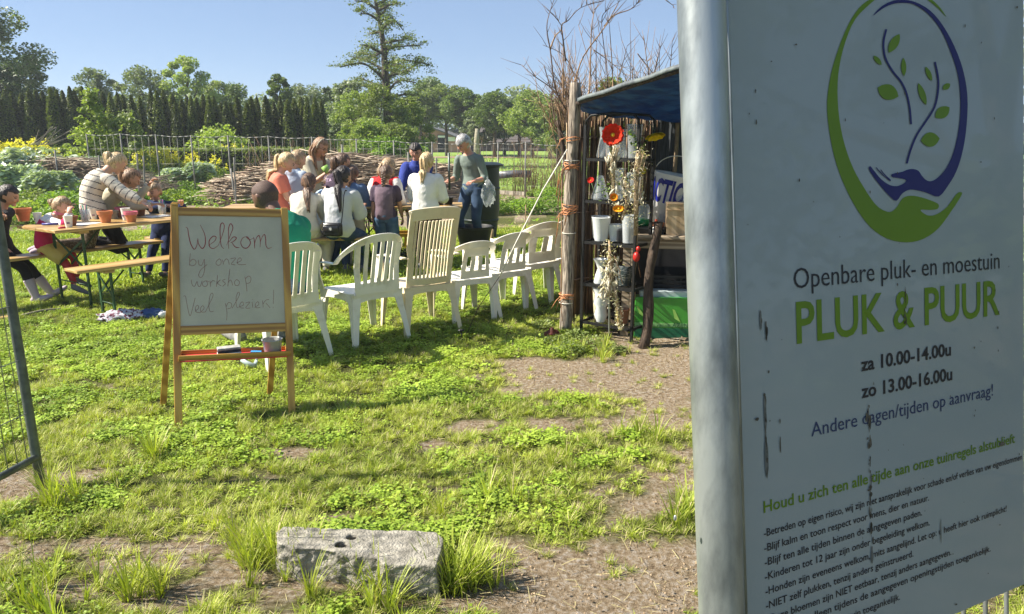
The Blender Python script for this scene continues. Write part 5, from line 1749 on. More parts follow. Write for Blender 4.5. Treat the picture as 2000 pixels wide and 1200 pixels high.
PEOPLE['K'] = make_person((-2.38, 8.50), -12, 1.42, 'girl in cream sweater with long brown ponytail sitting with her back turned', SK_FAIR, .35, hip=(0, 0, SEAT + .08), neck=(-.01, .085), head_pitch=-25, head_yaw=-8,
    handL=(-.1, .36, .80), handR=(.1, .38, .80), footL=(-.1, .30, .07), footR=(.1, .28, .07), top=dict(m=fab('cream', 0), name='sweater', sleeve=1.9, hem=-.2, e=.026, loose=.5, flare=1.15, amp=.006), bottom=dict(m=fab('cream', 0), name='trousers', e=.012), shoes=dict(m=fab('grey', 0)), hair=dict(k='pony', m=H_BROWN, len=1.7, sway=.55, tie=fab('beige', 0)))
PEOPLE['L'] = make_person((-1.98, 8.46), -14, 1.56, 'girl in light grey hoodie with long dark ponytail and black shoulder bag on the bench', SK_TAN, .2, hip=(0, 0, SEAT + .09), neck=(0, .055), head_pitch=-15, head_yaw=12,
    handL=(-.15, .36, .80), handR=(.12, .38, .80), footL=(-.1, .32, .08), footR=(.12, .34, .08), top=dict(m=fab('lgrey', 0), name='hoodie', sleeve=1.9, hem=-.16, e=.026, loose=.5, flare=1.12, hood=1, amp=.0065), bottom=dict(m=fab('dkjeans', 0), name='jeans', e=.012), shoes=dict(m=fab('grey', 0)), hair=dict(k='pony', m=H_BLACK, len=1.7, sway=.5, tie=fab('red', 0)))
PEOPLE['M'] = make_person((-2.34, 9.10), -35, 1.20, 'small child in light blue t-shirt half hidden among the girls', SK_FAIR, .8, neck=(0, .08), head_pitch=-30, head_yaw=30,
    handL=(-.1, .24, .74), handR=(.1, .24, .74), top=dict(m=fab('ltblue', 0), name='t_shirt', sleeve=.7, hem=-.12, e=.014), bottom=dict(m=fab('beige', 0), name='trousers'), shoes=dict(m=fab('grey', 0)), hair=dict(k='short', m=H_BROWN))
PEOPLE['N'] = make_person((-1.95, 9.06), -10, 1.30, 'girl in denim jacket mostly hidden behind the grey hoodie girl', SK_TAN, .4, neck=(-.02, .07), head_pitch=-20, head_yaw=-15,
    handL=(-.1, .3, .84), handR=(.1, .3, .84), top=dict(m=fab('denim', 0), name='denim_jacket', sleeve=1.9, hem=-.12, e=.018), bottom=dict(m=fab('beige', 0), name='trousers'), shoes=dict(m=fab('grey', 0)), hair=dict(k='pony', m=H_BROWN, len=1.0))
# ---- right group
PEOPLE['P'] = make_person((-1.535, 9.02), -6, 1.29, 'girl with dark braid in a dark t-shirt and wide jeans seen from behind', SK_TAN, .5, neck=(0, .02), head_pitch=-12, head_yaw=0,
    handL=(-.17, .04, .56), handR=(.15, .22, .62), top=dict(m=[fab('plum', 0), fab('vest', 0)], name='t_shirt', sleeve=.7, hem=-.02, e=.012, loose=.6, paint=lambda b, c: 1 if b[0] == 't' and abs(b[2]) < .085 and b[1] < .93 else 0), bottom=dict(m=fab('jeans', 0), name='jeans', e=.010, wide=1.3), shoes=dict(m=fab('grey', 0)), hair=dict(k='braid', m=H_BROWN, len=1.15))
PEOPLE['O'] = make_person((-1.60, 9.36), -14, 1.38, 'girl in red and white varsity jacket behind the girl with the braid', SK_TAN, .45, neck=(0, .035), head_pitch=-25, head_yaw=15,
    handL=(-.24, .06, .66), handR=(.22, .14, .72), top=dict(m=[fab('white', 0), fab('red', 0)], name='varsity_jacket', sleeve=1.9, hem=-.1, e=.024, loose=.5, paint=lambda b, c: 1 if b[0] == 't' and b[1] > .45 else 0), bottom=dict(m=fab('black', 0), name='trousers'), shoes=dict(m=fab('grey', 0)), hair=dict(k='long', m=H_DBLOND, len=.5))
PEOPLE['Q'] = make_person((-1.28, 10.42), 168, 1.57, 'woman with short dark hair and glasses in a blue fleece behind the table', SK_RED, 0, neck=(0, .07), head_pitch=-14, head_yaw=-12, girth=1.0,
    handL=(-.10, .42, .82), handR=(.16, .44, .82), top=dict(m=fab('royal', 0), name='fleece', sleeve=1.85, hem=-.15, e=.020, collar=1, loose=.4), bottom=dict(m=fab('black', 0), name='trousers', e=.012, wide=.4), shoes=dict(m=fab('black', 0)), hair=dict(k='short', m=H_BLACK, fringe=-.12, vol=1.04), extra=('glasses',))
PEOPLE['R'] = make_person((-1.05, 9.02), -8, 1.45, 'girl in white sweatshirt with blond ponytail and brown dotted trousers', SK_FAIR, .4, neck=(0, .035), head_pitch=-16, head_yaw=4,
    handL=(-.16, .30, .82), handR=(.17, .30, .86), top=dict(m=fab('white', 0), name='sweatshirt', sleeve=1.9, hem=-.08, e=.024, loose=.6, flare=1.1), bottom=dict(m=fab('dotbrown', 0), name='trousers', e=.010), shoes=dict(m=fab('grey', 0)), hair=dict(k='pony', m=H_BLOND, len=1.15, tie=FAB['black']))
PEOPLE['S'] = make_person((-.56, 10.62), 152, 1.70, 'grey-haired woman in grey-green shirt and jeans holding a clear bag', SK_RED, 0, neck=(.01, .045), head_pitch=-32, head_yaw=16,
    handL=(-.20, .28, 1.02), handR=(.27, .24, 1.00), footL=(-.14, 0, .08), footR=(.15, .04, .08), girth=.93, top=dict(m=fab('sage', 0), name='shirt', sleeve=1.35, hem=-.02, e=.009, loose=.1, collar=0), bottom=dict(m=fab('dkjeans', 0), name='jeans', e=.009), shoes=dict(m=fab('black', 0)), hair=dict(k='short', m=H_GREY, fringe=-.20, vol=1.03), curl=.5)
flush()
# ================================================================ THINGS ON AND ROUND THE TABLES
M_TERRA = mat('terracotta', (.52, .20, .085), rough=.8, var=.12, scale=14, bump=.1, bscale=120)
M_TERRAD = mat('dark_terracotta', (.27, .11, .055), rough=.8, var=.15, scale=14)
M_PINKP = mat('pink_paint', (.62, .16, .22), rough=.5, var=.1)
M_SOIL = mat('potting_soil', (.03, .02, .014), rough=.95, var=.4, scale=90)
M_CUP = mat('paper_cup', (.78, .76, .72), rough=.55, var=.03)
M_PRINT = mat('cup_print', (.30, .22, .34), rough=.6, var=.3, scale=40)
M_CLEAR = mat('clear_plastic', (.72, .76, .78), rough=.12, var=.04, alpha=.38, spec=.8)
POTP = [(0, 0), (.030, 0), (.042, .058), (.050, .060), (.053, .083), (.049, .084), (.047, .070), (.0, .068)]


def pot(loc, s, label, mt=M_TERRA, group='flowerpots on the left table', rim=None, sx=1.0):
    root = empty('flowerpot', loc, rnd.uniform(0, 6), label, 'flowerpot', group)
    k = 1.12 * s
    m = MB(); m.lathe([(0, 0), (.034 * k, 0), (.049 * k, .066 * k), (.049 * k, .070 * k), (.0, .070 * k)], n=28); m.build('pot_body', mt, root, angle=40)
    m = MB(); m.lathe([(.049 * k, .064 * k), (.056 * k, .066 * k), (.059 * k, .092 * k), (.055 * k, .094 * k), (.051 * k, .074 * k), (.0, .073 * k)], n=28); m.build('rim', rim or mt, root, angle=40)
    return root


def cup(loc, s, label, group='paper cups on the left table', mt=None):
    root = empty('paper_cup', loc, rnd.uniform(0, 6), label, 'cup', group)
    m = MB(); m.lathe([(0, .002), (.025 * s, .0), (.036 * s, .092 * s), (.0375 * s, .093 * s), (.0375 * s, .097 * s), (.034 * s, .096 * s), (.024 * s, .008), (0, .008)], n=24); m.build('cup_wall', mt or M_CUP, root, angle=40)
    m = MB()
    for k in range(3):
        a0 = k * 2.09
        m.add([(math.cos(a0 + q * .25) * (.0285 + .0105 * z / .092 + .0006) * s * .99, math.sin(a0 + q * .25) * (.0285 + .0105 * z / .092 + .0006) * s * .99, z * s) for z in (.030, .046) for q in range(4)], [(0, 1, 5, 4), (1, 2, 6, 5), (2, 3, 7, 6)])
    m.build('printed_band', M_PRINT, root)
    return root


ZT = .776
def tpx(px, py, z=ZT): g = G(px, py, z); return (g.x, g.y, z)


pot(tpx(47, 432), 1.25, 'terracotta pot in the hands of the dark-haired girl, far left')
pot(tpx(122, 434), 1.05, 'terracotta pot with pink painted rim beside the toddler', rim=M_PINKP)
pot(tpx(141, 441), .9, 'brown pot with a small white ring mark behind the front paper cup', mt=M_TERRAD)
pot(tpx(207, 435), 1.12, 'plain orange terracotta pot in the middle of the table')
pot(tpx(257, 434), 1.02, 'terracotta pot with pink rim nearest the easel', rim=M_PINKP)
pot(tpx(238, 424), 1.0, 'reddish pot under the hand of the striped sweater girl', mt=M_TERRAD, rim=M_PINKP)
pot(tpx(222, 428), .85, 'grey pot standing in shade behind the plain orange pot', mt=mat('grey_pot', (.16, .15, .13), rough=.8))
pot(tpx(275, 421), 1.0, 'dark red pot in front of the boy in navy', mt=M_TERRAD)
cup(tpx(75, 436), 1.05, 'paper cup right of the leftmost flowerpot')
cup(tpx(135, 444), 1.1, 'paper cup nearest the table corner, in front of the brown pot')
cup(tpx(184, 428), 1.1, 'plain cup behind the glass of green pens')
cup(tpx(247, 430), 1.25, 'white cup left of the pink-rimmed pot near the easel')


def pens(loc, cols, label, r=.04, h=.12):
    root = empty('pen_cup', loc, 0, label, 'pen cup', 'clear cups of felt pens')
    m = MB(); m.lathe([(0, .001), (r * .8, .001), (r, h * .85), (r * .97, h * .85), (r * .77, .005), (0, .005)], n=20); m.build('clear_cup', M_CLEAR, root)
    rr = random.Random(len(label))
    for i, c in enumerate(cols):
        a = i * 6.28 / len(cols); t = rr.uniform(.4, .9)
        m = MB(); m.tube([(math.cos(a) * r * .3, math.sin(a) * r * .3, .006), (math.cos(a + .5) * r * t, math.sin(a + .5) * r * t, h * rr.uniform(1.0, 1.3))], .0045, n=6)
        m.build('pen', fab('pen_%d_%d_%d' % tuple(int(x * 99) for x in c), c), root)


pens(tpx(168, 433), [(.02, .22, .16), (.02, .25, .2), (.03, .2, .18), (.4, .1, .2), (.02, .25, .2), (.5, .2, .3)], 'clear cup with green pens on the left table', r=.048, h=.14)
pens(tpx(318, 419), [(.1, .5, .4), (.6, .5, .1), (.1, .3, .6), (.5, .5, .5), (.4, .6, .3), (.1, .1, .1), (.5, .2, .4)], 'clear cup with coloured pens behind the easel', r=.045, h=.13)
m = MB(); m.tube([(-.07, 0, 0), (.07, 0, 0)], .011, n=8); o = m.build('glue_stick', mat('blue_tube', (.05, .06, .3), rough=.4), None); o.location = V(*tpx(98, 438, .79)); o.rotation_euler = (0, 0, .2); tag(o, 'dark blue pen lying on the left table', 'pen')
m = MB(); m.tube([(-.03, 0, 0), (.03, 0, 0)], .010, n=8); o = m.build('crayon', mat('red_cap', (.5, .02, .05), rough=.4), None); o.location = V(*tpx(121, 445, .79)); o.rotation_euler = (0, 0, .6); tag(o, 'short red crayon lying near the table corner', 'crayon')
m = MB(); m.ell((0, 0, .02), (.07, .045, .03), u=16, v=10, fn=lambda d, q: q * (1 + .3 * math.sin(7 * d.x + 2) * math.sin(6 * d.y) + .15 * math.sin(13 * d.z)))
o = m.build('yellow_cloth', mat('yellow_cloth', (.65, .48, .06), rough=.8), None); o.location = V(*tpx(95, 430)); tag(o, 'crumpled yellow cloth on the left table', 'cloth')
for px, py, a, lb in ((165, 438, .3, 'sheet of white paper near the green pens'), (308, 423, .1, 'white paper under the coloured pens behind the easel')):
    m = MB(); m.box((0, 0, .002), (.26, .18, .003)); o = m.build('paper_sheet', M_CUP, None, smooth=False); o.location = V(*tpx(px, py)); o.rotation_euler.z = TA + a; tag(o, lb, 'paper')
# jacket pile under the bench
root = empty('clothes_bundle', (*G(255, 625)[:2], 0), .3, 'bundle of patterned and blue clothes lying on the grass beside the easel', 'clothes')
M_PATT = mat('patterned_cloth', (.45, .45, .5), col2=(.12, .02, .05), rough=.7, scale=42, ramp=(.47, .5), bump=.4, bscale=60)
m = MB(); m.ell((-.06, 0, .035), (.20, .12, .06), u=30, v=16, fn=lambda d, q: q * (1 + .22 * math.sin(9 * d.x + 2) * math.sin(8 * d.y + d.z * 5) + .12 * math.sin(19 * d.x + 11 * d.y))); m.build('patterned_cloth', M_PATT, root)
m = MB(); m.ell((.17, .02, .035), (.11, .09, .05), u=20, v=12, fn=lambda d, q: q * (1 + .22 * math.sin(7 * d.x + 1) * math.sin(9 * d.y + d.z * 4))); m.build('blue_cloth', mat('blue_cloth', (.04, .08, .2), rough=.8), root)
m = MB(); m.ell((.25, .0, .03), (.07, .06, .035), u=16, v=10, fn=lambda d, q: q * (1 + .2 * math.sin(8 * d.x) * math.sin(7 * d.y))); m.build('white_cloth', fab('white', 0), root)
m = MB(); g = G(20, 622); m.box((0, 0, .012), (.3, .16, .02)); m.build('board', M_TOP, None, smooth=False, bevel=.003); o = bpy.context.scene.objects.get('board') if False else C.objects[-1]; o.name = 'loose_board'
o.location = (g.x - .1, g.y, 0); o.rotation_euler.z = .4; tag(o, 'short wooden board lying on the grass by the gate tube', 'board')

# hose lying under the left table
m = MB(); a, b = G(60, 612, .02), G(140, 600, .02); m.tube([a + (b - a) * t + V(0, 0, .008 * math.sin(5 * t)) for t in np.linspace(-.2, 1.2, 10)], .011, n=8)
tag(m.build('branch', mat('grey_branch', (.25, .22, .16), rough=.9), None), 'thin grey branch lying under the left table', 'branch')

# ---- things on the far tables
M_BLK = mat('black_pot_plastic', (.015, .015, .016), rough=.5, var=.2)
for i, (x, y, lb) in enumerate([(-.92, 9.42, 'black plastic plant pot, left one of the pair at the table end'), (-.80, 9.40, 'black plastic plant pot at the right end of the far table')]):
    root = empty('plant_pot', (x, y, .776), 0, lb, 'plant pot', 'black plant pots on the far table')
    m = MB(); m.lathe([(0, 0), (.045, 0), (.06, .085), (.064, .086), (.064, .095), (.058, .094), (.045, .01), (0, .01)], n=20); m.build('pot_body', M_BLK, root)
    m = MB(); m.lathe([(.0, .082), (.054, .080)], n=16); m.build('soil', M_SOIL, root)
root = empty('dust_pan', (-1.02, 9.36, .776), .3, 'black dustpan-like tray with white handle on the far table', 'tray')
m = MB(); m.box((0, 0, .02), (.24, .16, .04), taper=1.1); m.build('tray', M_BLK, root, smooth=False, bevel=.005)
m = MB(); m.tube([(.10, 0, .04), (.13, 0, .09), (.17, 0, .10), (.19, 0, .05)], .008, n=8); m.build('handle', M_CUP, root)
for i, (x, y) in enumerate([(-1.74, 9.36), (-1.66, 9.42), (-1.83, 9.40)]):
    root = empty('jar', (x, y, .776), 0, ['small pale jar left of the girl with the braid', 'tallest pale bottle left of the girl with the braid', 'lilac jar at the left of the three jars on the far table'][i], 'jar', 'jars on the far table')
    h = (.10, .17, .09)[i]
    m = MB(); m.lathe([(0, 0), (.03, 0), (.032, h * .75), (.018, h * .86), (.018, h), (0, h)], n=16); m.build('jar_body', [M_CLEAR, M_WHITE, mat('lilac_jar', (.35, .28, .36), rough=.5)][i], root)
    m = MB(); m.lathe([(0, h), (.022, h), (.022, h + .014), (0, h + .014)], n=16); m.build('lid', M_WHITE, root)
# clear bag on the far table and the one the woman holds
def bag(name, loc, size, label, seed, cat='plastic bag'):
    rr = random.Random(seed); a, b, c = [rr.uniform(0, 6) for _ in range(3)]
    m = MB(); m.ell((0, 0, 0), size, u=26, v=18, fn=lambda d, q: V(q.x * (1 - .45 * max(0, d.z)), q.y * (1 - .5 * max(0, d.z)), q.z) * (1 + .12 * math.sin(6 * d.x + a) * math.sin(7 * d.y + b) + .10 * math.sin(15 * d.z + c + 9 * d.x)))
    o = m.build(name, M_FOIL, None); o.location = loc; return tag(o, label, cat)


M_FOIL = mat('crinkled_clear_plastic', (.80, .84, .86), rough=.08, var=.05, alpha=.24, spec=1.0, bump=.6, bscale=25)
bag('plastic_bag', (-1.27, 9.50, .90), (.11, .08, .13), 'crinkled clear plastic bag standing on the far table before the woman in blue', 3)
bag('plastic_bag', (-.33, 10.36, .86), (.10, .07, .19), 'clear plastic bag hanging from the hand of the grey-haired woman', 9)
m = MB(); m.tube([(0, 0, 0), (.01, 0, .5)], .016, n=8); m.build('stick', M_GALV_D, None); o = C.objects[-1]; o.name = 'short_stick'; o.location = (-.86, 10.28, .90); o.rotation_euler = (0, -.02, 0); tag(o, 'short grey stick held upright by the grey-haired woman', 'stick')
# green pot held by the woman in the middle
m = MB(); m.lathe([(0, 0), (.035, 0), (.045, .09), (.041, .09), (.03, .01), (0, .01)], n=16); o = m.build('green_cup', mat('light_green', (.28, .50, .10), rough=.5), None); o.location = (-2.33, 9.50, 1.17); o.rotation_euler = (0, -.5, 0); tag(o, 'light green cup held up by the woman with long brown hair', 'cup')
# crossbody bag on the hoodie girl
Lp = PEOPLE['L']; root = empty('shoulder_bag', (Lp['root'].location.x, Lp['root'].location.y, 0), Lp['root'].rotation_euler.z, 'black shoulder bag with white mark on the back of the hoodie girl', 'bag')
m = MB(); m.box((.03, -.215, .60), (.22, .08, .15)); m.build('bag_body', mat('black_vinyl', (.015, .015, .018), rough=.25, var=.2), root, smooth=True, bevel=.02, angle=60)
m = MB(); m.box((.03, -.262, .61), (.18, .012, .07)); m.build('flap', mat('black_vinyl_flap', (.02, .02, .023), rough=.2), root, bevel=.005)
m = MB()
for a in (.6, -.6, 1.57): m.bar((.03 - .02 * math.cos(a), -.27, .612 - .02 * math.sin(a)), (.03 + .02 * math.cos(a), -.27, .612 + .02 * math.sin(a)), .004, .006, up=(0, 1, 0))
tag(m.build('white_mark', M_WHITE, root, smooth=False), kind='stuff')
sh_ = Lp['arms']['R'][0]
m = MB(); m.tube([(.13, -.20, .66), (.15, -.19, .80), (.155, -.15, .98), (.13, -.06, sh_.z + .06), (.10, .06, sh_.z + .04)], [.006] * 5, n=6); m.build('strap', FAB['black'], root)
# print on the dark t-shirt
Jp = PEOPLE['J']
fr_ = lambda x, z, s: Matrix.Translation(Jp['hip'] + Jp['sp'] * z - Jp['Fw'] * .135 + Jp['X'] * x) @ Matrix((Jp['X'], Jp['sp'], -Jp['Fw'])).transposed().to_4x4() @ Matrix.Scale(s, 4)
for t_, x_, z_ in (('TA', -.10, .33), ('ZU', -.04, .17)):
    text_obj(t_, 0, 1.5, 0, .729, mat('shirt_print', (.62, .45, .60), rough=.7), off=.03, name='shirt_print', parent=Jp['root'], frame=fr_(x_, z_, .058), depth=0)
m = MB()
for k in range(7): m.ell(Jp['hip'] + Jp['sp'] * (.24 + .03 * math.sin(k * 2)) - Jp['Fw'] * .125 + Jp['X'] * (-.08 + .018 * k), (.014, .006, .02), u=8, v=6)
tag(m.build('printed_leaves', mat('shirt_green', (.2, .38, .12), rough=.7), Jp['root']), kind='stuff')

# ---- black tub, green bin, yellow crate with flowers
g = G(925, 494); root = empty('rubber_tub', (g.x, g.y + .2, 0), 0, 'large black rubber tub on the grass in front of the grey-haired woman', 'tub')
m = MB(); m.lathe([(0, .0), (.19, .0), (.262, .33), (.278, .335), (.280, .36), (.265, .361), (.255, .34), (.18, .02), (0, .02)], n=36); m.build('tub_wall', M_BLK, root, angle=40)
for s_ in (-1, 1):
    m = MB(); m.tube([(s_ * .26, -.05, .33), (s_ * .30, -.04, .335), (s_ * .30, .04, .335), (s_ * .26, .05, .33)], .010, n=8); m.build('handle', M_BLK, root)
m = MB(); rs_ = random.Random(3)
for _ in range(60):
    a, r_ = rs_.uniform(0, 6.28), rs_.uniform(0, .19)
    m.ell((r_ * math.cos(a), r_ * math.sin(a), .20 + rs_.uniform(0, .05)), (.03, .03, .02), u=6, v=4)
tag(m.build('soil', M_SOIL, root), kind='stuff')
M_BIN = mat('green_black_plastic', (.010, .017, .018), rough=.5, var=.2)
root = empty('garden_bin', (-.50, 11.9, 0), 0, 'tall dark green round bin with flat rim behind the grey-haired woman', 'bin')
m = MB(); m.lathe([(0, 0), (.24, 0), (.30, .5), (.30, 1.12), (.30, 1.15), (.0, 1.15)], n=36); m.build('bin_wall', M_BIN, root, angle=40)
m = MB(); m.lathe([(.29, 1.15), (.37, 1.165), (.37, 1.19), (.27, 1.22), (0, 1.23)], n=36); m.build('lid', M_BIN, root, angle=40)
for z in (.3, .55, .8):
    m = MB(); m.lathe([(.262 + z * .045, z), (.277 + z * .045, z + .01), (.277 + z * .045, z + .03), (.265 + z * .045, z + .04)], n=36); m.build('rib', M_BIN, root)
M_YEL = mat('yellow_crate_plastic', (.48, .26, .015), rough=.5, var=.15, scale=15)
g = G(800, 488); root = empty('yellow_crate', (g.x, g.y + .1, 0), .12, 'yellow plastic crate behind the tray of orange violas', 'crate')
for (c, sz) in (((0, -.19, .13), (.58, .012, .26)), ((0, .19, .13), (.58, .012, .26))):
    for k in range(9):
        m = MB(); m.box((-.27 + k * .0675, c[1], .12), (.03, .012, .17)); m.build('crate_slat', M_YEL, root, smooth=False)
    for z in (.02, .225):
        m = MB(); m.box((0, c[1], z), (.58, .018, .05)); m.build('crate_rail', M_YEL, root, smooth=False, bevel=.004)
for s_ in (-1, 1):
    m = MB(); m.box((s_ * .285, 0, .125), (.012, .38, .25)); m.build('crate_end', M_YEL, root, smooth=False)
m = MB(); m.box((0, 0, .012), (.56, .37, .01)); m.build('crate_floor', M_YEL, root, smooth=False)
g = G(798, 505); root = empty('flower_tray', (g.x, g.y, 0), .1, 'black tray of orange and yellow violas on the grass', 'flower tray')
m = MB(); m.box((0, 0, .03), (.42, .26, .06), taper=1.08); m.build('tray', M_BLK, root, smooth=False, bevel=.004)
M_VLEAF = leaf_mat('viola_leaf', (.03, .07, .015), (.07, .14, .03), trans=.25)
P = np.stack([nr.uniform(-.2, .2, 500), nr.uniform(-.12, .12, 500), nr.uniform(.06, .14, 500)], -1)
v, q = leaf_quads(P, nr.uniform(.02, .035, 500)); tag(np_mesh('leaves', v, q, M_VLEAF, root), kind='stuff')
M_ORF = leaf_mat('orange_petal', (.75, .25, .01), (.85, .55, .03), trans=.3)
P = np.repeat(np.stack([nr.uniform(-.19, .19, 26), nr.uniform(-.11, .11, 26), nr.uniform(.13, .17, 26)], -1), 6, 0) + nr.normal(0, .008, (156, 3))
v, q = leaf_quads(P, .028); tag(np_mesh('petals', v, q, M_ORF, root), kind='stuff')
# wooden peg beside the tub
m = MB(); g = G(955, 482); m.tube([(0, 0, 0), (.01, 0, .3)], .03, n=7); o = m.build('stump', mat('pale_bark', (.45, .33, .18), rough=.9, var=.2), None); o.location = (g.x + .04, g.y, 0); tag(o, 'short pale wooden peg right of the black tub', 'peg')
# ================================================================ SHED WITH TARPAULIN, SHELF AND DRIED FLOWERS
M_BARK = mat('weathered_post', (.32, .27, .215), rough=.9, var=.3, scale=5, stretch=(14, 14, 1.6), bump=.9, bscale=6, col2=(.11, .088, .07))
M_DBARK = mat('dark_branch', (.06, .04, .028), rough=.85, var=.4, scale=8, stretch=(6, 6, 1.5), bump=.8, bscale=10)
M_TWIG = mat('willow_twig', (.30, .19, .11), rough=.8, var=.35, scale=6)
M_TWIGD = mat('dark_twig', (.13, .085, .06), rough=.8, var=.3, scale=6)
M_TWINE = mat('orange_twine', (.62, .27, .12), rough=.8, var=.25, scale=60)
M_ROPE = mat('white_rope', (.72, .68, .60), rough=.8, var=.1)
M_IRON = mat('black_iron', (.007, .007, .007), rough=.6, metal=.1, var=.3, scale=30)
M_PORC = mat('white_ceramic', (.66, .68, .68), rough=.18, var=.03, coat=.6)
M_GLASS = mat('vase_glass', (.80, .86, .88), rough=.04, var=.0, alpha=.16, spec=1.0, coat=1.0)
M_DRY = leaf_mat('dried_ears', (.52, .45, .30), (.75, .70, .54), trans=.3)


def crooked(m, a, b, r0, r1, n=8, wob=.02, k=7, seed=0):
    rr = random.Random(seed); a, b = Vector(a), Vector(b)
    pts = [a.lerp(b, t) + V(rr.uniform(-wob, wob), rr.uniform(-wob, wob), 0) * math.sin(math.pi * min(1, t * 1.2)) for t in np.linspace(0, 1, k)]
    m.tube(pts, [r0 + (r1 - r0) * t for t in np.linspace(0, 1, k)], n=n)


# post with twine
pf = G(1104, 645); pt = D(1123, 162, pf.y + .02)
post = empty('wooden_post', (pf.x, pf.y, 0), 0, 'weathered round wooden post with orange twine at the left of the shed', 'post')
m = MB(); rr = random.Random(5)
pts, rad = [], []
for t in np.linspace(-.03, 1, 22):
    p_ = V(0, 0, 0).lerp(pt - pf, t); p_.x += .008 * math.sin(t * 9); pts.append(p_); rad.append((.052 - .008 * t) * (1 + .05 * math.sin(t * 23)))
m.tube(pts, rad, n=16); m.build('trunk', M_BARK, post)
for z, r_, nn in ((.30, .058, 4), (1.02, .056, 6), (1.37, .054, 5), (1.60, .052, 2)):
    m = MB()
    for k in range(nn):
        c = V(0, 0, 0).lerp(pt - pf, z / pt.z); ph = rr.uniform(0, 6); tl = rr.uniform(-.02, .02)
        m.tube([c + V((r_ + .002 * k) * math.cos(a + ph), (r_ + .002 * k) * math.sin(a + ph), tl * math.cos(a) + .012 * k - .02) for a in np.linspace(0, 6.283, 17)], .0035, n=6)
    for k in range(nn):
        p0 = c + V(rr.uniform(-.05, .02), -r_, .01); L_ = rr.uniform(.06, .30)
        m.tube([p0, p0 + V(-.03 - rr.uniform(0, .04), -.02, -.01 - L_ * .2), p0 + V(-.05 - rr.uniform(0, .04), -.01, -L_)], .003, n=5)
    m.build('twine', M_TWINE, post)
for z in (1.42, .83, .24):
    c = V(0, 0, 0).lerp(pt - pf, z / pt.z)
    m = MB(); m.tube([c + V(.056 * math.cos(a), .056 * math.sin(a), 0) for a in np.linspace(0, 6.283, 13)] , .0035, n=6); m.build('cable_tie', M_ROPE, post)
# guy rope
m = MB(); a = D(1108, 292, pf.y - .03); g = G(905, 660, 0)
pts = [a, D(1060, 372, 6.0), D(1010, 470, 5.95), D(976, 540, 5.9)]
m.tube(pts, .005, n=6); o = m.build('guy_rope', M_ROPE, None); tag(o, 'thin white guy rope running from the wooden post down to the lawn', 'rope')
m = MB(); m.tube([D(976, 540, 5.9), D(935, 600, 5.85), G(912, 652)], .003, n=6); m2 = m.build('rope_end', M_TWIGD, o)
m = MB(); g = G(905, 662); m.tube([(g.x, g.y, -.02), (g.x - .02, g.y, .06)], .006, n=6); m.ell((g.x - .02, g.y, .07), (.025, .02, .012), u=8, v=6); tag(m.build('tent_peg', M_DARK, None), 'dark tent peg holding the guy rope in the grass', 'peg')

# tarpaulin
M_TARP = mat('blue_tarpaulin', (.05, .14, .30), rough=.42, var=.3, scale=5, bump=.5, bscale=14, col2=(.02, .045, .10), stretch=(1, 3, 3))
nt_ = M_TARP.node_tree       # thin woven sheet: some sunlight comes through it
tr_ = nt_.nodes.new('ShaderNodeBsdfTranslucent'); tr_.inputs[0].default_value = (.035, .11, .26, 1)
mx_ = nt_.nodes.new('ShaderNodeMixShader'); mx_.inputs[0].default_value = .38
nt_.links.new(nt_.nodes['Principled BSDF'].outputs[0], mx_.inputs[1]); nt_.links.new(tr_.outputs[0], mx_.inputs[2]); nt_.links.new(mx_.outputs[0], nt_.nodes['Material Output'].inputs[0])
A0, A1 = D(1128, 199, 6.0), D(1420, 104, 4.7)      # near edge, rising to the right
B0, B1 = D(1135, 212, 6.15), D(1480, 272, 7.2)
B1 = D(1600, 300, 7.4)
m = MB(); nu, nv = 60, 34; P = []
for j in range(nv + 1):
    for i in range(nu + 1):
        u, v = i / nu, j / nv
        n0 = A0.lerp(A1, u)
        # far edge sags between its corners
        f0 = D(1140, 214, 6.6).lerp(D(1640, 262, 8.2), u)
        p_ = n0.lerp(f0, v)
        sag = -.11 * math.sin(math.pi * v) * (1 - .3 * u) * math.sin(math.pi * min(1, u * 1.1 + .05))
        wr = .008 * math.sin(11 * u + 7 * v) + .010 * math.sin(23 * v - 9 * u) + .008 * math.sin(47 * v + 15 * u + 3 * math.sin(9 * u)) + .006 * math.sin(71 * u - 23 * v)
        P.append(p_ + V(0, 0, (sag + wr * min(1, 6 * v) * min(1, 8 * (1 - v)))))
F = [(j * (nu + 1) + i, j * (nu + 1) + i + 1, (j + 1) * (nu + 1) + i + 1, (j + 1) * (nu + 1) + i) for j in range(nv) for i in range(nu)]
m.add(P, F)
tarp = empty('tarpaulin', (0, 0, 0), 0, 'blue tarpaulin stretched over the shed as a sloping roof', 'tarpaulin')
o = m.build('sheet', M_TARP, tarp); sd = o.modifiers.new('s', 'SOLIDIFY'); sd.thickness = .003
M_HEM = mat('grey_tarp_hem', (.11, .13, .13), rough=.6, var=.35, scale=18, col2=(.07, .08, .09))
m = MB(); m.ribbon([A0.lerp(A1, t) + V(0, -.012, .012 + .004 * math.sin(t * 21)) for t in np.linspace(0, 1, 40)], V(0, .5, 1), .030, .008); m.build('hem', M_HEM, tarp)
m = MB(); m.tube([A0 + V(.0, .03, -.01), A1 + V(0, .03, -.015)], .016, n=8); m.build('ridge_pole', M_DBARK, tarp)

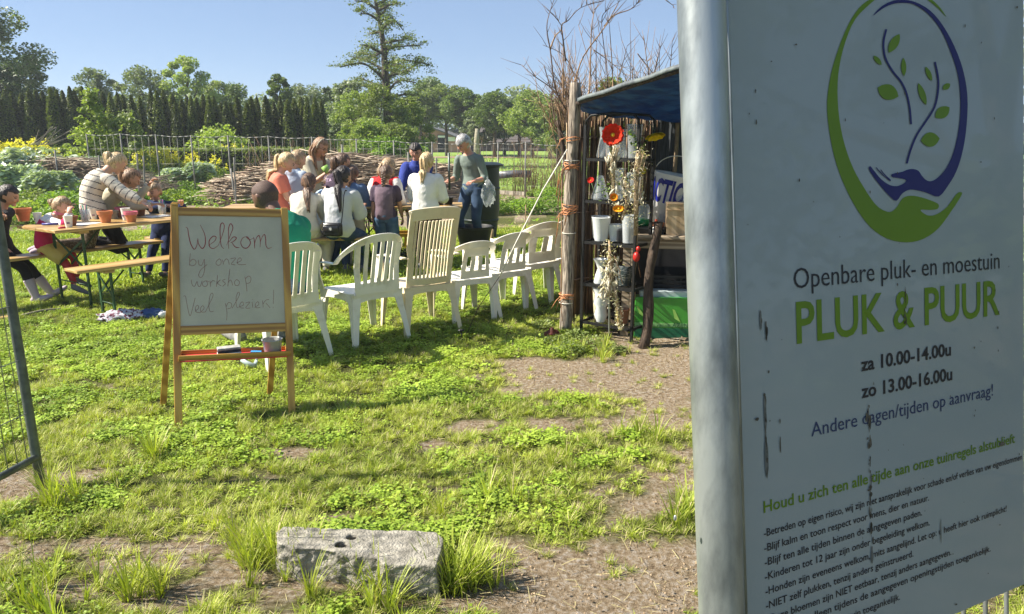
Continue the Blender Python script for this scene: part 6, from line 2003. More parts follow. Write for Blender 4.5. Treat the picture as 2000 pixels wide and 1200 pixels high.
# reed screen wall behind the shelf: many sticks side by side
wall = empty('stick_screen', (0, 0, 0), 0, 'screen wall of upright brown sticks behind the black shelf', 'screen')
W0, W1 = V(.50, 6.55, 0), V(1.32, 7.05, 0)
m = MB(); rr = random.Random(8)
nstk = 280
for layer in range(2):
    for i in range(nstk // 2):
        t = (i + rr.uniform(-.3, .3)) / (nstk // 2)
        b = W0.lerp(W1, t) + V(rr.uniform(-.01, .01), .03 * layer + rr.uniform(-.015, .015), 0)
        h = 1.80 + rr.uniform(-.1, .08)
        r_ = rr.uniform(.004, .009)
        dx = rr.uniform(-.05, .05)
        m.mi = rr.choice([0, 0, 1, 2])
        m.tube([b, b + V(dx * .5 + rr.uniform(-.012, .012), 0, h * .5), b + V(dx, rr.uniform(-.02, .02), h)], [r_, r_ * .85, r_ * .6], n=5)
M_STK2 = mat('pale_stick', (.42, .31, .19), rough=.85, var=.3, scale=6)
M_STK = mat('brown_stick', (.25, .15, .09), rough=.85, var=.3, scale=6)
tag(m.build('stick', [M_STK, M_TWIGD, M_STK2], wall), kind='stuff')
for z in (.35, .95, 1.6):
    m = MB(); m.tube([W0 + V(0, -.03, z), W1 + V(0, -.03, z + .02)], .005, n=5); m.build('binding', M_TWIGD, wall)
# grey sheet back wall and dark inside
M_GSHEET = mat('dark_grey_sheet', (.075, .085, .095), rough=.7, var=.3, scale=7, stretch=(14, 1, 1), bump=.3, bscale=12)
m = MB(); nn = 60
X0, X1 = V(1.28, 7.05, 0), V(3.6, 6.9, 0)
P = []
for k in range(nn + 1):
    for z in (0, 1.85): P.append(X0.lerp(X1, k / nn) + V(0, .012 * math.sin(k * 1.9) + .007 * math.sin(k * .7), z))
m.add(P, [(2 * k, 2 * k + 2, 2 * k + 3, 2 * k + 1) for k in range(nn)])
o = m.build('sheet', M_GSHEET, None); o.name = 'back_sheet'; tag(o, 'dark grey corrugated sheet closing the back of the shed', 'sheet')
for (x, y, h, r_, lb, mt) in ((1.30, 6.95, 1.75, .028, 'pale debarked pole at the seam of stick screen and grey sheet', M_BARK), (2.9, 5.3, 2.1, .05, 'rough wooden post at the right of the shed behind the notice board', M_BARK), (1.5, 6.9, 1.8, .022, 'thin pole in front of the dark grey sheet', M_STK2)):
    m = MB(); crooked(m, (x, y, 0), (x, y, h), r_, r_ * .8, seed=int(h * 9)); tag(m.build('pole', mt, None), lb, 'pole')
# dark leaning branch post in front
bf = G(1256, 678); bt_ = D(1283, 426, bf.y + .15)
m = MB(); m.tube([bf + V(0, 0, -.03) + (bt_ - bf) * t + V(.016 * math.sin(8 * t), 0, 0) for t in np.linspace(0, 1, 12)], [.046, .040, .038, .042, .044, .037, .035, .034, .038, .035, .034, .034], n=12)
tag(m.build('branch_post', M_DBARK, None), 'dark leaning branch prop in front of the shed table', 'post')

# work table
M_OLDW = wood_mat('grey_old_wood', (.42, .34, .25), (.20, .15, .10), axis=0, rough=.85, bump=.3)
tf0, tf1 = V(.95, 5.95, 0), V(2.7, 5.55, 0)
ta = math.atan2((tf1 - tf0).y, (tf1 - tf0).x); tc_ = (tf0 + tf1) / 2
ZW = .84
wt_ = empty('work_table', (tc_.x, tc_.y + .28, 0), ta, 'old wooden work table under the tarpaulin', 'table')
for k in range(4):
    m = MB(); m.box((0, -.27 + k * .145, ZW - .015), (1.8, .14, .03)); m.build('plank', M_OLDW, wt_, smooth=False, bevel=.004)
for sx in (-.85, .85):
    for sy in (-.28, .2):
        m = MB(); m.box((sx, sy, (ZW - .03) / 2), (.06, .06, ZW - .03)); m.build('leg', M_OLDW, wt_, smooth=False)
m = MB(); m.box((0, -.30, ZW - .07), (1.8, .02, .07)); m.build('apron', M_OLDW, wt_, smooth=False)
wl = lambda x, y, z=ZW: wt_.location + Matrix.Rotation(ta, 3, 'Z') @ V(x, y, 0) + V(0, 0, z)
# perforated black crates under the table
for q, (x, y, z, lb) in enumerate([(-.45, .05, 0.0, 'lower left black perforated crate under the work table'), (-.44, .06, .26, 'upper left black perforated crate under the work table'), (.12, .08, .0, 'lower right black perforated crate under the work table'), (.14, .06, .26, 'upper right black perforated crate under the work table')]):
    root = empty('black_crate', wl(x, y, z), ta + .03 * q, lb, 'crate', 'black crates under the work table')
    m = MB()
    for k in range(6):
        m.box((0, -.19, .03 + k * .038), (.52, .01, .018))
    tag(m.build('crate_side', M_BLK, root, smooth=False), kind='stuff')
    for k in range(12):
        m = MB(); m.box((-.25 + k * .0455, -.196, .12), (.012, .008, .23)); m.build('crate_bar', M_BLK, root, smooth=False)
    m = MB()
    m.box((0, .19, .12), (.52, .01, .24)); m.build('crate_back', M_BLK, root, smooth=False)
    for s_ in (-1, 1):
        m = MB(); m.box((s_ * .26, 0, .12), (.01, .38, .24)); m.build('crate_end', M_BLK, root, smooth=False)
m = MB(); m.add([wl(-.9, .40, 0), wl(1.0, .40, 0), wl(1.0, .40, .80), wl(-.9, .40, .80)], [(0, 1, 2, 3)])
o = m.build('black_sheet', M_DARK, None); tag(o, 'flat black sheet behind the crates under the work table', 'foil')  # flat black sheet keeps the space under the table dark
# on the table: crate bucket, terracotta pots, tray, spray bottle, wooden box, bag
loc_ = lambda px, py: V(*D(px, py, 5.95)[:])
t = empty('shopping_bucket', wl(-.56, .16), ta - .25, 'white bag with big blue capital letters on the work table', 'bag')
t.rotation_euler = (0, R(11), ta - .1)
M_BAG = mat('white_bag', (.74, .73, .72), rough=.4, var=.05, bump=.1, bscale=20)
m = MB(); m.lathe([(0, 0), (.16, 0), (.205, .46), (.208, .465), (.200, .46), (.155, .005), (0, .005)], n=40); m.build('bag_side', M_BAG, t)
M_BLUEP = mat('print_cobalt', (.008, .014, .22), rough=.4, var=.1)
cu = bpy.data.curves.new('t', 'FONT'); cu.body = 'ACTION'; cu.size = 1; cu.offset = .035; cu.shear = .12; cu.resolution_u = 3
to = bpy.data.objects.new('t', cu); C.objects.link(to)
me = bpy.data.meshes.new_from_object(to.evaluated_get(bpy.context.evaluated_depsgraph_get())); bpy.data.objects.remove(to)
bm = bmesh.new(); bm.from_mesh(me); bmesh.ops.subdivide_edges(bm, edges=[e for e in bm.edges if e.calc_length() > .15], cuts=3, use_grid_fill=True)
mnx, mxx = min(v.co.x for v in bm.verts), max(v.co.x for v in bm.verts)
for v in bm.verts:
    a = -R(90) + (v.co.x - mnx) / (mxx - mnx) * R(135) - R(76); z = .235 + v.co.y / .73 * .19
    r_ = .160 + .045 * z / .46 + .003; v.co = (r_ * math.cos(a), r_ * math.sin(a), z)
bm.to_mesh(me); bm.free(); me.materials.append(M_BLUEP); me.name = 'lettering'; link(bpy.data.objects.new('lettering', me), t)
m = MB(); m.tube([V(.20 * math.cos(a), -.05,   .46 + .16 * math.sin(a)) for a in np.linspace(.25, 2.9, 13)], .004, n=6); m.build('handle', M_ROPE, t)
t = empty('terracotta_pot', wl(-.62, -.15), 0, 'small reddish pot on the work table in front of the white bag', 'flowerpot')
m = MB(); m.lathe([(0, 0), (.036, 0), (.048, .06), (.053, .062), (.055, .085), (.048, .084), (0, .07)], n=24); m.build('pot_body', M_TERRAD, t, angle=40)
t = empty('seed_tray', wl(-.72, -.12), ta, 'black seed tray on the work table', 'tray')
m = MB(); m.box((0, 0, .022), (.30, .20, .044), taper=1.07); m.build('tray', M_BLK, t, smooth=False, bevel=.004)
t = empty('white_bottle', wl(-.63, -.26), 0, 'small white bottle with red cap at the front edge of the work table', 'bottle')
m = MB(); m.lathe([(0, 0), (.026, 0), (.027, .06), (.012, .068), (.0, .068)], n=18); m.build('bottle_body', M_WHITE, t)
m = MB(); m.lathe([(.012, .066), (.012, .12), (.009, .125), (0, .125)], n=14); m.build('cap', mat('red_bottle_cap', (.5, .08, .04), rough=.4), t)
t = empty('green_bottle_pack', wl(-.74, -.02), 0, 'clear bottle with green base left of the reddish pot', 'bottle')
m = MB(); m.lathe([(0, .045), (.045, .045), (.047, .10), (.0, .10)], n=18); m.build('green_base', mat('green_label', (.02, .30, .08), rough=.4), t)
m = MB(); m.lathe([(.047, .10), (.047, .2), (.02, .24), (.0, .24)], n=18); m.build('bottle_body', M_CLEAR, t)
t = empty('wooden_box', wl(-.47, -.16), ta + .1, 'pale plywood box on the work table beside the gate tube', 'box')
M_PLY = wood_mat('pale_plywood', (.62, .47, .29), (.42, .29, .16), axis=2, rough=.7, bump=.1)
for (c, sz) in (((0, -.08, .12), (.17, .01, .24)), ((0, .08, .12), (.17, .01, .24)), ((-.08, 0, .12), (.01, .149, .24)), ((.08, 0, .12), (.01, .149, .24)), ((0, 0, .246), (.176, .176, .01)), ((-.02, -.088, .20), (.15, .008, .012))):
    m = MB(); m.box(c, sz); m.build('plywood_panel', M_PLY, t, smooth=False, bevel=.0015)
bag('plastic_bag', wl(-.30, .10, ZW + .30), (.20, .16, .30), 'big crinkled clear plastic bag behind the plywood box', 21)

# ---- black shelf
sf = empty('shelf_rack', (.58, 6.00, 0), math.atan2(-.30, .40), 'black iron plant shelf with five levels left of the work table', 'shelf')
SWd, SD = .47, .26
LV = [.10, .42, .77, 1.10, 1.43]
for sy in (0, SD):
    for sx in (0, SWd):
        m = MB(); m.bar((sx, sy, 0), (sx, sy, 1.70), .020, .020, up=(0, 1, 0)); m.build('upright', M_IRON, sf, smooth=False)
    m = MB(); m.tube([(0, sy, 1.68), (.01, sy, 1.735), (.05, sy, 1.77), (SWd / 2, sy, 1.785), (SWd - .05, sy, 1.77), (SWd - .01, sy, 1.735), (SWd, sy, 1.68)], .010, n=8); m.build('top_arch', M_IRON, sf)
for z in LV:
    for (a, b) in (((0, 0), (SWd, 0)), ((0, SD), (SWd, SD)), ((0, 0), (0, SD)), ((SWd, 0), (SWd, SD))):
        m = MB(); m.bar((*a, z), (*b, z), .012, .022); m.build('shelf_rail', M_IRON, sf, smooth=False)
    for k in range(6):
        m = MB(); m.bar((.012, .04 + k * .036, z), (SWd - .012, .04 + k * .036, z), .006, .006); m.build('shelf_wire', M_IRON, sf, smooth=False)
sfl = lambda x, y, z: sf.location + Matrix.Rotation(sf.rotation_euler.z, 3, 'Z') @ V(x, y, 0) + V(0, 0, z)


def vase(prof, x, y, lv, label, mt, cat='vase', name='glass_vase', group=None, n=28, sx=1.0):
    t = 0.0025
    inner = [(max(0, r - t), z + (.006 if i == 0 else 0)) for i, (r, z) in enumerate(prof)][::-1]
    m = MB(); m.lathe([(0, prof[0][1])] + prof + inner + [(0, prof[0][1] + .006)], n=n)
    o = m.build(name, mt, None, angle=50); o.location = sfl(x, y, LV[lv] + .013); return tag(o, label, cat, group)


GV = 'glass vases on the black shelf'
vase([(.055, 0), (.058, .02), (.030, .17), (.042, .24)], .10, .12, 4, 'tall clear glass vase left of the red paper poppy on the top shelf', M_GLASS, group=GV)
vase([(.060, 0), (.062, .03), (.040, .16), (.050, .22)], .23, .15, 4, 'clear glass vase behind the red paper poppy', M_GLASS, group=GV)
vase([(.045, 0), (.05, .1), (.065, .26)], .37, .12, 4, 'flared clear glass vase right of the red paper poppy on the top shelf', M_GLASS, group=GV)
vase([(.070, 0), (.072, .02), (.035, .15), (.028, .19)], .09, .10, 3, 'bell-shaped glass vase under the small red paper flower', M_GLASS, group=GV)
vase([(.045, 0), (.048, .05), (.034, .18), (.048, .25)], .22, .16, 3, 'slim glass vase in the middle of the second shelf', M_GLASS, group=GV)
vase([(.050, 0), (.052, .12), (.06, .22)], .37, .14, 3, 'glass vase at the right end of the second shelf', M_GLASS, group=GV)
vase([(.045, 0), (.052, .12), (.06, .22)], .36, .10, 2, 'big milky jar right on the middle shelf', M_CLEAR, name='milky_jar', cat='jar')
vase([(0.051, 0.000), (0.057, 0.024), (0.076, 0.177), (0.081, 0.189), (0.077, 0.193)], .12, .08, 2, 'glossy white ceramic pot in front on the middle shelf', M_PORC, name='ceramic_pot', cat='pot')
vase([(0.049, 0.000), (0.055, 0.024), (0.073, 0.183), (0.078, 0.189)], .06, .16, 2, 'white ceramic pot behind the glossy front pot', M_PORC, name='ceramic_pot', cat='pot')
vase([(0.046, 0.000), (0.049, 0.024), (0.067, 0.134)], .22, .14, 2, 'small white pot right of the two ceramic pots', M_PORC, name='ceramic_pot', cat='pot')
vase([(0.051, 0.000), (0.055, 0.012), (0.041, 0.073), (0.024, 0.122), (0.043, 0.171), (0.063, 0.201)], .13, .07, 1, 'waisted white ceramic vase on the fourth shelf', M_PORC, name='ceramic_vase')
vase([(.050, 0), (.055, .06), (.060, .14), (.05, .16)], .33, .12, 1, 'dark green striped vase on the fourth shelf', mat('dark_vase', (.02, .03, .03), rough=.3, col2=(.3, .3, .28), scale=30, stretch=(1, 1, 8), ramp=(.40, .44)), name='dark_vase')
vase([(0.037, 0.000), (0.059, 0.061), (0.044, 0.122), (0.067, 0.159), (0.055, 0.232), (0.076, 0.281)], .15, .06, 0, 'crumpled white ceramic vase on the lowest shelf', M_PORC, name='ceramic_vase', n=9)
vase([(0.049, 0.000), (0.067, 0.268), (0.070, 0.281)], .08, .16, 0, 'cream paper pot behind the crumpled white vase', mat('cream_pot', (.58, .50, .33), rough=.7), name='cream_pot', cat='pot')
vase([(.040, 0), (.055, .10), (.06, .12)], .32, .12, 0, 'terracotta pot in shade on the lowest shelf', M_TERRAD, name='small_pot', cat='pot')
m = MB(); m.box((0, 0, .05), (.12, .10, .11)); o = m.build('milk_carton', M_DARK, None, smooth=False, bevel=.01); o.location = sfl(.30, .14, LV[2] + .013); tag(o, 'dark box on the middle shelf behind the dried grass', 'box')


# ---- paper flowers
def paper_flower(c, r, col, face, label, cat='paper flower', petals=6, layers=2, centre=(.62, .42, .03), squash=1.0):
    root = empty('paper_flower', c, 0, label, cat)
    mt = fab('petal_%d_%d_%d' % tuple(int(x * 99) for x in col), col, c2=tuple(x * .72 for x in col), scale=12, bump=.5, bscale=60)
    q = Vector(face).to_track_quat('Z', 'Y')
    for L_ in range(layers):
        for k in range(petals):
            a0 = 6.283 * k / petals + L_ * .5; m = MB(); P = []; n1, n2 = 8, 8
            for i in range(n1 + 1):
                for j in range(n2 + 1):
                    rr_ = r * (1 - .15 * L_) * (i / n1); a = a0 + (j / n2 - .5) * 6.283 / petals * 1.5
                    edge_ = 1 + .06 * math.sin(j * 2.3 + k)
                    z = .28 * r * (i / n1) ** 2 * (1 + .5 * L_) + .05 * r * math.sin(j * 1.9 + k * 2) * (i / n1) + .02 * r * ((j + k) % 2)
                    P.append(q @ V(rr_ * edge_ * math.cos(a), rr_ * edge_ * math.sin(a) * squash, z))
            m.add(P, [(i * (n2 + 1) + j, i * (n2 + 1) + j + 1, (i + 1) * (n2 + 1) + j + 1, (i + 1) * (n2 + 1) + j) for i in range(n1) for j in range(n2)])
            m.build('petal', mt, root)
    m = MB(); m.ell(q @ V(0, 0, .10 * r), (r * .2, r * .2, r * .2), u=12, v=8); m.build('flower_centre', fab('centre_%d' % int(centre[0] * 99), centre), root)
    return root


paper_flower(D(1197, 264, 5.72), .082, (.62, .035, .012), (-.15, -1, .05), 'large red paper poppy with yellow centre hanging at the top of the shelf')
paper_flower(D(1154, 353, 5.85), .026, (.60, .03, .02), (-.3, -1, .6), 'small red paper flower before the bell-shaped glass vase', petals=5)
paper_flower(D(1279, 262, 5.75), .075, (.60, .46, .015), (.15, -.35, -1), 'large yellow paper flower hanging head down under the tarpaulin', squash=1)
paper_flower(D(1256, 333, 5.75), .028, (.50, .42, .02), (-.5, -1, -.4), 'small yellow paper flower bud below the large yellow one', petals=5)
paper_flower(D(1199, 386, 5.60), .030, (.75, .24, .01), (0, -1, .3), 'round orange paper flower on the dried bouquet', petals=8)
paper_flower(D(1209, 408, 5.60), .045, (.72, .30, .012), (-.5, -1, .1), 'long orange paper flower below the round one', petals=8, squash=.6)
m = MB(); m.ell((0, 0, 0), (.028, .03, .040), u=14, v=10); m.ell((.012, 0, .062), (.018, .018, .022), u=10, v=8); o = m.build('red_ornament', mat('red_wax', (.42, .02, .015), rough=.35), None); o.location = D(1243, 502, 5.7); tag(o, 'dark red ornament with a small knob hanging at the lower shelf', 'ornament')
# stems of the paper flowers and leaves
M_STEM = mat('green_stem', (.05, .09, .03), rough=.7)
m = MB(); m.tube([D(1197, 266, 5.73), D(1192, 300, 5.74), D(1196, 345, 5.74), D(1198, 400, 5.74)], .003, n=6); m.tube([D(1155, 357, 5.86), D(1162, 378, 5.84), D(1180, 372, 5.8), D(1194, 362, 5.78)], .003, n=6)
m.tube([D(1279, 256, 5.77), D(1268, 240, 5.85), D(1262, 250, 5.9)], .003, n=6); m.tube([D(1248, 240, 5.85), D(1246, 290, 5.9), D(1256, 332, 5.8)], .003, n=6)
o = tag(m.build('stem', M_STEM, None), kind='stuff'); o.name = 'paper_flower_stems'; tag(o, 'green wire stems of the paper flowers on the shelf', 'stems')
M_PLEAF = leaf_mat('paper_leaf', (.06, .12, .03), (.16, .24, .05), trans=.3)
P = []
for px, py, n, s in ((1240, 275, 26, 14), (1250, 290, 22, 12), (1180, 368, 12, 10), (1220, 355, 10, 10), (1232, 262, 16, 8), (1186, 378, 8, 8)):
    for _ in range(n): P.append(D(px + rnd.gauss(0, s * .5), py + rnd.gauss(0, s * .7), 5.75 + rnd.gauss(0, .03)))
v, q = leaf_quads(np.array(P), nr.uniform(.02, .045, len(P))); o = np_mesh('paper_leaves', v, q, M_PLEAF); tag(o, 'green paper leaves hanging between the flowers and the shelf', 'leaves', kind='stuff')


# ---- dried grass bundles
def dried(name, pts, spread, n, ear, label, seed, hang=True):
    rr = random.Random(seed); root = empty(name, pts[0], 0, label, 'dried flowers'); m = MB()
    c0 = pts[0]
    for _ in range(n):
        off = V(rr.gauss(0, spread * .35), rr.gauss(0, spread * .3), rr.gauss(0, spread * .3))
        P = [p_ - c0 + off * (k / (len(pts) - 1)) ** 1.0 * 1.6 + V(rr.gauss(0, .004), rr.gauss(0, .004), 0) for k, p_ in enumerate(pts)]
        m.tube(P, .0016, n=4)
    tag(m.build('stalks', M_STK2, root), kind='stuff')
    m = MB()
    for _ in range(ear):
        t = rr.uniform(.35, 1.0); k = min(len(pts) - 2, int(t * (len(pts) - 1))); f = t * (len(pts) - 1) - k
        c = pts[k].lerp(pts[k + 1], f) - c0 + V(rr.gauss(0, spread), rr.gauss(0, spread * .6), rr.gauss(0, spread * .5))
        d = V(rr.gauss(0, .5), rr.gauss(0, .3), -1 if hang else 1).normalized(); L_ = rr.uniform(.02, .035)
        m.tube([c - d * L_, c - d * L_ * .4, c + d * L_ * .4, c + d * L_], [.002, .0085, .0085, .002], n=6)
    tag(m.build('ears', mat('bunny_tail', (.66, .60, .46), rough=.9, var=.15, scale=40, bump=.6, bscale=220), root), kind='stuff')
    P = []
    for _ in range(n * 14):
        t = rr.uniform(.1, 1.05); k = min(len(pts) - 2, int(t * (len(pts) - 1))); f = t * (len(pts) - 1) - k
        P.append(pts[k].lerp(pts[k + 1], f) - c0 + V(rr.gauss(0, spread * 1.1), rr.gauss(0, spread * .6), rr.gauss(0, spread)))
    v, q = leaf_quads(np.array(P), nr.uniform(.012, .035, len(P)), aspect=4.5); tag(np_mesh('husks', v, q, M_DRY, root), kind='stuff')
    return root


dried('dried_grass', [D(1190, 470, 5.62), D(1192, 505, 5.62), D(1191, 545, 5.62), D(1188, 580, 5.62)], .035, 34, 60, 'bundle of dried bunny-tail grass hanging at the lower shelf', 1)
dried('dried_grass', [D(1200, 560, 5.6), D(1208, 610, 5.6), D(1212, 640, 5.6)], .012, 30, 0, 'bunch of straw stalks below the bunny-tail grass', 2)
dried('dried_grass', [D(1198, 420, 5.64), D(1199, 360, 5.64), D(1196, 318, 5.64), D(1205, 290, 5.64)], .018, 30, 26, 'upright dried bouquet rising to the red poppy', 3, hang=False)
dried('dried_grass', [D(1215, 430, 5.66), D(1225, 395, 5.66), D(1222, 350, 5.66)], .05, 16, 22, 'loose dried flowers along the right side of the upright bouquet', 4, hang=False)
dried('dried_grass', [D(1240, 460, 5.6), D(1242, 400, 5.6), D(1245, 340, 5.62), D(1252, 300, 5.62)], .03, 34, 8, 'feathery dried grass on the right upright of the shelf', 5, hang=False)
m = MB(); crooked(m, G(1190, 662), D(1190, 560, 5.62), .008, .007, wob=.003); tag(m.build('metal_stake', M_GALV, None), 'thin grey stake standing under the bunny-tail grass', 'stake')
m = MB(); crooked(m, G(1238, 655), D(1246, 300, 5.65), .009, .007, wob=.01, seed=4); tag(m.build('bamboo_cane', M_STK2, None), 'upright pale cane along the right side of the black shelf', 'cane')
m = MB(); crooked(m, G(1252, 560, .25), D(1243, 385, 5.6), .006, .004, wob=.02, seed=6); crooked(m, D(1200, 500, 5.6), D(1216, 555, 5.6), .003, .003); o = m.build('dried_stem', M_STK, None); tag(o, 'thin dried stems between the shelf and the work table', 'stems', kind='stuff')

# ---- green carton
M_GBOX = mat('green_carton', (.05, .30, .035), rough=.35, var=.1, scale=4, coat=.3)
ga, gb = G(1236, 668), G(1346, 668)
t = empty('green_carton', ((ga.x + gb.x) / 2 + .06, (ga.y + gb.y) / 2 + .10, 0), R(-6), 'green vinegar carton with dark lettering standing under the work table', 'carton')
Wg = .52
m = MB(); m.box((0, .06, .17), (Wg, .12, .34)); m.build('carton', M_GBOX, t, smooth=False, bevel=.004)
m = MB(); m.box((0, -.0015, .045), (Wg * .99, .003, .085)); m.build('dark_band', mat('dark_green_band', (.012, .13, .06), rough=.4), t, smooth=False)
m = MB(); m.box((0, -.0015, .115), (Wg * .99, .003, .03)); m.build('pale_band', mat('pale_green_band', (.20, .42, .15), rough=.4), t, smooth=False)
fr2 = Matrix.Translation((.045, -.0035, .098)) @ Matrix.Rotation(R(90), 4, 'X') @ Matrix.Scale(.01, 4)
text_obj('AZIJN', 0, 12.5, 0, 3.7, mat('carton_print', (.01, .10, .04), rough=.4), name='lettering', parent=t, frame=fr2, depth=0)
fr2 = Matrix.Translation((-.125, -.0035, .100)) @ Matrix.Rotation(R(90), 4, 'X') @ Matrix.Scale(.01, 4)
text_obj('Natuurazijn', 0, 15.0, 0, 2.0, MATS.get('x') or bpy.data.materials['carton_print'], name='lettering', parent=t, frame=fr2, depth=0) if False else None
text_obj('rgook', 0, 10.5, 0, 2.2, bpy.data.materials['carton_print'], name='lettering', parent=t, frame=Matrix.Translation((-.075, -.0035, .100)) @ Matrix.Rotation(R(90), 4, 'X') @ Matrix.Scale(.01, 4), depth=0)
for x0, z0, x1, z1 in ((-.25, .27, -.17, .17), (.04, .25, .11, .14)):
    m = MB(); m.poly([(x0, -.003, z0), (x0 + .02, -.003, z0 - .01), (x1, -.003, z1), (x1 - .05, -.003, z1 + .03)][::-1]); m.build('printed_leaf', mat('leaf_print', (.30, .55, .12), rough=.4), t, smooth=False)
m = MB(); m.box((-.02, .10, .36), (.40, .12, .05)); o = m.build('plastic_board', M_GREYP, None, smooth=False, bevel=.004); o.location = t.location; o.rotation_euler = t.rotation_euler; tag(o, 'grey plastic board lying on top of the green carton', 'board')
m = MB(); m.box((.26, -.02, .18), (.02, .02, .36)); o = m.build('tool_handle', M_DARK, None, smooth=False); o.location = t.location; tag(o, 'black tool handle leaning at the right end of the green carton', 'handle')

# ---- bare willow whips behind the shed
will = empty('willow_shrub', (.62, 7.6, 0), 0, 'bare pollarded willow with long thin whips rising behind the wooden post', 'shrub')
org = will.location.copy()


def whip(m, pix, r0, r1, Y=7.6, jit=.0, seed=0):
    rr = random.Random(seed)
    P = smooth_closed([tuple(D(x, y, Y + rr.uniform(-jit, jit)) - org) for x, y in pix], 4, closed=False)
    n = len(P)
    m.tube(P, [r0 + (r1 - r0) * (i / (n - 1)) for i in range(n)], n=6)
    # side twigs
    for k in range(int(n * .8)):
        i = rr.randrange(2, n); p0 = Vector(P[i]); d = (Vector(P[i]) - Vector(P[i - 1])).normalized()
        s = V(rr.uniform(-1, 1), rr.uniform(-.6, .6), rr.uniform(-.1, .8)).normalized(); L_ = rr.uniform(.04, .22)
        m.tube([p0, p0 + (d * .5 + s * .6) * L_ * .5, p0 + (d * .7 + s * .7) * L_], [r1 * 1.3, r1, r1 * .5], n=4)


WH = [[(1106, 215), (1085, 175), (1075, 100), (1068, 55), (1075, 20), (1090, -20)], [(1122, 160), (1140, 110), (1180, 55), (1200, 20), (1213, -5)], [(1180, 52), (1200, 30), (1232, 18), (1250, 0)],
      [(1150, 190), (1153, 130), (1155, 60), (1160, 20), (1158, -15)], [(1165, 200), (1164, 140), (1165, 82)], [(1198, 180), (1195, 120), (1190, 46)], [(1105, 120), (1100, 80), (1097, 50), (1110, 40), (1135, 15), (1180, 2)],
      [(1075, 95), (1085, 70), (1098, 55), (1082, 30)], [(1109, 210), (1080, 175), (1045, 150), (1018, 127)], [(1112, 290), (1075, 240), (1052, 190), (1045, 140)], [(1130, 300), (1090, 250), (1078, 200), (1080, 150)],
      [(1099, 205), (1100, 130), (1099, 60)], [(1125, 160), (1103, 110), (1060, 88)], [(1140, 200), (1155, 150), (1130, 50)], [(1200, 180), (1215, 130), (1225, 90)], [(1268, 150), (1262, 110), (1258, 75)], [(1275, 150), (1285, 115), (1290, 90)],
      [(1245, 105), (1265, 130), (1290, 160)], [(1308, 140), (1311, 110), (1313, 82)], [(1300, 0), (1316, 12)], [(1180, 190), (1186, 150), (1175, 45), (1186, 20), (1200, 0)], [(1160, 98), (1190, 120), (1225, 150)],
      [(1110, 300), (1098, 330), (1090, 400), (1097, 460)], [(1075, 240), (1090, 290), (1112, 330)], [(1063, 130), (1075, 170), (1090, 200)]]
bark = MB()
crooked(bark, (0, 0, 0), (-.02, 0, 1.15), .075, .055, n=10, wob=.02); crooked(bark, (-.02, 0, 1.1), D(1112, 195, 7.6) - org, .05, .03, n=8); crooked(bark, (-.0, 0, .95), D(1090, 235, 7.6) - org, .04, .02, n=8)
bark.build('trunk', M_DBARK, will)
for k, w_ in enumerate(WH):
    m = MB(); whip(m, w_, .0085 if k < 12 else .0055, .0022, Y=7.6 + (k % 5 - 2) * .12, jit=.1, seed=k); m.build('branch', [M_TWIGD, M_TWIG][k % 2], will)
m = MB(); rr = random.Random(77)
for k in range(270):
    x0 = rr.choice([rr.gauss(1110, 16), rr.uniform(1090, 1300)]); y0 = 235 - max(0, (x0 - 1130)) * .30
    ln = abs(rr.gauss(0, 55)) + 25; dx = rr.gauss(0, 28)
    Y = rr.uniform(7.3, 8.6)
    p0, p1, p2 = D(x0, y0 + 20, Y) - org, D(x0 + dx * .4, y0 - ln * .5, Y) - org, D(x0 + dx, y0 - ln, Y + rr.uniform(-.2, .2)) - org
    m.mi = rr.choice([0, 1]); m.tube([p0, p1, p2], [.0045, .003, .0015], n=4)
    if rr.random() < .7:
        s = rr.choice([-1, 1]); m.tube([p1, p1.lerp(p2, .4) + V(s * .08, 0, .02), p2 + V(s * rr.uniform(.08, .2), 0, -.03)], [.003, .002, .001], n=4)
tag(m.build('fine_twigs', [M_TWIG, M_TWIGD], will), kind='stuff')
# thin upright canes before the field, beside the post
for px, y0, y1, Y, lb in ((1025, 400, 474, 9.6, 'thin dark cane standing in the lawn behind the low chairs'), (1096, 330, 640, 6.4, 'thin pale stick leaning at the left of the wooden post')):
    m = MB(); a = D(px, y1, Y); crooked(m, (a.x, Y, 0), D(px + 2, y0, Y), .008, .006, wob=.006); tag(m.build('cane', M_TWIG, None), lb, 'cane')
# ================================================================ GARDEN BEDS, FENCE, TREES, FARM BUILDINGS
L_DARK = leaf_mat('thuja_leaf', (.05, .078, .018), (.19, .22, .05), trans=.25, val=.2)
L_OAK = leaf_mat('oak_leaf', (.075, .13, .045), (.21, .27, .09), trans=.35, val=.2)
L_LIME = leaf_mat('lime_leaf', (.18, .27, .055), (.38, .44, .14), trans=.4, val=.15)
L_MID = leaf_mat('mid_leaf', (.11, .165, .045), (.27, .32, .10), trans=.38, val=.2)
L_GREY = leaf_mat('greygreen_leaf', (.13, .17, .10), (.25, .29, .17), trans=.3, val=.2)
L_DEEP = leaf_mat('deep_leaf', (.035, .065, .022), (.10, .145, .04), trans=.25, val=.2)  # darkest of the tree greens
L_SILV = leaf_mat('silver_leaf', (.20, .30, .17), (.58, .64, .52), trans=.2, val=.15)
L_YEL = leaf_mat('yellow_blossom', (.60, .52, .03), (.80, .74, .12), trans=.3, val=.1)
L_HERB = leaf_mat('herb_leaf', (.09, .19, .025), (.28, .39, .08), trans=.38, val=.2)
M_TRUNK = mat('tree_bark', (.075, .060, .045), rough=.95, var=.4, scale=4, stretch=(6, 6, 1), bump=.6, bscale=10)


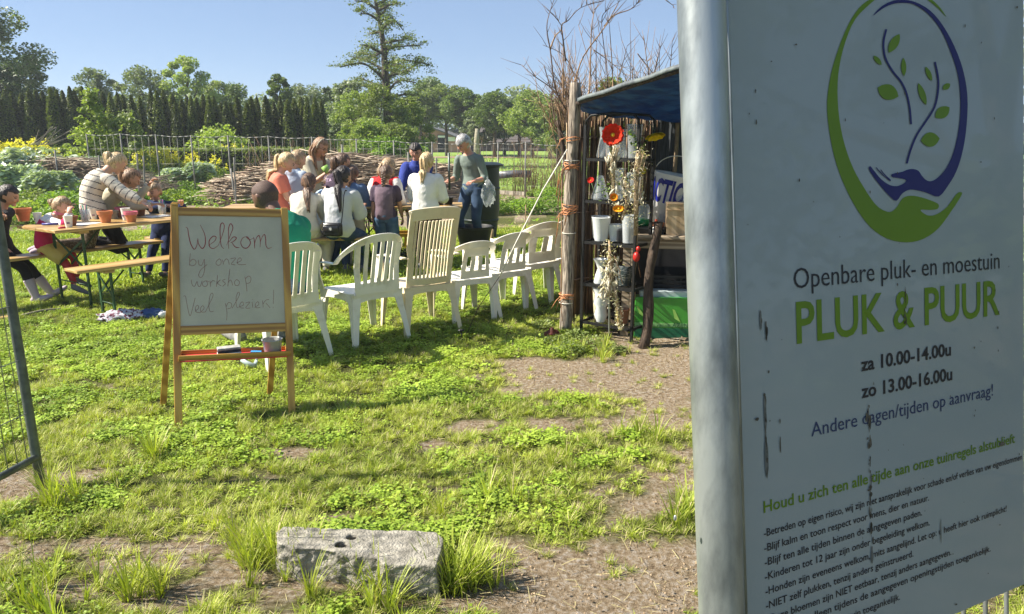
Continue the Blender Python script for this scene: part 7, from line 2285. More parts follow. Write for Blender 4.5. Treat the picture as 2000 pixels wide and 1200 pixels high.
def clumps(rs, centers, radii, per, size, flat=.7):
    P = []
    for c, r in zip(centers, radii):
        d = unit(rs.normal(size=(per, 3))); k = rs.rand(per, 1) ** .45
        P.append(np.array(c) + d * k * np.array([r, r, r * flat]))
    P = np.concatenate(P)
    return P


def crown_tree(name, base, H, W, lmat, label, seed, cat='tree', group=None, trunk_h=.3, n=5200, leaf=.22, shape='round', tr=.16):
    rs = np.random.RandomState(seed); rr = random.Random(seed)
    root = empty(name, base, rr.uniform(0, 6), label, cat, group)
    m = MB(); top_ = H * (trunk_h + .42)
    m.tube([(0, 0, -.1), (.02 * H * .1, 0, H * trunk_h * .5), (0, .01 * H, H * trunk_h), (0, 0, top_)], [tr * 1.25, tr, tr * .8, tr * .25], n=9)
    cs, rd = [], []
    z0 = H * trunk_h; hc = H - z0
    nb = 30
    for k in range(nb):
        a = k * 2.4 + rr.uniform(-.4, .4); t = (k + .5) / nb
        z = z0 + hc * (.06 + .90 * t)
        prof = math.sin(math.pi * min(.97, max(.05, .12 + .84 * t))) ** .75 if shape == 'round' else (1 - t) ** .65 * .95 + .08
        r = W / 2 * prof * rr.uniform(.45, 1.0)
        c = (r * math.cos(a), r * math.sin(a), z)
        cs.append(c); rd.append(W * rr.uniform(.10, .19))
        if k % 2 == 0:
            s = V(0, 0, max(z0 * .8, z - hc * .28)); m.tube([s, s.lerp(Vector(c), .5) + V(0, 0, -.02 * H), c], [tr * .42, tr * .25, tr * .08], n=5)
    m.build('trunk', M_TRUNK, root)
    if leaf > .13: n = int(n * 1.9); leaf *= .72
    P = clumps(rs, cs, rd, n // nb, leaf)
    v, q = leaf_quads(P, rs.uniform(.6, 1.3, len(P)) * leaf, rs=rs, aspect=1.4)
    np_mesh('crown', v, q, lmat, root)
    return root


def put(o, base, sc_, rz, label, group=None):
    c = copy_tree(o); c.location = base; c.scale = (sc_[0], sc_[0], sc_[1]); c.rotation_euler.z = rz; c['label'] = label
    return c


# ---- the row of thujas
GTH = 'thujas in the row behind the low hedge'
LTH = 'slim dark green column thuja in the row behind the low clipped hedge'
thp = []
for k in range(4):
    rs = np.random.RandomState(40 + k); root = empty('thuja', (0, 0, -50), 0, LTH, 'thuja', GTH)
    n = 3400; t = rs.rand(n) ** .85; a = rs.uniform(0, 6.283, n)
    wob = 1 + .14 * np.sin(a * 3 + t * 9 + k) + .10 * np.sin(a * 7 - t * 21) + .06 * np.sin(t * 60)
    r = .38 * (1 - t ** 3.2) ** .8 * (.82 + .25 * np.sin(np.minimum(t * 5, 1.57))) * wob * rs.uniform(.82, 1.06, n)
    P = np.stack([r * np.cos(a), r * np.sin(a), t * 3.9 + .05], -1)
    v, q = leaf_quads(P, rs.uniform(.07, .15, n), rs=rs, up=.5); np_mesh('crown', v, q, L_DARK, root)
    m = MB(); m.lathe([(0, 0), (.28, 0), (.30, 1.5), (.24, 2.8), (.10, 3.6), (0, 3.75)], n=12); m.build('dark_core', mat('thuja_inside', (.012, .022, .008), rough=.95), root)  # solid near-black core inside the leaf shell
    m = MB(); m.tube([(0, 0, -.1), (0, 0, 2)], .06, n=6); m.build('trunk', M_TRUNK, root)
    thp.append(root)
THX = [(8, 178), (22, 182), (41, 185), (56, 176), (69, 179), (82, 179), (98, 174), (110, 178), (121, 179), (135, 171), (144, 179), (159, 171), (172, 176), (186, 178), (200, 181), (214, 184), (228, 182), (239, 187), (255, 188), (272, 190),
       (293, 176), (305, 179), (318, 178), (336, 185), (342, 200), (354, 196), (363, 193), (372, 189), (383, 193), (396, 186), (407, 189), (417, 191), (431, 203), (440, 200), (449, 203), (462, 190), (482, 203), (490, 191), (501, 191), (518, 189),
       (534, 200), (547, 190), (561, 197), (574, 194), (587, 191), (599, 192), (615, 192), (627, 196), (-12, 176), (-30, 178), (-50, 175), (-75, 177)]
used = set()
ORD = 'first second third fourth fifth sixth seventh eighth ninth tenth eleventh twelfth thirteenth fourteenth fifteenth sixteenth seventeenth eighteenth nineteenth twentieth'.split()
ORD += ['twenty-' + q for q in ORD[:9]] + ['thirtieth'] + ['thirty-' + q for q in ORD[:9]] + ['fortieth'] + ['forty-' + q for q in ORD[:9]] + ['fiftieth'] + ['fifty-' + q for q in ORD[:9]]
RANK = {q: i for i, q in enumerate(sorted([t_[0] for t_ in THX], reverse=True))}
for k, (px, py) in enumerate(THX):
    Y = 33.5 + (k % 3) * .7 + rnd.uniform(-.2, .2)
    p_ = D(px, py, Y); s = p_.z / 3.9
    i = k % 4
    o = thp[i] if i not in used else copy_tree(thp[i]); used.add(i)
    o['label'] = 'slim dark column thuja, %s from the right end of the row behind the low hedge' % ORD[RANK[px]]
    o.location = (p_.x, Y, 0); o.rotation_euler.z = rnd.uniform(0, 6); w = rnd.uniform(.62, .84) * (1.15 if px < 160 else 1); o.scale = (w, w, s)
# dense lower growth between the thujas
rs = np.random.RandomState(9); n = 9000
P = np.stack([rs.uniform(-26, -9.3, n), rs.uniform(34.6, 35.4, n), rs.rand(n) ** .8 * 2.3], -1); v, q = leaf_quads(P, rs.uniform(.12, .25, n), rs=rs)
o = np_mesh('undergrowth', v, q, L_DARK); tag(o, 'dense dark undergrowth between the thuja trunks', 'undergrowth', kind='stuff')
m = MB(); m.box((-17.6, 36.1, 1.15), (17.2, .5, 2.3)); o = m.build('dark_backing', mat('near_black_backing', (.010, .018, .008), rough=.95), None, smooth=False); tag(o, 'added near-black box darkening the gaps behind the thuja row', 'hedge')  # plain near-black box added to make the gaps between thujas dark
# ---- low clipped hedge
root = empty('clipped_hedge', (-11.5, 27.5, 0), R(0), 'low clipped hedge with sunlit flat top behind the wire fence', 'hedge')
n = 15000
P = np.stack([rs.uniform(-9, 4.6, n), rs.uniform(-.35, .35, n), rs.uniform(0, 1.22, n)], -1)
f = rs.rand(n) < .45; P[f, 2] = 1.2 + rs.normal(0, .035, f.sum()) + .02 * np.sin(P[f, 0] * 3); g_ = (~f) & (rs.rand(n) < .7); P[g_, 1] = -.36 + rs.normal(0, .03, g_.sum())
v, q = leaf_quads(P, rs.uniform(.05, .11, n), rs=rs); np_mesh('foliage', v, q, L_MID, root)
m = MB(); m.box((-2.2, .02, .56), (13.4, .6, 1.12)); m.build('dark_core', mat('hedge_inside', (.035, .035, .018), rough=.95, var=.3, scale=3), root, smooth=False)  # plain dark box filling the inside of the leaf layer

# ---- trees
crown_tree('broadleaf_tree', (D(-25, 250, 44).x, 44, 0), 9.3, 6.6, L_OAK, 'large dark oak cut by the left edge of the view', 3, n=12000, leaf=.26, trunk_h=.12, tr=.3)
crown_tree('broadleaf_tree', (D(66, 250, 47).x, 47, 0), 6.5, 3.9, L_OAK, 'round tree right of the large dark oak behind the thujas', 4, n=6000, trunk_h=.15)
crown_tree('broadleaf_tree', (D(15, 250, 40).x, 40, 0), 5.3, 3.6, L_DEEP, 'dark tree low below the large oak at the left edge', 14, n=5000, trunk_h=.1)
T0 = crown_tree('broadleaf_tree', (D(200, 250, 52).x, 52, 0), 6.1, 3.6, L_GREY, 'hazy grey-green round tree above the thujas left of the pale young tree', 5, n=5000, trunk_h=.2)
crown_tree('broadleaf_tree', (D(287, 250, 50).x, 50, 0), 6.0, 4.2, L_GREY, 'broad grey-green tree above the thujas, left of the tallest light green tree', 6, n=6000, trunk_h=.15)
crown_tree('broadleaf_tree', (D(372, 250, 50).x, 50, 0), 6.75, 3.4, L_LIME, 'tallest light green tree above the thuja row', 7, n=6000, trunk_h=.2)
crown_tree('broadleaf_tree', (D(428, 250, 55).x, 55, 0), 5.6, 3.6, L_MID, 'bushy tree right of the tallest light green tree', 8, n=4500, trunk_h=.2)
crown_tree('broadleaf_tree', (D(465, 250, 50).x, 50, 0), 5.05, 2.7, L_OAK, 'small dark round treetop peeping above the thujas', 9, n=3000, trunk_h=.2)
crown_tree('broadleaf_tree', (D(550, 250, 46).x, 46, 0), 5.3, 2.2, L_OAK, 'compact round treetop near the right end of the thuja row', 10, n=3600, trunk_h=.3)
crown_tree('broadleaf_tree', (D(600, 250, 55).x, 55, 0), 5.3, 4.2, L_GREY, 'pale tree behind the right end of the thuja row', 11, n=4500, trunk_h=.2)
crown_tree('broadleaf_tree', (D(655, 250, 50).x, 50, 0), 4.8, 3.4, L_DEEP, 'dark tree left of the tall airy alder', 12, n=4500, trunk_h=.1)
crown_tree('broadleaf_tree', (D(685, 250, 42).x, 42, 0), 4.7, 2.9, L_GREY, 'loose grey-green tree at the left side of the alder', 13, n=4500, trunk_h=.1)
crown_tree('young_tree', (D(190, 300, 24).x, 24, 0), 3.15, 1.5, L_LIME, 'young tree with bright yellow-green leaves before the dark thujas', 20, n=2600, leaf=.11, trunk_h=.05, shape='cone', tr=.03)
crown_tree('young_tree', (D(160, 300, 23.5).x, 23.5, 0), 1.9, 1.2, L_LIME, 'low bright green sapling left under the young tree', 19, n=1200, leaf=.10, trunk_h=.03, tr=.02)
crown_tree('young_tree', (D(235, 300, 24).x, 24.4, 0), 2.4, 1.7, L_MID, 'loose mid green sapling right of the young yellow-green tree', 21, n=2200, leaf=.11, trunk_h=.05, tr=.03)
crown_tree('flowering_shrub', (D(430, 300, 31).x, 31, 0), 2.0, 2.4, L_LIME, 'pale green elder shrub before the thujas', 22, n=1800, leaf=.13, trunk_h=.2, tr=.04)
# the tall airy alder
YA = 42.0
base = D(758, 250, YA); base.z = 0
root = empty('tall_tree', base, 0, 'tall airy alder with upswept layered branches rising out of the frame', 'tree')
rr = random.Random(31); rs = np.random.RandomState(31)
loc_ = lambda px, py, dy=0: D(px, py, YA + dy) - base
m = MB(); TR = [(758, 292), (758, 240), (757, 200), (753, 150), (750, 100), (745, 60), (738, 25), (730, -15), (724, -60), (720, -100)]
m.tube([loc_(*p_) for p_ in TR], [.30, .26, .24, .20, .16, .13, .10, .08, .05, .02], n=10)
LIMBS = [((757, 190), (720, 172), (684, 160), 1), ((756, 186), (735, 168), (700, 150), 2), ((754, 160), (712, 125), (664, 132), -1), ((755, 140), (715, 118), (690, 112), 1.5), ((752, 108), (722, 92), (706, 88), -1), ((750, 98), (772, 92), (826, 88), 1),
         ((753, 125), (790, 118), (838, 126), -.5), ((755, 150), (790, 140), (828, 118), 1.5), ((757, 182), (778, 158), (812, 162), -1.5), ((757, 192), (790, 185), (815, 186), 1), ((748, 85), (775, 80), (800, 74), -1), ((745, 62), (725, 66), (722, 64), 1),
         ((742, 45), (765, 35), (788, 60), 1), ((742, 42), (720, 28), (702, 28), -1), ((737, 20), (715, 5), (692, 2), .5), ((737, 22), (762, 10), (783, 5), -.5), ((735, 10), (768, -10), (780, -30), 1), ((728, -20), (705, -40), (695, -60), 0),
         ((755, 165), (748, 150), (735, 140), 2.5), ((756, 160), (765, 145), (775, 135), 2.5), ((752, 112), (760, 95), (765, 85), 2.5), ((746, 70), (752, 52), (770, 42), -2), ((757, 175), (735, 178), (712, 186), -2.5), ((750, 95), (730, 110), (700, 100), 2),
         ((754, 130), (778, 128), (800, 140), -2.5), ((740, 35), (752, 20), (765, -5), 2), ((757, 205), (730, 196), (700, 190), -1.5), ((757, 205), (785, 196), (800, 200), 2), ((728, -30), (745, -50), (755, -70), 0)]
P = []
for a, b, c, dy in LIMBS:
    p0, p1, p2 = loc_(*a), loc_(*b, dy * .6), loc_(*c, dy * 1.1)
    c_ = smooth_closed([tuple(p0), tuple(p1), tuple(p2)], 5, closed=False)
    n = len(c_); m.tube(c_, [.085 * (1 - .8 * i / n) for i in range(n)], n=6)
    Ln = (p2 - p0).length
    nc = int(Ln * 5) + 2
    for k in range(nc):
        t = rr.uniform(.28, 1.05); i = min(n - 1, int(t * (n - 1)))
        c0 = Vector(c_[i]) + V(rr.gauss(0, .16), rr.gauss(0, .35), rr.gauss(.05, .12))
        nn = rr.randrange(18, 56); rad = rr.uniform(.10, .26)
        P.append(np.array(c0) + rs.normal(size=(nn, 3)) * np.array([rad, rad, rad * .42]))
        m.tube([c_[max(0, i - 1)], c0], [.02, .008], n=4)
for k in range(9):
    t = rr.uniform(0, 1); i = rr.randrange(3, len(TR) - 1); c0 = loc_(*TR[i]) + V(rr.gauss(0, .35), rr.gauss(0, .4), rr.gauss(0, .4))
    P.append(np.array(c0) + rs.normal(size=(50, 3)) * .22)
m.build('trunk', M_TRUNK, root)
P = np.concatenate(P); v, q = leaf_quads(P, rs.uniform(.06, .13, len(P)), rs=rs, aspect=1.2); np_mesh('crown', v, q, leaf_mat('alder_leaf', (.08, .115, .035), (.21, .25, .08), trans=.3, val=.1), root)
# lush shrubs at its foot
for k, (px, Y, H_, W_, lm, lb) in enumerate([(705, 38, 3.9, 2.8, L_LIME, 'light green willow bush left of the alder trunk'), (745, 37, 4.1, 2.9, L_MID, 'large bright bush in front of the alder trunk'), (795, 38.5, 3.6, 2.7, L_MID, 'green bush right of the alder trunk'),
                                             (722, 34, 2.4, 2.6, L_LIME, 'low light green bush before the alder'), (778, 34, 2.2, 2.6, L_MID, 'low dark green bush at the right foot of the alder'), (668, 40, 2.2, 2.0, L_DEEP, 'dark bush beside the pink house'), (750, 33, 1.5, 3.4, L_HERB, 'spreading nettles before the alder bushes')]):
    crown_tree('bush', (D(px, 280, Y).x, Y, 0), H_, W_, lm, lb, 60 + k, cat='bush', n=6000, leaf=.15, trunk_h=.03, tr=.08)
# the trees to the right
for k, (px, py, Y, W_, lm, th, lb) in enumerate([(838, 156, 70, 4.6, L_OAK, .48, 'dark tall round tree right of the alder, left of the barn gable'), (822, 185, 66, 2.8, L_MID, .5, 'smaller green tree tucked between alder and barn'), (872, 170, 68, 5.2, L_MID, .52, 'broad light tree directly above the barn gable'),
                                             (905, 178, 66, 4.4, L_OAK, .5, 'dark tree right above the barn gable'), (915, 200, 72, 3.6, L_DEEP, .48, 'dark tree behind the right side of the barn'), (966, 183, 62, 3.8, L_OAK, .42, 'round dark green tree left of the leafless shrubby tree'), (985, 196, 70, 3.2, L_DEEP, .3, 'small dark tree in the gap behind the long barn'),
                                             (1015, 196, 64, 3.2, L_OAK, .4, 'tree with dark left side before the long barn roof'), (1040, 182, 60, 4.6, L_LIME, .34, 'bright green spreading tree before the long barn roof'), (1075, 205, 58, 3.6, L_MID, .2, 'green tree beside the willow whips'), (1092, 190, 44, 2.0, L_MID, .15, 'slim leafy tree behind the wooden post'),
                                             (1200, 155, 22, 2.1, L_MID, .3, 'leafy treetop showing over the tarpaulin'), (935, 225, 64, 3.0, L_GREY, .3, 'thin brownish tree with few leaves between two oaks')]):
    H_ = D(px, py, Y).z
    crown_tree('broadleaf_tree', (D(px, 250, Y).x, Y, 0), H_, W_, lm, lb, 90 + k, n=5200 if W_ > 4 else 3400, leaf=.26 if Y > 50 else .16, trunk_h=th, tr=.15)
for k, (x, y, H_, lb) in enumerate([(6.2, 8.2, 6.5, 'tree behind the notice board at the right edge of the garden'), (5.4, 4.2, 6.0, 'tree outside the right edge beside the gate'), (5.0, .8, 6.4, 'tree right of the gate')]):
    crown_tree('broadleaf_tree', (x, y, 0), H_, 4.4, L_OAK, lb, 130 + k, n=4200, leaf=.2, trunk_h=.12, tr=.14)
# pale trunk at the barn, far wood behind everything
m = MB(); a = D(931, 290, 60); m.tube([(a.x, 60, 0), (a.x, 60, 1.3), (a.x + .05, 60, 2.3)], [.26, .22, .15], n=9); tag(m.build('trunk', mat('pale_trunk', (.30, .27, .2), rough=.95, var=.2), None), 'thick pale bare trunk right of the barn', 'tree trunk'); C.objects[-1].name = 'tree_stump'
n = 26000; x = rs.uniform(-75, 40, n); top_ = 5.6 + snoise(x, x * .3, .35, 2) * 1.2 + snoise(x, x * .5, 1.1, 4) * .6
P = np.stack([x, rs.uniform(96, 104, n) , rs.rand(n) ** .7 * top_ * 1.18], -1); v, q = leaf_quads(P, rs.uniform(.4, .8, n), rs=rs)
o = np_mesh('distant_wood', v, q, L_GREY); tag(o, 'distant line of trees closing the horizon', 'wood', kind='stuff')

# ---- farm buildings
M_BRICK = mat('pink_brick', (.42, .22, .17), rough=.9, var=.15, scale=12, col2=(.34, .17, .13), stretch=(1, 1, 3))
M_ROOF = mat('grey_roof', (.13, .13, .135), rough=.85, var=.2, scale=2); M_ROOF2 = mat('dark_tile_roof', (.10, .085, .08), rough=.85, var=.2, scale=2)
M_DOORD = mat('dark_opening', (.012, .012, .014), rough=.9)
YB = 84
b0, b1, bt = D(755, 276, YB), D(906, 276, YB), D(848, 256, YB)
bt = D(845, 256, YB); xL, xR, xC = b0.x, b1.x, bt.x; zE, zT = D(755, 275, YB).z + .0, bt.z
root = empty('barn', (xC, YB, 0), 0, 'low brick barn with dark doorway and grey gable roof beyond the field', 'barn')
zE = 1.3; zT = 2.55
m = MB(); P = [(xL - xC, 0, 0), (xR - xC, 0, 0), (xR - xC, 0, zE), (0, 0, zT), (xL - xC, 0, zE)]; Pb = [(x, 12, z) for x, _, z in P]
m.add(P + Pb, [(0, 1, 2, 3, 4), (9, 8, 7, 6, 5), (0, 5, 6, 1), (1, 6, 7, 2), (0, 4, 9, 5)]); m.build('wall', M_BRICK, root, smooth=False)
for s_, xe in ((-1, xL - xC), (1, xR - xC)):
    m = MB(); m.add([(xe * 1.06, -.3, zE - .08), (0, -.3, zT + .06), (0, 12.3, zT + .06), (xe * 1.06, 12.3, zE - .08), (xe * 1.06, -.3, zE + .04), (0, -.3, zT + .18), (0, 12.3, zT + .18), (xe * 1.06, 12.3, zE + .04)],
                     [(0, 1, 2, 3), (4, 7, 6, 5), (0, 4, 5, 1), (3, 2, 6, 7), (0, 3, 7, 4)]); m.build('roof', M_ROOF, root, smooth=False)
xd0, xd1 = D(855, 280, YB).x - xC, D(874, 280, YB).x - xC
m = MB(); m.box(((xd0 + xd1) / 2, -.02, .95), (xd1 - xd0, .1, 1.9)); m.build('doorway', M_DOORD, root, smooth=False)
m = MB(); m.box(((xd0 + xd1) / 2 - .1, -.08, 1.72), (xd1 - xd0 - .3, .06, .22)); m.build('door_header', M_WHITE, root, smooth=False)
m = MB(); a = D(881, 272, YB).x - xC; m.box((a, -.04, 1.45), (.9, .06, .45)); m.build('sign_plate', M_WHITE, root, smooth=False)
m = MB(); a = D(830, 281, YB).x - xC; m.box((a, -.04, .7), (.8, .06, .5)); m.build('window', M_WHITE, root, smooth=False)
# long barn at the right
a0, a1 = D(905, 270, 92), D(1120, 270, 92)
root = empty('long_barn', (a0.x, 92, 0), 0, 'long dark tile-roofed shed stretching to the right beyond the field', 'barn')
Lb = a1.x - a0.x + 12
m = MB(); m.box((Lb / 2, 4, .7), (Lb, 8, 1.4)); m.build('wall', mat('dark_brick', (.10, .055, .045), rough=.9, var=.2), root, smooth=False)
m = MB(); m.add([(-.5, -.6, 1.1), (Lb, -.6, 1.1), (Lb, 4, 3.1), (-.5, 4, 3.1), (-.5, 8.6, 1.1), (Lb, 8.6, 1.1)], [(0, 1, 2, 3), (3, 2, 5, 4), (0, 3, 4)]); m.build('roof', M_ROOF2, root, smooth=False)
a0, a1 = D(775, 270, 96), D(905, 270, 96)
root = empty('grey_barn', ((a0.x + a1.x) / 2, 96, 0), 0, 'wide grey barn roof showing behind the brick gable', 'barn')
m = MB(); w = (a1.x - a0.x) * .9; m.add([(-w / 2, 0, .8), (w / 2, 0, .8), (w / 2, 5, 2.7), (-w / 2, 5, 2.7)], [(0, 1, 2, 3)]); m.build('roof', M_ROOF, root, smooth=False)
m = MB(); m.box((0, 3, .4), (w, 6, .8)); m.build('wall', M_BRICK, root, smooth=False)
# pink house
a0, a1 = D(634, 270, 70), D(664, 270, 70)
root = empty('pink_house', ((a0.x + a1.x) / 2, 70, 0), R(8), 'small pink house gable between thujas and alder bushes', 'house')
w = (a1.x - a0.x) / 2 * 1.15
m = MB(); m.add([(-w, 0, 0), (w, 0, 0), (w, 0, 1.25), (0, 0, 2.05), (-w, 0, 1.25), (-w, 5, 0), (w, 5, 0), (w, 5, 1.25), (0, 5, 2.05), (-w, 5, 1.25)], [(0, 1, 2, 3, 4), (1, 6, 7, 2), (0, 4, 9, 5)]); m.build('wall', mat('pink_wall', (.55, .33, .27), rough=.9), root, smooth=False)
m = MB(); m.add([(-w * 1.1, -.2, 1.2), (0, -.2, 2.1), (0, 5.2, 2.1), (-w * 1.1, 5.2, 1.2)], [(0, 1, 2, 3)]); m.add([(w * 1.1, -.2, 1.2), (0, -.2, 2.1), (0, 5.2, 2.1), (w * 1.1, 5.2, 1.2)], [(0, 3, 2, 1)]); m.build('roof', mat('rose_roof', (.33, .2, .18), rough=.9), root, smooth=False)
m = MB(); m.box((.1, -.03, .9), (.5, .06, .4)); m.build('window', M_DOORD, root, smooth=False)
# field edge strips
m = MB(); m.add([(-14, 60, .05), (30, 60, .05), (30, 64, .05), (-14, 64, .05)], [(0, 1, 2, 3)]); o = m.build('dry_field_strip', mat('dry_strip', (.34, .25, .15), rough=.95, var=.2, scale=1), None, smooth=False); tag(o, kind='structure'); o.name = 'field_path'
n = 5000; P = np.stack([rs.uniform(-4, 14, n), rs.uniform(24, 60, n), rs.rand(n) * .12], -1); v, q = leaf_quads(P, rs.uniform(.1, .25, n), rs=rs, aspect=4); o = np_mesh('field_grass', v, q, L_LIME); tag(o, 'rough grass of the light green field', 'grass', kind='stuff')

# ---- wire fence with droppers
FX = [(168, 263), (234, 262), (303, 264), (372, 266), (444, 266), (523, 267), (608, 269), (695, 273), (768, 276), (843, 279), (918, 280), (972, 280), (1026, 279), (1100, 284), (1180, 286)]
fp = [D(px, py, 20.6) for px, py in FX]
wf = empty('wire_fence', (fp[0].x, 20.6, 0), 0, 'tall wire mesh fence with slim posts behind the garden beds', 'fence')
o0 = wf.location.copy()
M_FP = mat('grey_fence_post', (.22, .21, .19), rough=.8, var=.25, scale=5)
for p_ in fp:
    m = MB(); m.tube([V(p_.x, 20.6, -.1) - o0, V(p_.x + .01, 20.6, p_.z + .02) - o0], .021, n=6); m.build('post', M_FP, wf)
M_FW = mat('pale_fence_wire', (.30, .30, .27), rough=.5, metal=.3, var=.1)
m = MB()
for a, b in zip(fp[:-1], fp[1:]):
    for k in range(6):
        t0, t1 = k / 6, (k + 1) / 6
        z = lambda t: a.z + (b.z - a.z) * t - .035 * math.sin(math.pi * t)
        m.tube([V(a.x + (b.x - a.x) * t0, 20.6, z(t0)) - o0, V(a.x + (b.x - a.x) * t1, 20.6, z(t1)) - o0], .009, n=4)
m.build('top_wire', M_FW, wf)
m = MB()
for a, b in zip(fp[:-1], fp[1:]):
    nn = max(5, int((b.x - a.x) / .17))
    for k in range(1, nn):
        t = k / nn; x = a.x + (b.x - a.x) * t + rnd.gauss(0, .008)
        m.tube([V(x, 20.6, a.z + (b.z - a.z) * t - .02 - .03 * math.sin(math.pi * t)) - o0, V(x + rnd.gauss(0, .02), 20.6, .05) - o0], .0042, n=3)
    for z in (.3, .9, 1.3):
        m.tube([V(a.x, 20.6, z) - o0, V(b.x, 20.6, z) - o0], .0028, n=3)
tag(m.build('wire_mesh', M_FW, wf), kind='stuff')

# ---- dead hedges of piled prunings
M_BR1 = mat('pale_brushwood', (.50, .41, .31), rough=.9, var=.3, scale=3); M_BR2 = mat('brown_brushwood', (.36, .27, .195), rough=.9, var=.3, scale=3); M_BR3 = mat('dark_brushwood', (.09, .06, .045), rough=.9, var=.3, scale=3)


def brush(x0, x1, Y, hfun, n, label, seed, depth=.9):
    rr = random.Random(seed); root = empty('brushwood_hedge', (x0, Y, 0), 0, label, 'brushwood hedge'); m = MB()
    for _ in range(n):
        x = rr.uniform(x0, x1); h = hfun((x - x0) / (x1 - x0)); z = h * rr.random() ** .75; y = rr.uniform(-depth / 2, depth / 2) * (1 - .5 * z / max(h, .1))
        L_ = rr.uniform(.35, 1.15); a = rr.gauss(0, .22); dz = rr.gauss(0, .10) + (.12 if rr.random() < .1 else 0)
        c = V(x - x0, y, z + .03); d = V(math.cos(a), math.sin(a), dz); r_ = rr.uniform(.005, .013)
        m.mi = rr.choice([0, 0, 1, 1, 2]); m.tube([c - d * L_ * .5, c + V(0, 0, rr.gauss(0, .03)), c + d * L_ * .5 + V(0, 0, rr.gauss(0, .04))], [r_, r_ * .85, r_ * .45], n=4)
    tag(m.build('branches', [M_BR1, M_BR2, M_BR3], root), kind='stuff')
    m = MB(); P = []
    for k in range(25):
        t = k / 24; h = hfun(t) * .82; P += [((x1 - x0) * t, -depth * .3, 0), ((x1 - x0) * t, -.12, h), ((x1 - x0) * t, depth * .3, 0)]
    m.add(P, [(3 * k + j, 3 * k + 3 + j, 3 * k + 4 + j, 3 * k + 1 + j) for k in range(24) for j in range(2)]); m.build('heap_core', M_BR2, root)
    for k in range(int((x1 - x0) / 1.3)):
        m = MB(); x = .6 + k * 1.3 + rr.uniform(-.2, .2); h = hfun(x / (x1 - x0)) + .25; m.tube([(x, -depth / 2 - .02, 0), (x + rr.gauss(0, .03), -depth / 2, h)], .022, n=6); m.build('stake', M_FP, root)
    return root


brush(D(80, 300, 19.5).x, D(315, 300, 19.5).x, 19.5, lambda t: 1.05 - .66 * max(0, t - .35) ** 1.3 / .6, 1100, 'long sloping heap of pale prunings at the left behind the artichokes', 1)
brush(D(425, 330, 18).x, D(905, 330, 18).x, 18, lambda t: .55 + .55 * min(1, t * 3.5) - .1 * math.sin(t * 9) - .25 * max(0, t - .8) * 5 * .4, 2600, 'long dead hedge of woven brown prunings behind the group of girls', 2)
m = MB(); rr = random.Random(6)
for k in range(14): 
    a = D(60 + k * 3, 283, 20.5); m.tube([a, a + V(rr.uniform(.2, .9), 0, rr.uniform(.1, .55))], [.012, .005], n=4)
o = m.build('loose_branches', M_BR1, None); tag(o, 'loose branches sticking up at the left end of the brush heap', 'branches', kind='stuff')
for k, (px, y0, y1, Y, lb) in enumerate([(268, 300, 364, 17, 'thin dark stake at the right end of the left brush heap'), (457, 308, 352, 17.2, 'grey stake before the left end of the long dead hedge'), (852, 308, 345, 16.8, 'grey stake between the girl in white and the grey-haired woman'), (280, 305, 350, 18, 'second thin stake before the yellow flowers')]):
    m = MB(); a = D(px, y1, Y); crooked(m, (a.x, Y, 0), D(px, y0, Y), .022, .018, wob=.01, seed=k); tag(m.build('stake', M_FP, None), lb, 'stake'); C.objects[-1].name = 'garden_stake'


# ---- plants in the beds
def plant(name, px, py, W_, H_, lm, label, n=500, leaf=.08, aspect=2.0, flower=None, nf=0, cat='plant', seed=None, group=None, up=.3, arch=False):
    rs = np.random.RandomState(seed if seed is not None else abs(int(px * 7 + py * 13)) % 9999)
    g = G(px, py); root = empty(name, (g.x, g.y, 0), 0, label, cat, group)
    t = rs.rand(n); a = rs.uniform(0, 6.283, n)
    if arch:       # long arching leaves from the middle
        nb = max(14, n // 24); P = []; m = MB()
        for k in range(nb):
            aa = rs.uniform(0, 6.283); rch = W_ / 2 * rs.uniform(.6, 1.05); hh = H_ * rs.uniform(.7, 1.05)
            tt_ = np.linspace(.15, 1, 24); x = np.cos(aa) * rch * tt_; y = np.sin(aa) * rch * tt_; z = hh * (1 - (1.25 * tt_ - .72) ** 2) * np.minimum(1, tt_ * 2.2)
            side = (np.arange(24) % 2 * 2 - 1) * leaf * .55 * np.sin(np.pi * np.clip(tt_, 0, .98))
            P.append(np.stack([x - np.sin(aa) * side, y + np.cos(aa) * side, z + rs.normal(0, .01, 24)], -1))
        P = np.concatenate(P)
    else:
        r = W_ / 2 * np.sqrt(rs.rand(n)) ; z = H_ * (.15 + .9 * rs.rand(n) ** .8) * (1 - .55 * (r / (W_ / 2)) ** 2.2)
        P = np.stack([r * np.cos(a), r * np.sin(a) * .8, np.maximum(.02, z)], -1)
    v, q = leaf_quads(P, rs.uniform(.6, 1.3, len(P)) * leaf, rs=rs, aspect=aspect, up=up); np_mesh('foliage', v, q, lm, root)
    if nf:
        k = nf // 5 + 2
        c = np.stack([rs.uniform(-.5, .5, k) * W_ * .95, rs.uniform(-.4, .4, k) * W_, H_ * rs.uniform(.8, 1.25, k)], -1)
        P = np.repeat(c, 14, 0) + rs.normal(0, .035, (k * 14, 3)) * (1, 1, 1.6); v, q = leaf_quads(P, rs.uniform(.05, .09, len(P)), rs=rs, aspect=1.1); np_mesh('blossom', v, q, flower, root)
        m = MB()
        for cc in c: m.tube([(cc[0] * .5, cc[1] * .5, .05), tuple(cc)], .006, n=4)
        m.build('stem', M_STEM, root)
    return root


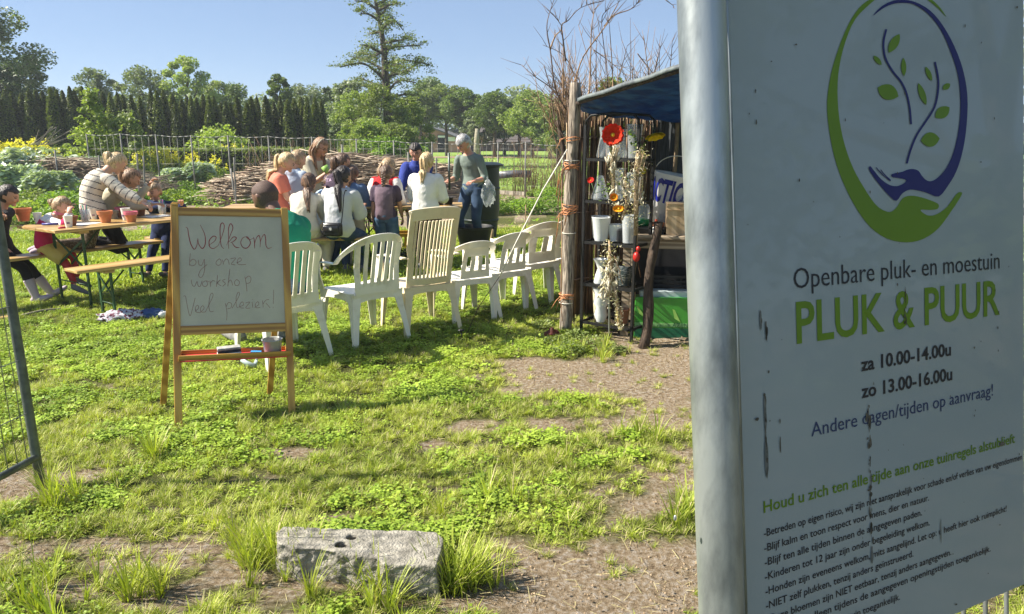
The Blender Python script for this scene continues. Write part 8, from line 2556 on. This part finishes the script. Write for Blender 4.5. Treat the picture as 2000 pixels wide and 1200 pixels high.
GA = 'silver artichoke plants in the left bed'
for k, (px, py, W_, H_, lb) in enumerate([(15, 392, 1.3, 1.0, 'silver artichoke plant at the left edge'), (70, 390, 1.4, 1.12, 'largest silver artichoke plant left of the striped sweater girl'), (128, 388, 1.3, .95, 'silver artichoke plant between the largest one and the striped sweater girl'), (185, 384, 1.2, .9, 'silver artichoke plant partly behind the striped sweater'),
                                          (45, 402, 1.0, .8, 'lower artichoke plant in front of the two left ones'), (105, 404, 1.0, .7, 'lower artichoke plant in front of the middle ones'), (345, 372, .9, .55, 'grey-leaved plant behind the easel top'), (392, 372, .8, .7, 'blue-grey cabbage-like plant in the bed left of the long dead hedge')]):
    plant('artichoke', px, py, W_ * 1.25, H_ * 1.15, L_SILV, lb, n=1300, leaf=.20, aspect=2.4, cat='plant', group=GA, arch=True, up=.7)
for k, (px, py, W_, H_, lb) in enumerate([(20, 408, 1.3, .45, 'low green leafy plants left behind the dark-haired girl'), (75, 415, 1.2, .5, 'bright strawberry-like clump behind the toddler'), (125, 418, 1.2, .5, 'bright leafy clump right of the toddler'), (55, 436, .9, .42, 'low bright herb clump above the flowerpots'), (110, 440, .9, .35, 'low herb clump behind the paper cups'),
                                          (235, 405, 1.2, .45, 'leafy clump behind the crouching brown-haired girl'), (285, 402, 1.1, .4, 'leafy clump behind the boy in navy'), (345, 398, 1.2, .35, 'low grassy clump above the easel'), (400, 398, 1.3, .32, 'low green clump above the middle of the easel'), (455, 400, 1.3, .38, 'dark leafed clump in front of the dead hedge'),
                                          (500, 402, 1.1, .3, 'small leaves in front of the dead hedge behind the shaved head'), (430, 384, 1.0, .45, 'green clump at the left end of the dead hedge'), (365, 384, 1.2, .42, 'mid green clump below the yellow blossoms'), (310, 386, 1.2, .5, 'tall grassy clump left below the yellow blossoms'), (232, 376, 1.3, .6, 'bushy herb in front of the right half of the brush heap'), (268, 380, 1.0, .5, 'bushy herb at the thin stake behind the boy'), (560, 392, 1.4, .4, 'weeds before the dead hedge behind the hoodie girls'), (720, 388, 1.2, .4, 'weeds before the dead hedge at the varsity jacket'), (160, 396, 1.0, .55, 'leafy clump directly behind the striped sweater')]):
    plant('garden_plant', px, py, W_, H_, [L_HERB, L_MID, L_HERB, L_LIME][k % 4], lb, n=1300, leaf=.075, aspect=1.7)
GY = 'yellow-flowering plants in the beds'
for k, (px, py, W_, H_, nf, lb) in enumerate([(20, 372, 1.6, 1.15, 260, 'tall yellow-blossoming kale at the left edge'), (60, 372, 1.5, 1.25, 260, 'tall yellow-blossoming kale before the brush heap'), (100, 368, 1.2, .95, 120, 'thinner yellow-blossoming plant over the artichokes'), (315, 366, 1.3, .95, 220, 'yellow-blossoming plants left of the fence post behind the boy'), (355, 366, 1.3, .85, 160, 'yellow-blossoming plants behind the top of the easel'),
                                              (275, 362, .9, .85, 90, 'small yellow-blossoming plant at the thin stake'), (462, 352, .8, 1.05, 160, 'yellow-blossoming plant above the left end of the dead hedge'), (400, 362, 1.2, .8, 40, 'tall green plants with few yellow blossoms above the easel'), (425, 366, 1.0, .7, 10, 'bright green leafy plant left of the dead hedge')]):
    plant('flowering_plant', px, py, W_, H_, L_LIME if k > 2 else L_HERB, lb, n=1500, leaf=.085, aspect=1.9, flower=L_YEL, nf=nf, cat='plant', group=GY)
for k, (px, py, W_, H_, lm, lb) in enumerate([(700, 372, 1.4, .4, L_HERB, 'weeds before the dead hedge between the two groups'), (885, 380, 1.2, .75, L_MID, 'tall weeds left of the green bin'), (868, 392, .8, .5, L_LIME, 'bright weeds behind the girl in white'), (985, 414, .9, .36, L_MID, 'green herb clump right of the grey-haired woman'), (1025, 418, .9, .34, L_HERB, 'green herb clump at the fence post'),
                                              (1070, 418, .9, .36, L_HERB, 'green herb clump left of the wooden post'), (1000, 362, 1.8, .35, L_MID, 'green row behind the dug bed'), (1060, 360, 1.8, .38, L_LIME, 'bright green row behind the dug bed near the shed'), (960, 352, 1.6, .35, L_HERB, 'green row at the green bin'), (1075, 388, .9, .3, L_HERB, 'iris-like leaves on the dug bed'),
                                              (1045, 384, .5, .2, L_LIME, 'small seedlings on the dug bed'), (960, 420, .8, .33, L_HERB, 'herb clump at the feet of the grey-haired woman')]):
    plant('garden_plant', px, py, W_, H_, lm, lb, n=1000, leaf=.07, aspect=2.0)
# weeds round the shelf and post
for k, (px, py, W_, H_, lb) in enumerate([(1085, 672, .30, .10, 'low weeds left of the wooden post foot'), (1125, 672, .36, .17, 'leafy weeds at the foot of the wooden post'), (1165, 682, .40, .15, 'leafy weeds before the black shelf'), (1110, 690, .36, .12, 'small-leaved weeds in front of the wooden post'), (1200, 688, .26, .08, 'low weeds before the bunny-tail grass'), (1060, 640, .3, .1, 'low clover clump behind the guy rope')]):
    plant('weeds', px, py, W_ * .75, H_ * .75, L_MID, lb, n=260, leaf=.024, aspect=1.3, up=.8, cat='weeds')
m = MB(); m.ell((0, 0, .045), (.055, .03, .05), u=14, v=10, fn=lambda d, q: q * (1 + .2 * math.sin(7 * d.x + 2) + .15 * math.sin(9 * d.z))); o = m.build('dead_leaf', mat('wine_leaf', (.10, .02, .012), rough=.6, var=.3, scale=30), None); o.location = G(1078, 664); tag(o, 'crumpled dark red leaf lying left of the wooden post', 'leaf')
# black foil strip on the bed, board edge
m = MB(); a, b = D(968, 343, 23), D(1038, 340, 23); m.ribbon([a, a.lerp(b, .5) + V(0, 0, .03), b], V(0, .2, 1), .22, .02); o = m.build('foil_strip', mat('grey_foil', (.11, .12, .14), rough=.4, var=.3), None); tag(o, 'grey foil strip lying behind the dug bed', 'foil')
m = MB(); a, b = G(965, 378), G(1025, 382); m.bar((a.x, a.y, .05), (b.x, b.y, .05), .05, .1); o = m.build('bed_board', mat('grey_bed_board', (.35, .31, .25), rough=.9, var=.2, scale=8), None, smooth=False); tag(o, 'grey edging board along the dug bed', 'board')
n = 3000; P = np.stack([rs.uniform(-1.5, 3.5, n), 13.3 + rs.normal(0, .3, n), rs.rand(n) * .03 + .005], -1); v, q = leaf_quads(P, rs.uniform(.04, .12, n), rs=rs, aspect=8, up=1.5); o = np_mesh('straw', v, q, M_STRAW); tag(o, 'dry straw spread along the bed edge', 'straw', kind='stuff')
n = 16000; P = np.stack([rs.uniform(-14, 4, n), rs.uniform(12.8, 23, n), rs.rand(n) ** 2 * .22], -1)
k_ = snoise(P[:, 0], P[:, 1], 1.4, 3) > (-.15 + .5 * (P[:, 0] > -1.5)); P = P[k_]; v, q = leaf_quads(P, rs.uniform(.04, .12, len(P)), rs=rs, aspect=2.5, up=.6); o = np_mesh('bed_weeds', v, q, L_HERB); tag(o, 'low weeds growing over the garden beds', 'weeds', kind='stuff')
# leafless reeds and suckers along the right part of the fence
m = MB(); rr = random.Random(12)
for k in range(260):
    px = rr.choice([rr.uniform(880, 1100), rr.uniform(620, 700), rr.uniform(470, 620), rr.uniform(1000, 1100)]); Y = rr.uniform(20.8, 22.5); a = D(px, 300, Y); h = rr.uniform(.7, 1.7)
    p1 = V(a.x + rr.gauss(0, .08), Y, h * .5); p2 = V(a.x + rr.gauss(0, .2), Y, h); m.tube([(a.x, Y, 0), p1, p2], [.009, .007, .003], n=3)
    if rr.random() < .5: m.tube([p1, p1 + V(rr.uniform(-.2, .2), 0, rr.uniform(.2, .5))], [.005, .002], n=3)
o = m.build('bare_suckers', M_TWIG, None); tag(o, 'thin bare suckers growing along the wire fence', 'twigs', kind='stuff')

# ---- the morning air: far things fade a little
hz = bpy.data.materials.new('haze'); hz.use_nodes = True; hn = hz.node_tree; hn.nodes.clear()
pv = hn.nodes.new('ShaderNodeVolumePrincipled'); pv.inputs['Color'].default_value = (.86, .92, 1, 1); pv.inputs['Density'].default_value = .0010; pv.inputs['Anisotropy'].default_value = .3
ho = hn.nodes.new('ShaderNodeOutputMaterial'); hn.links.new(pv.outputs[0], ho.inputs['Volume'])
m = MB(); m.box((0, 0, 0), (260, 260, 17)); o = m.build('haze', hz, None, smooth=False); o.location = (0, 100, 15 / 2 - 0 + .0); o.location.z = 7.3; tag(o, kind='stuff')
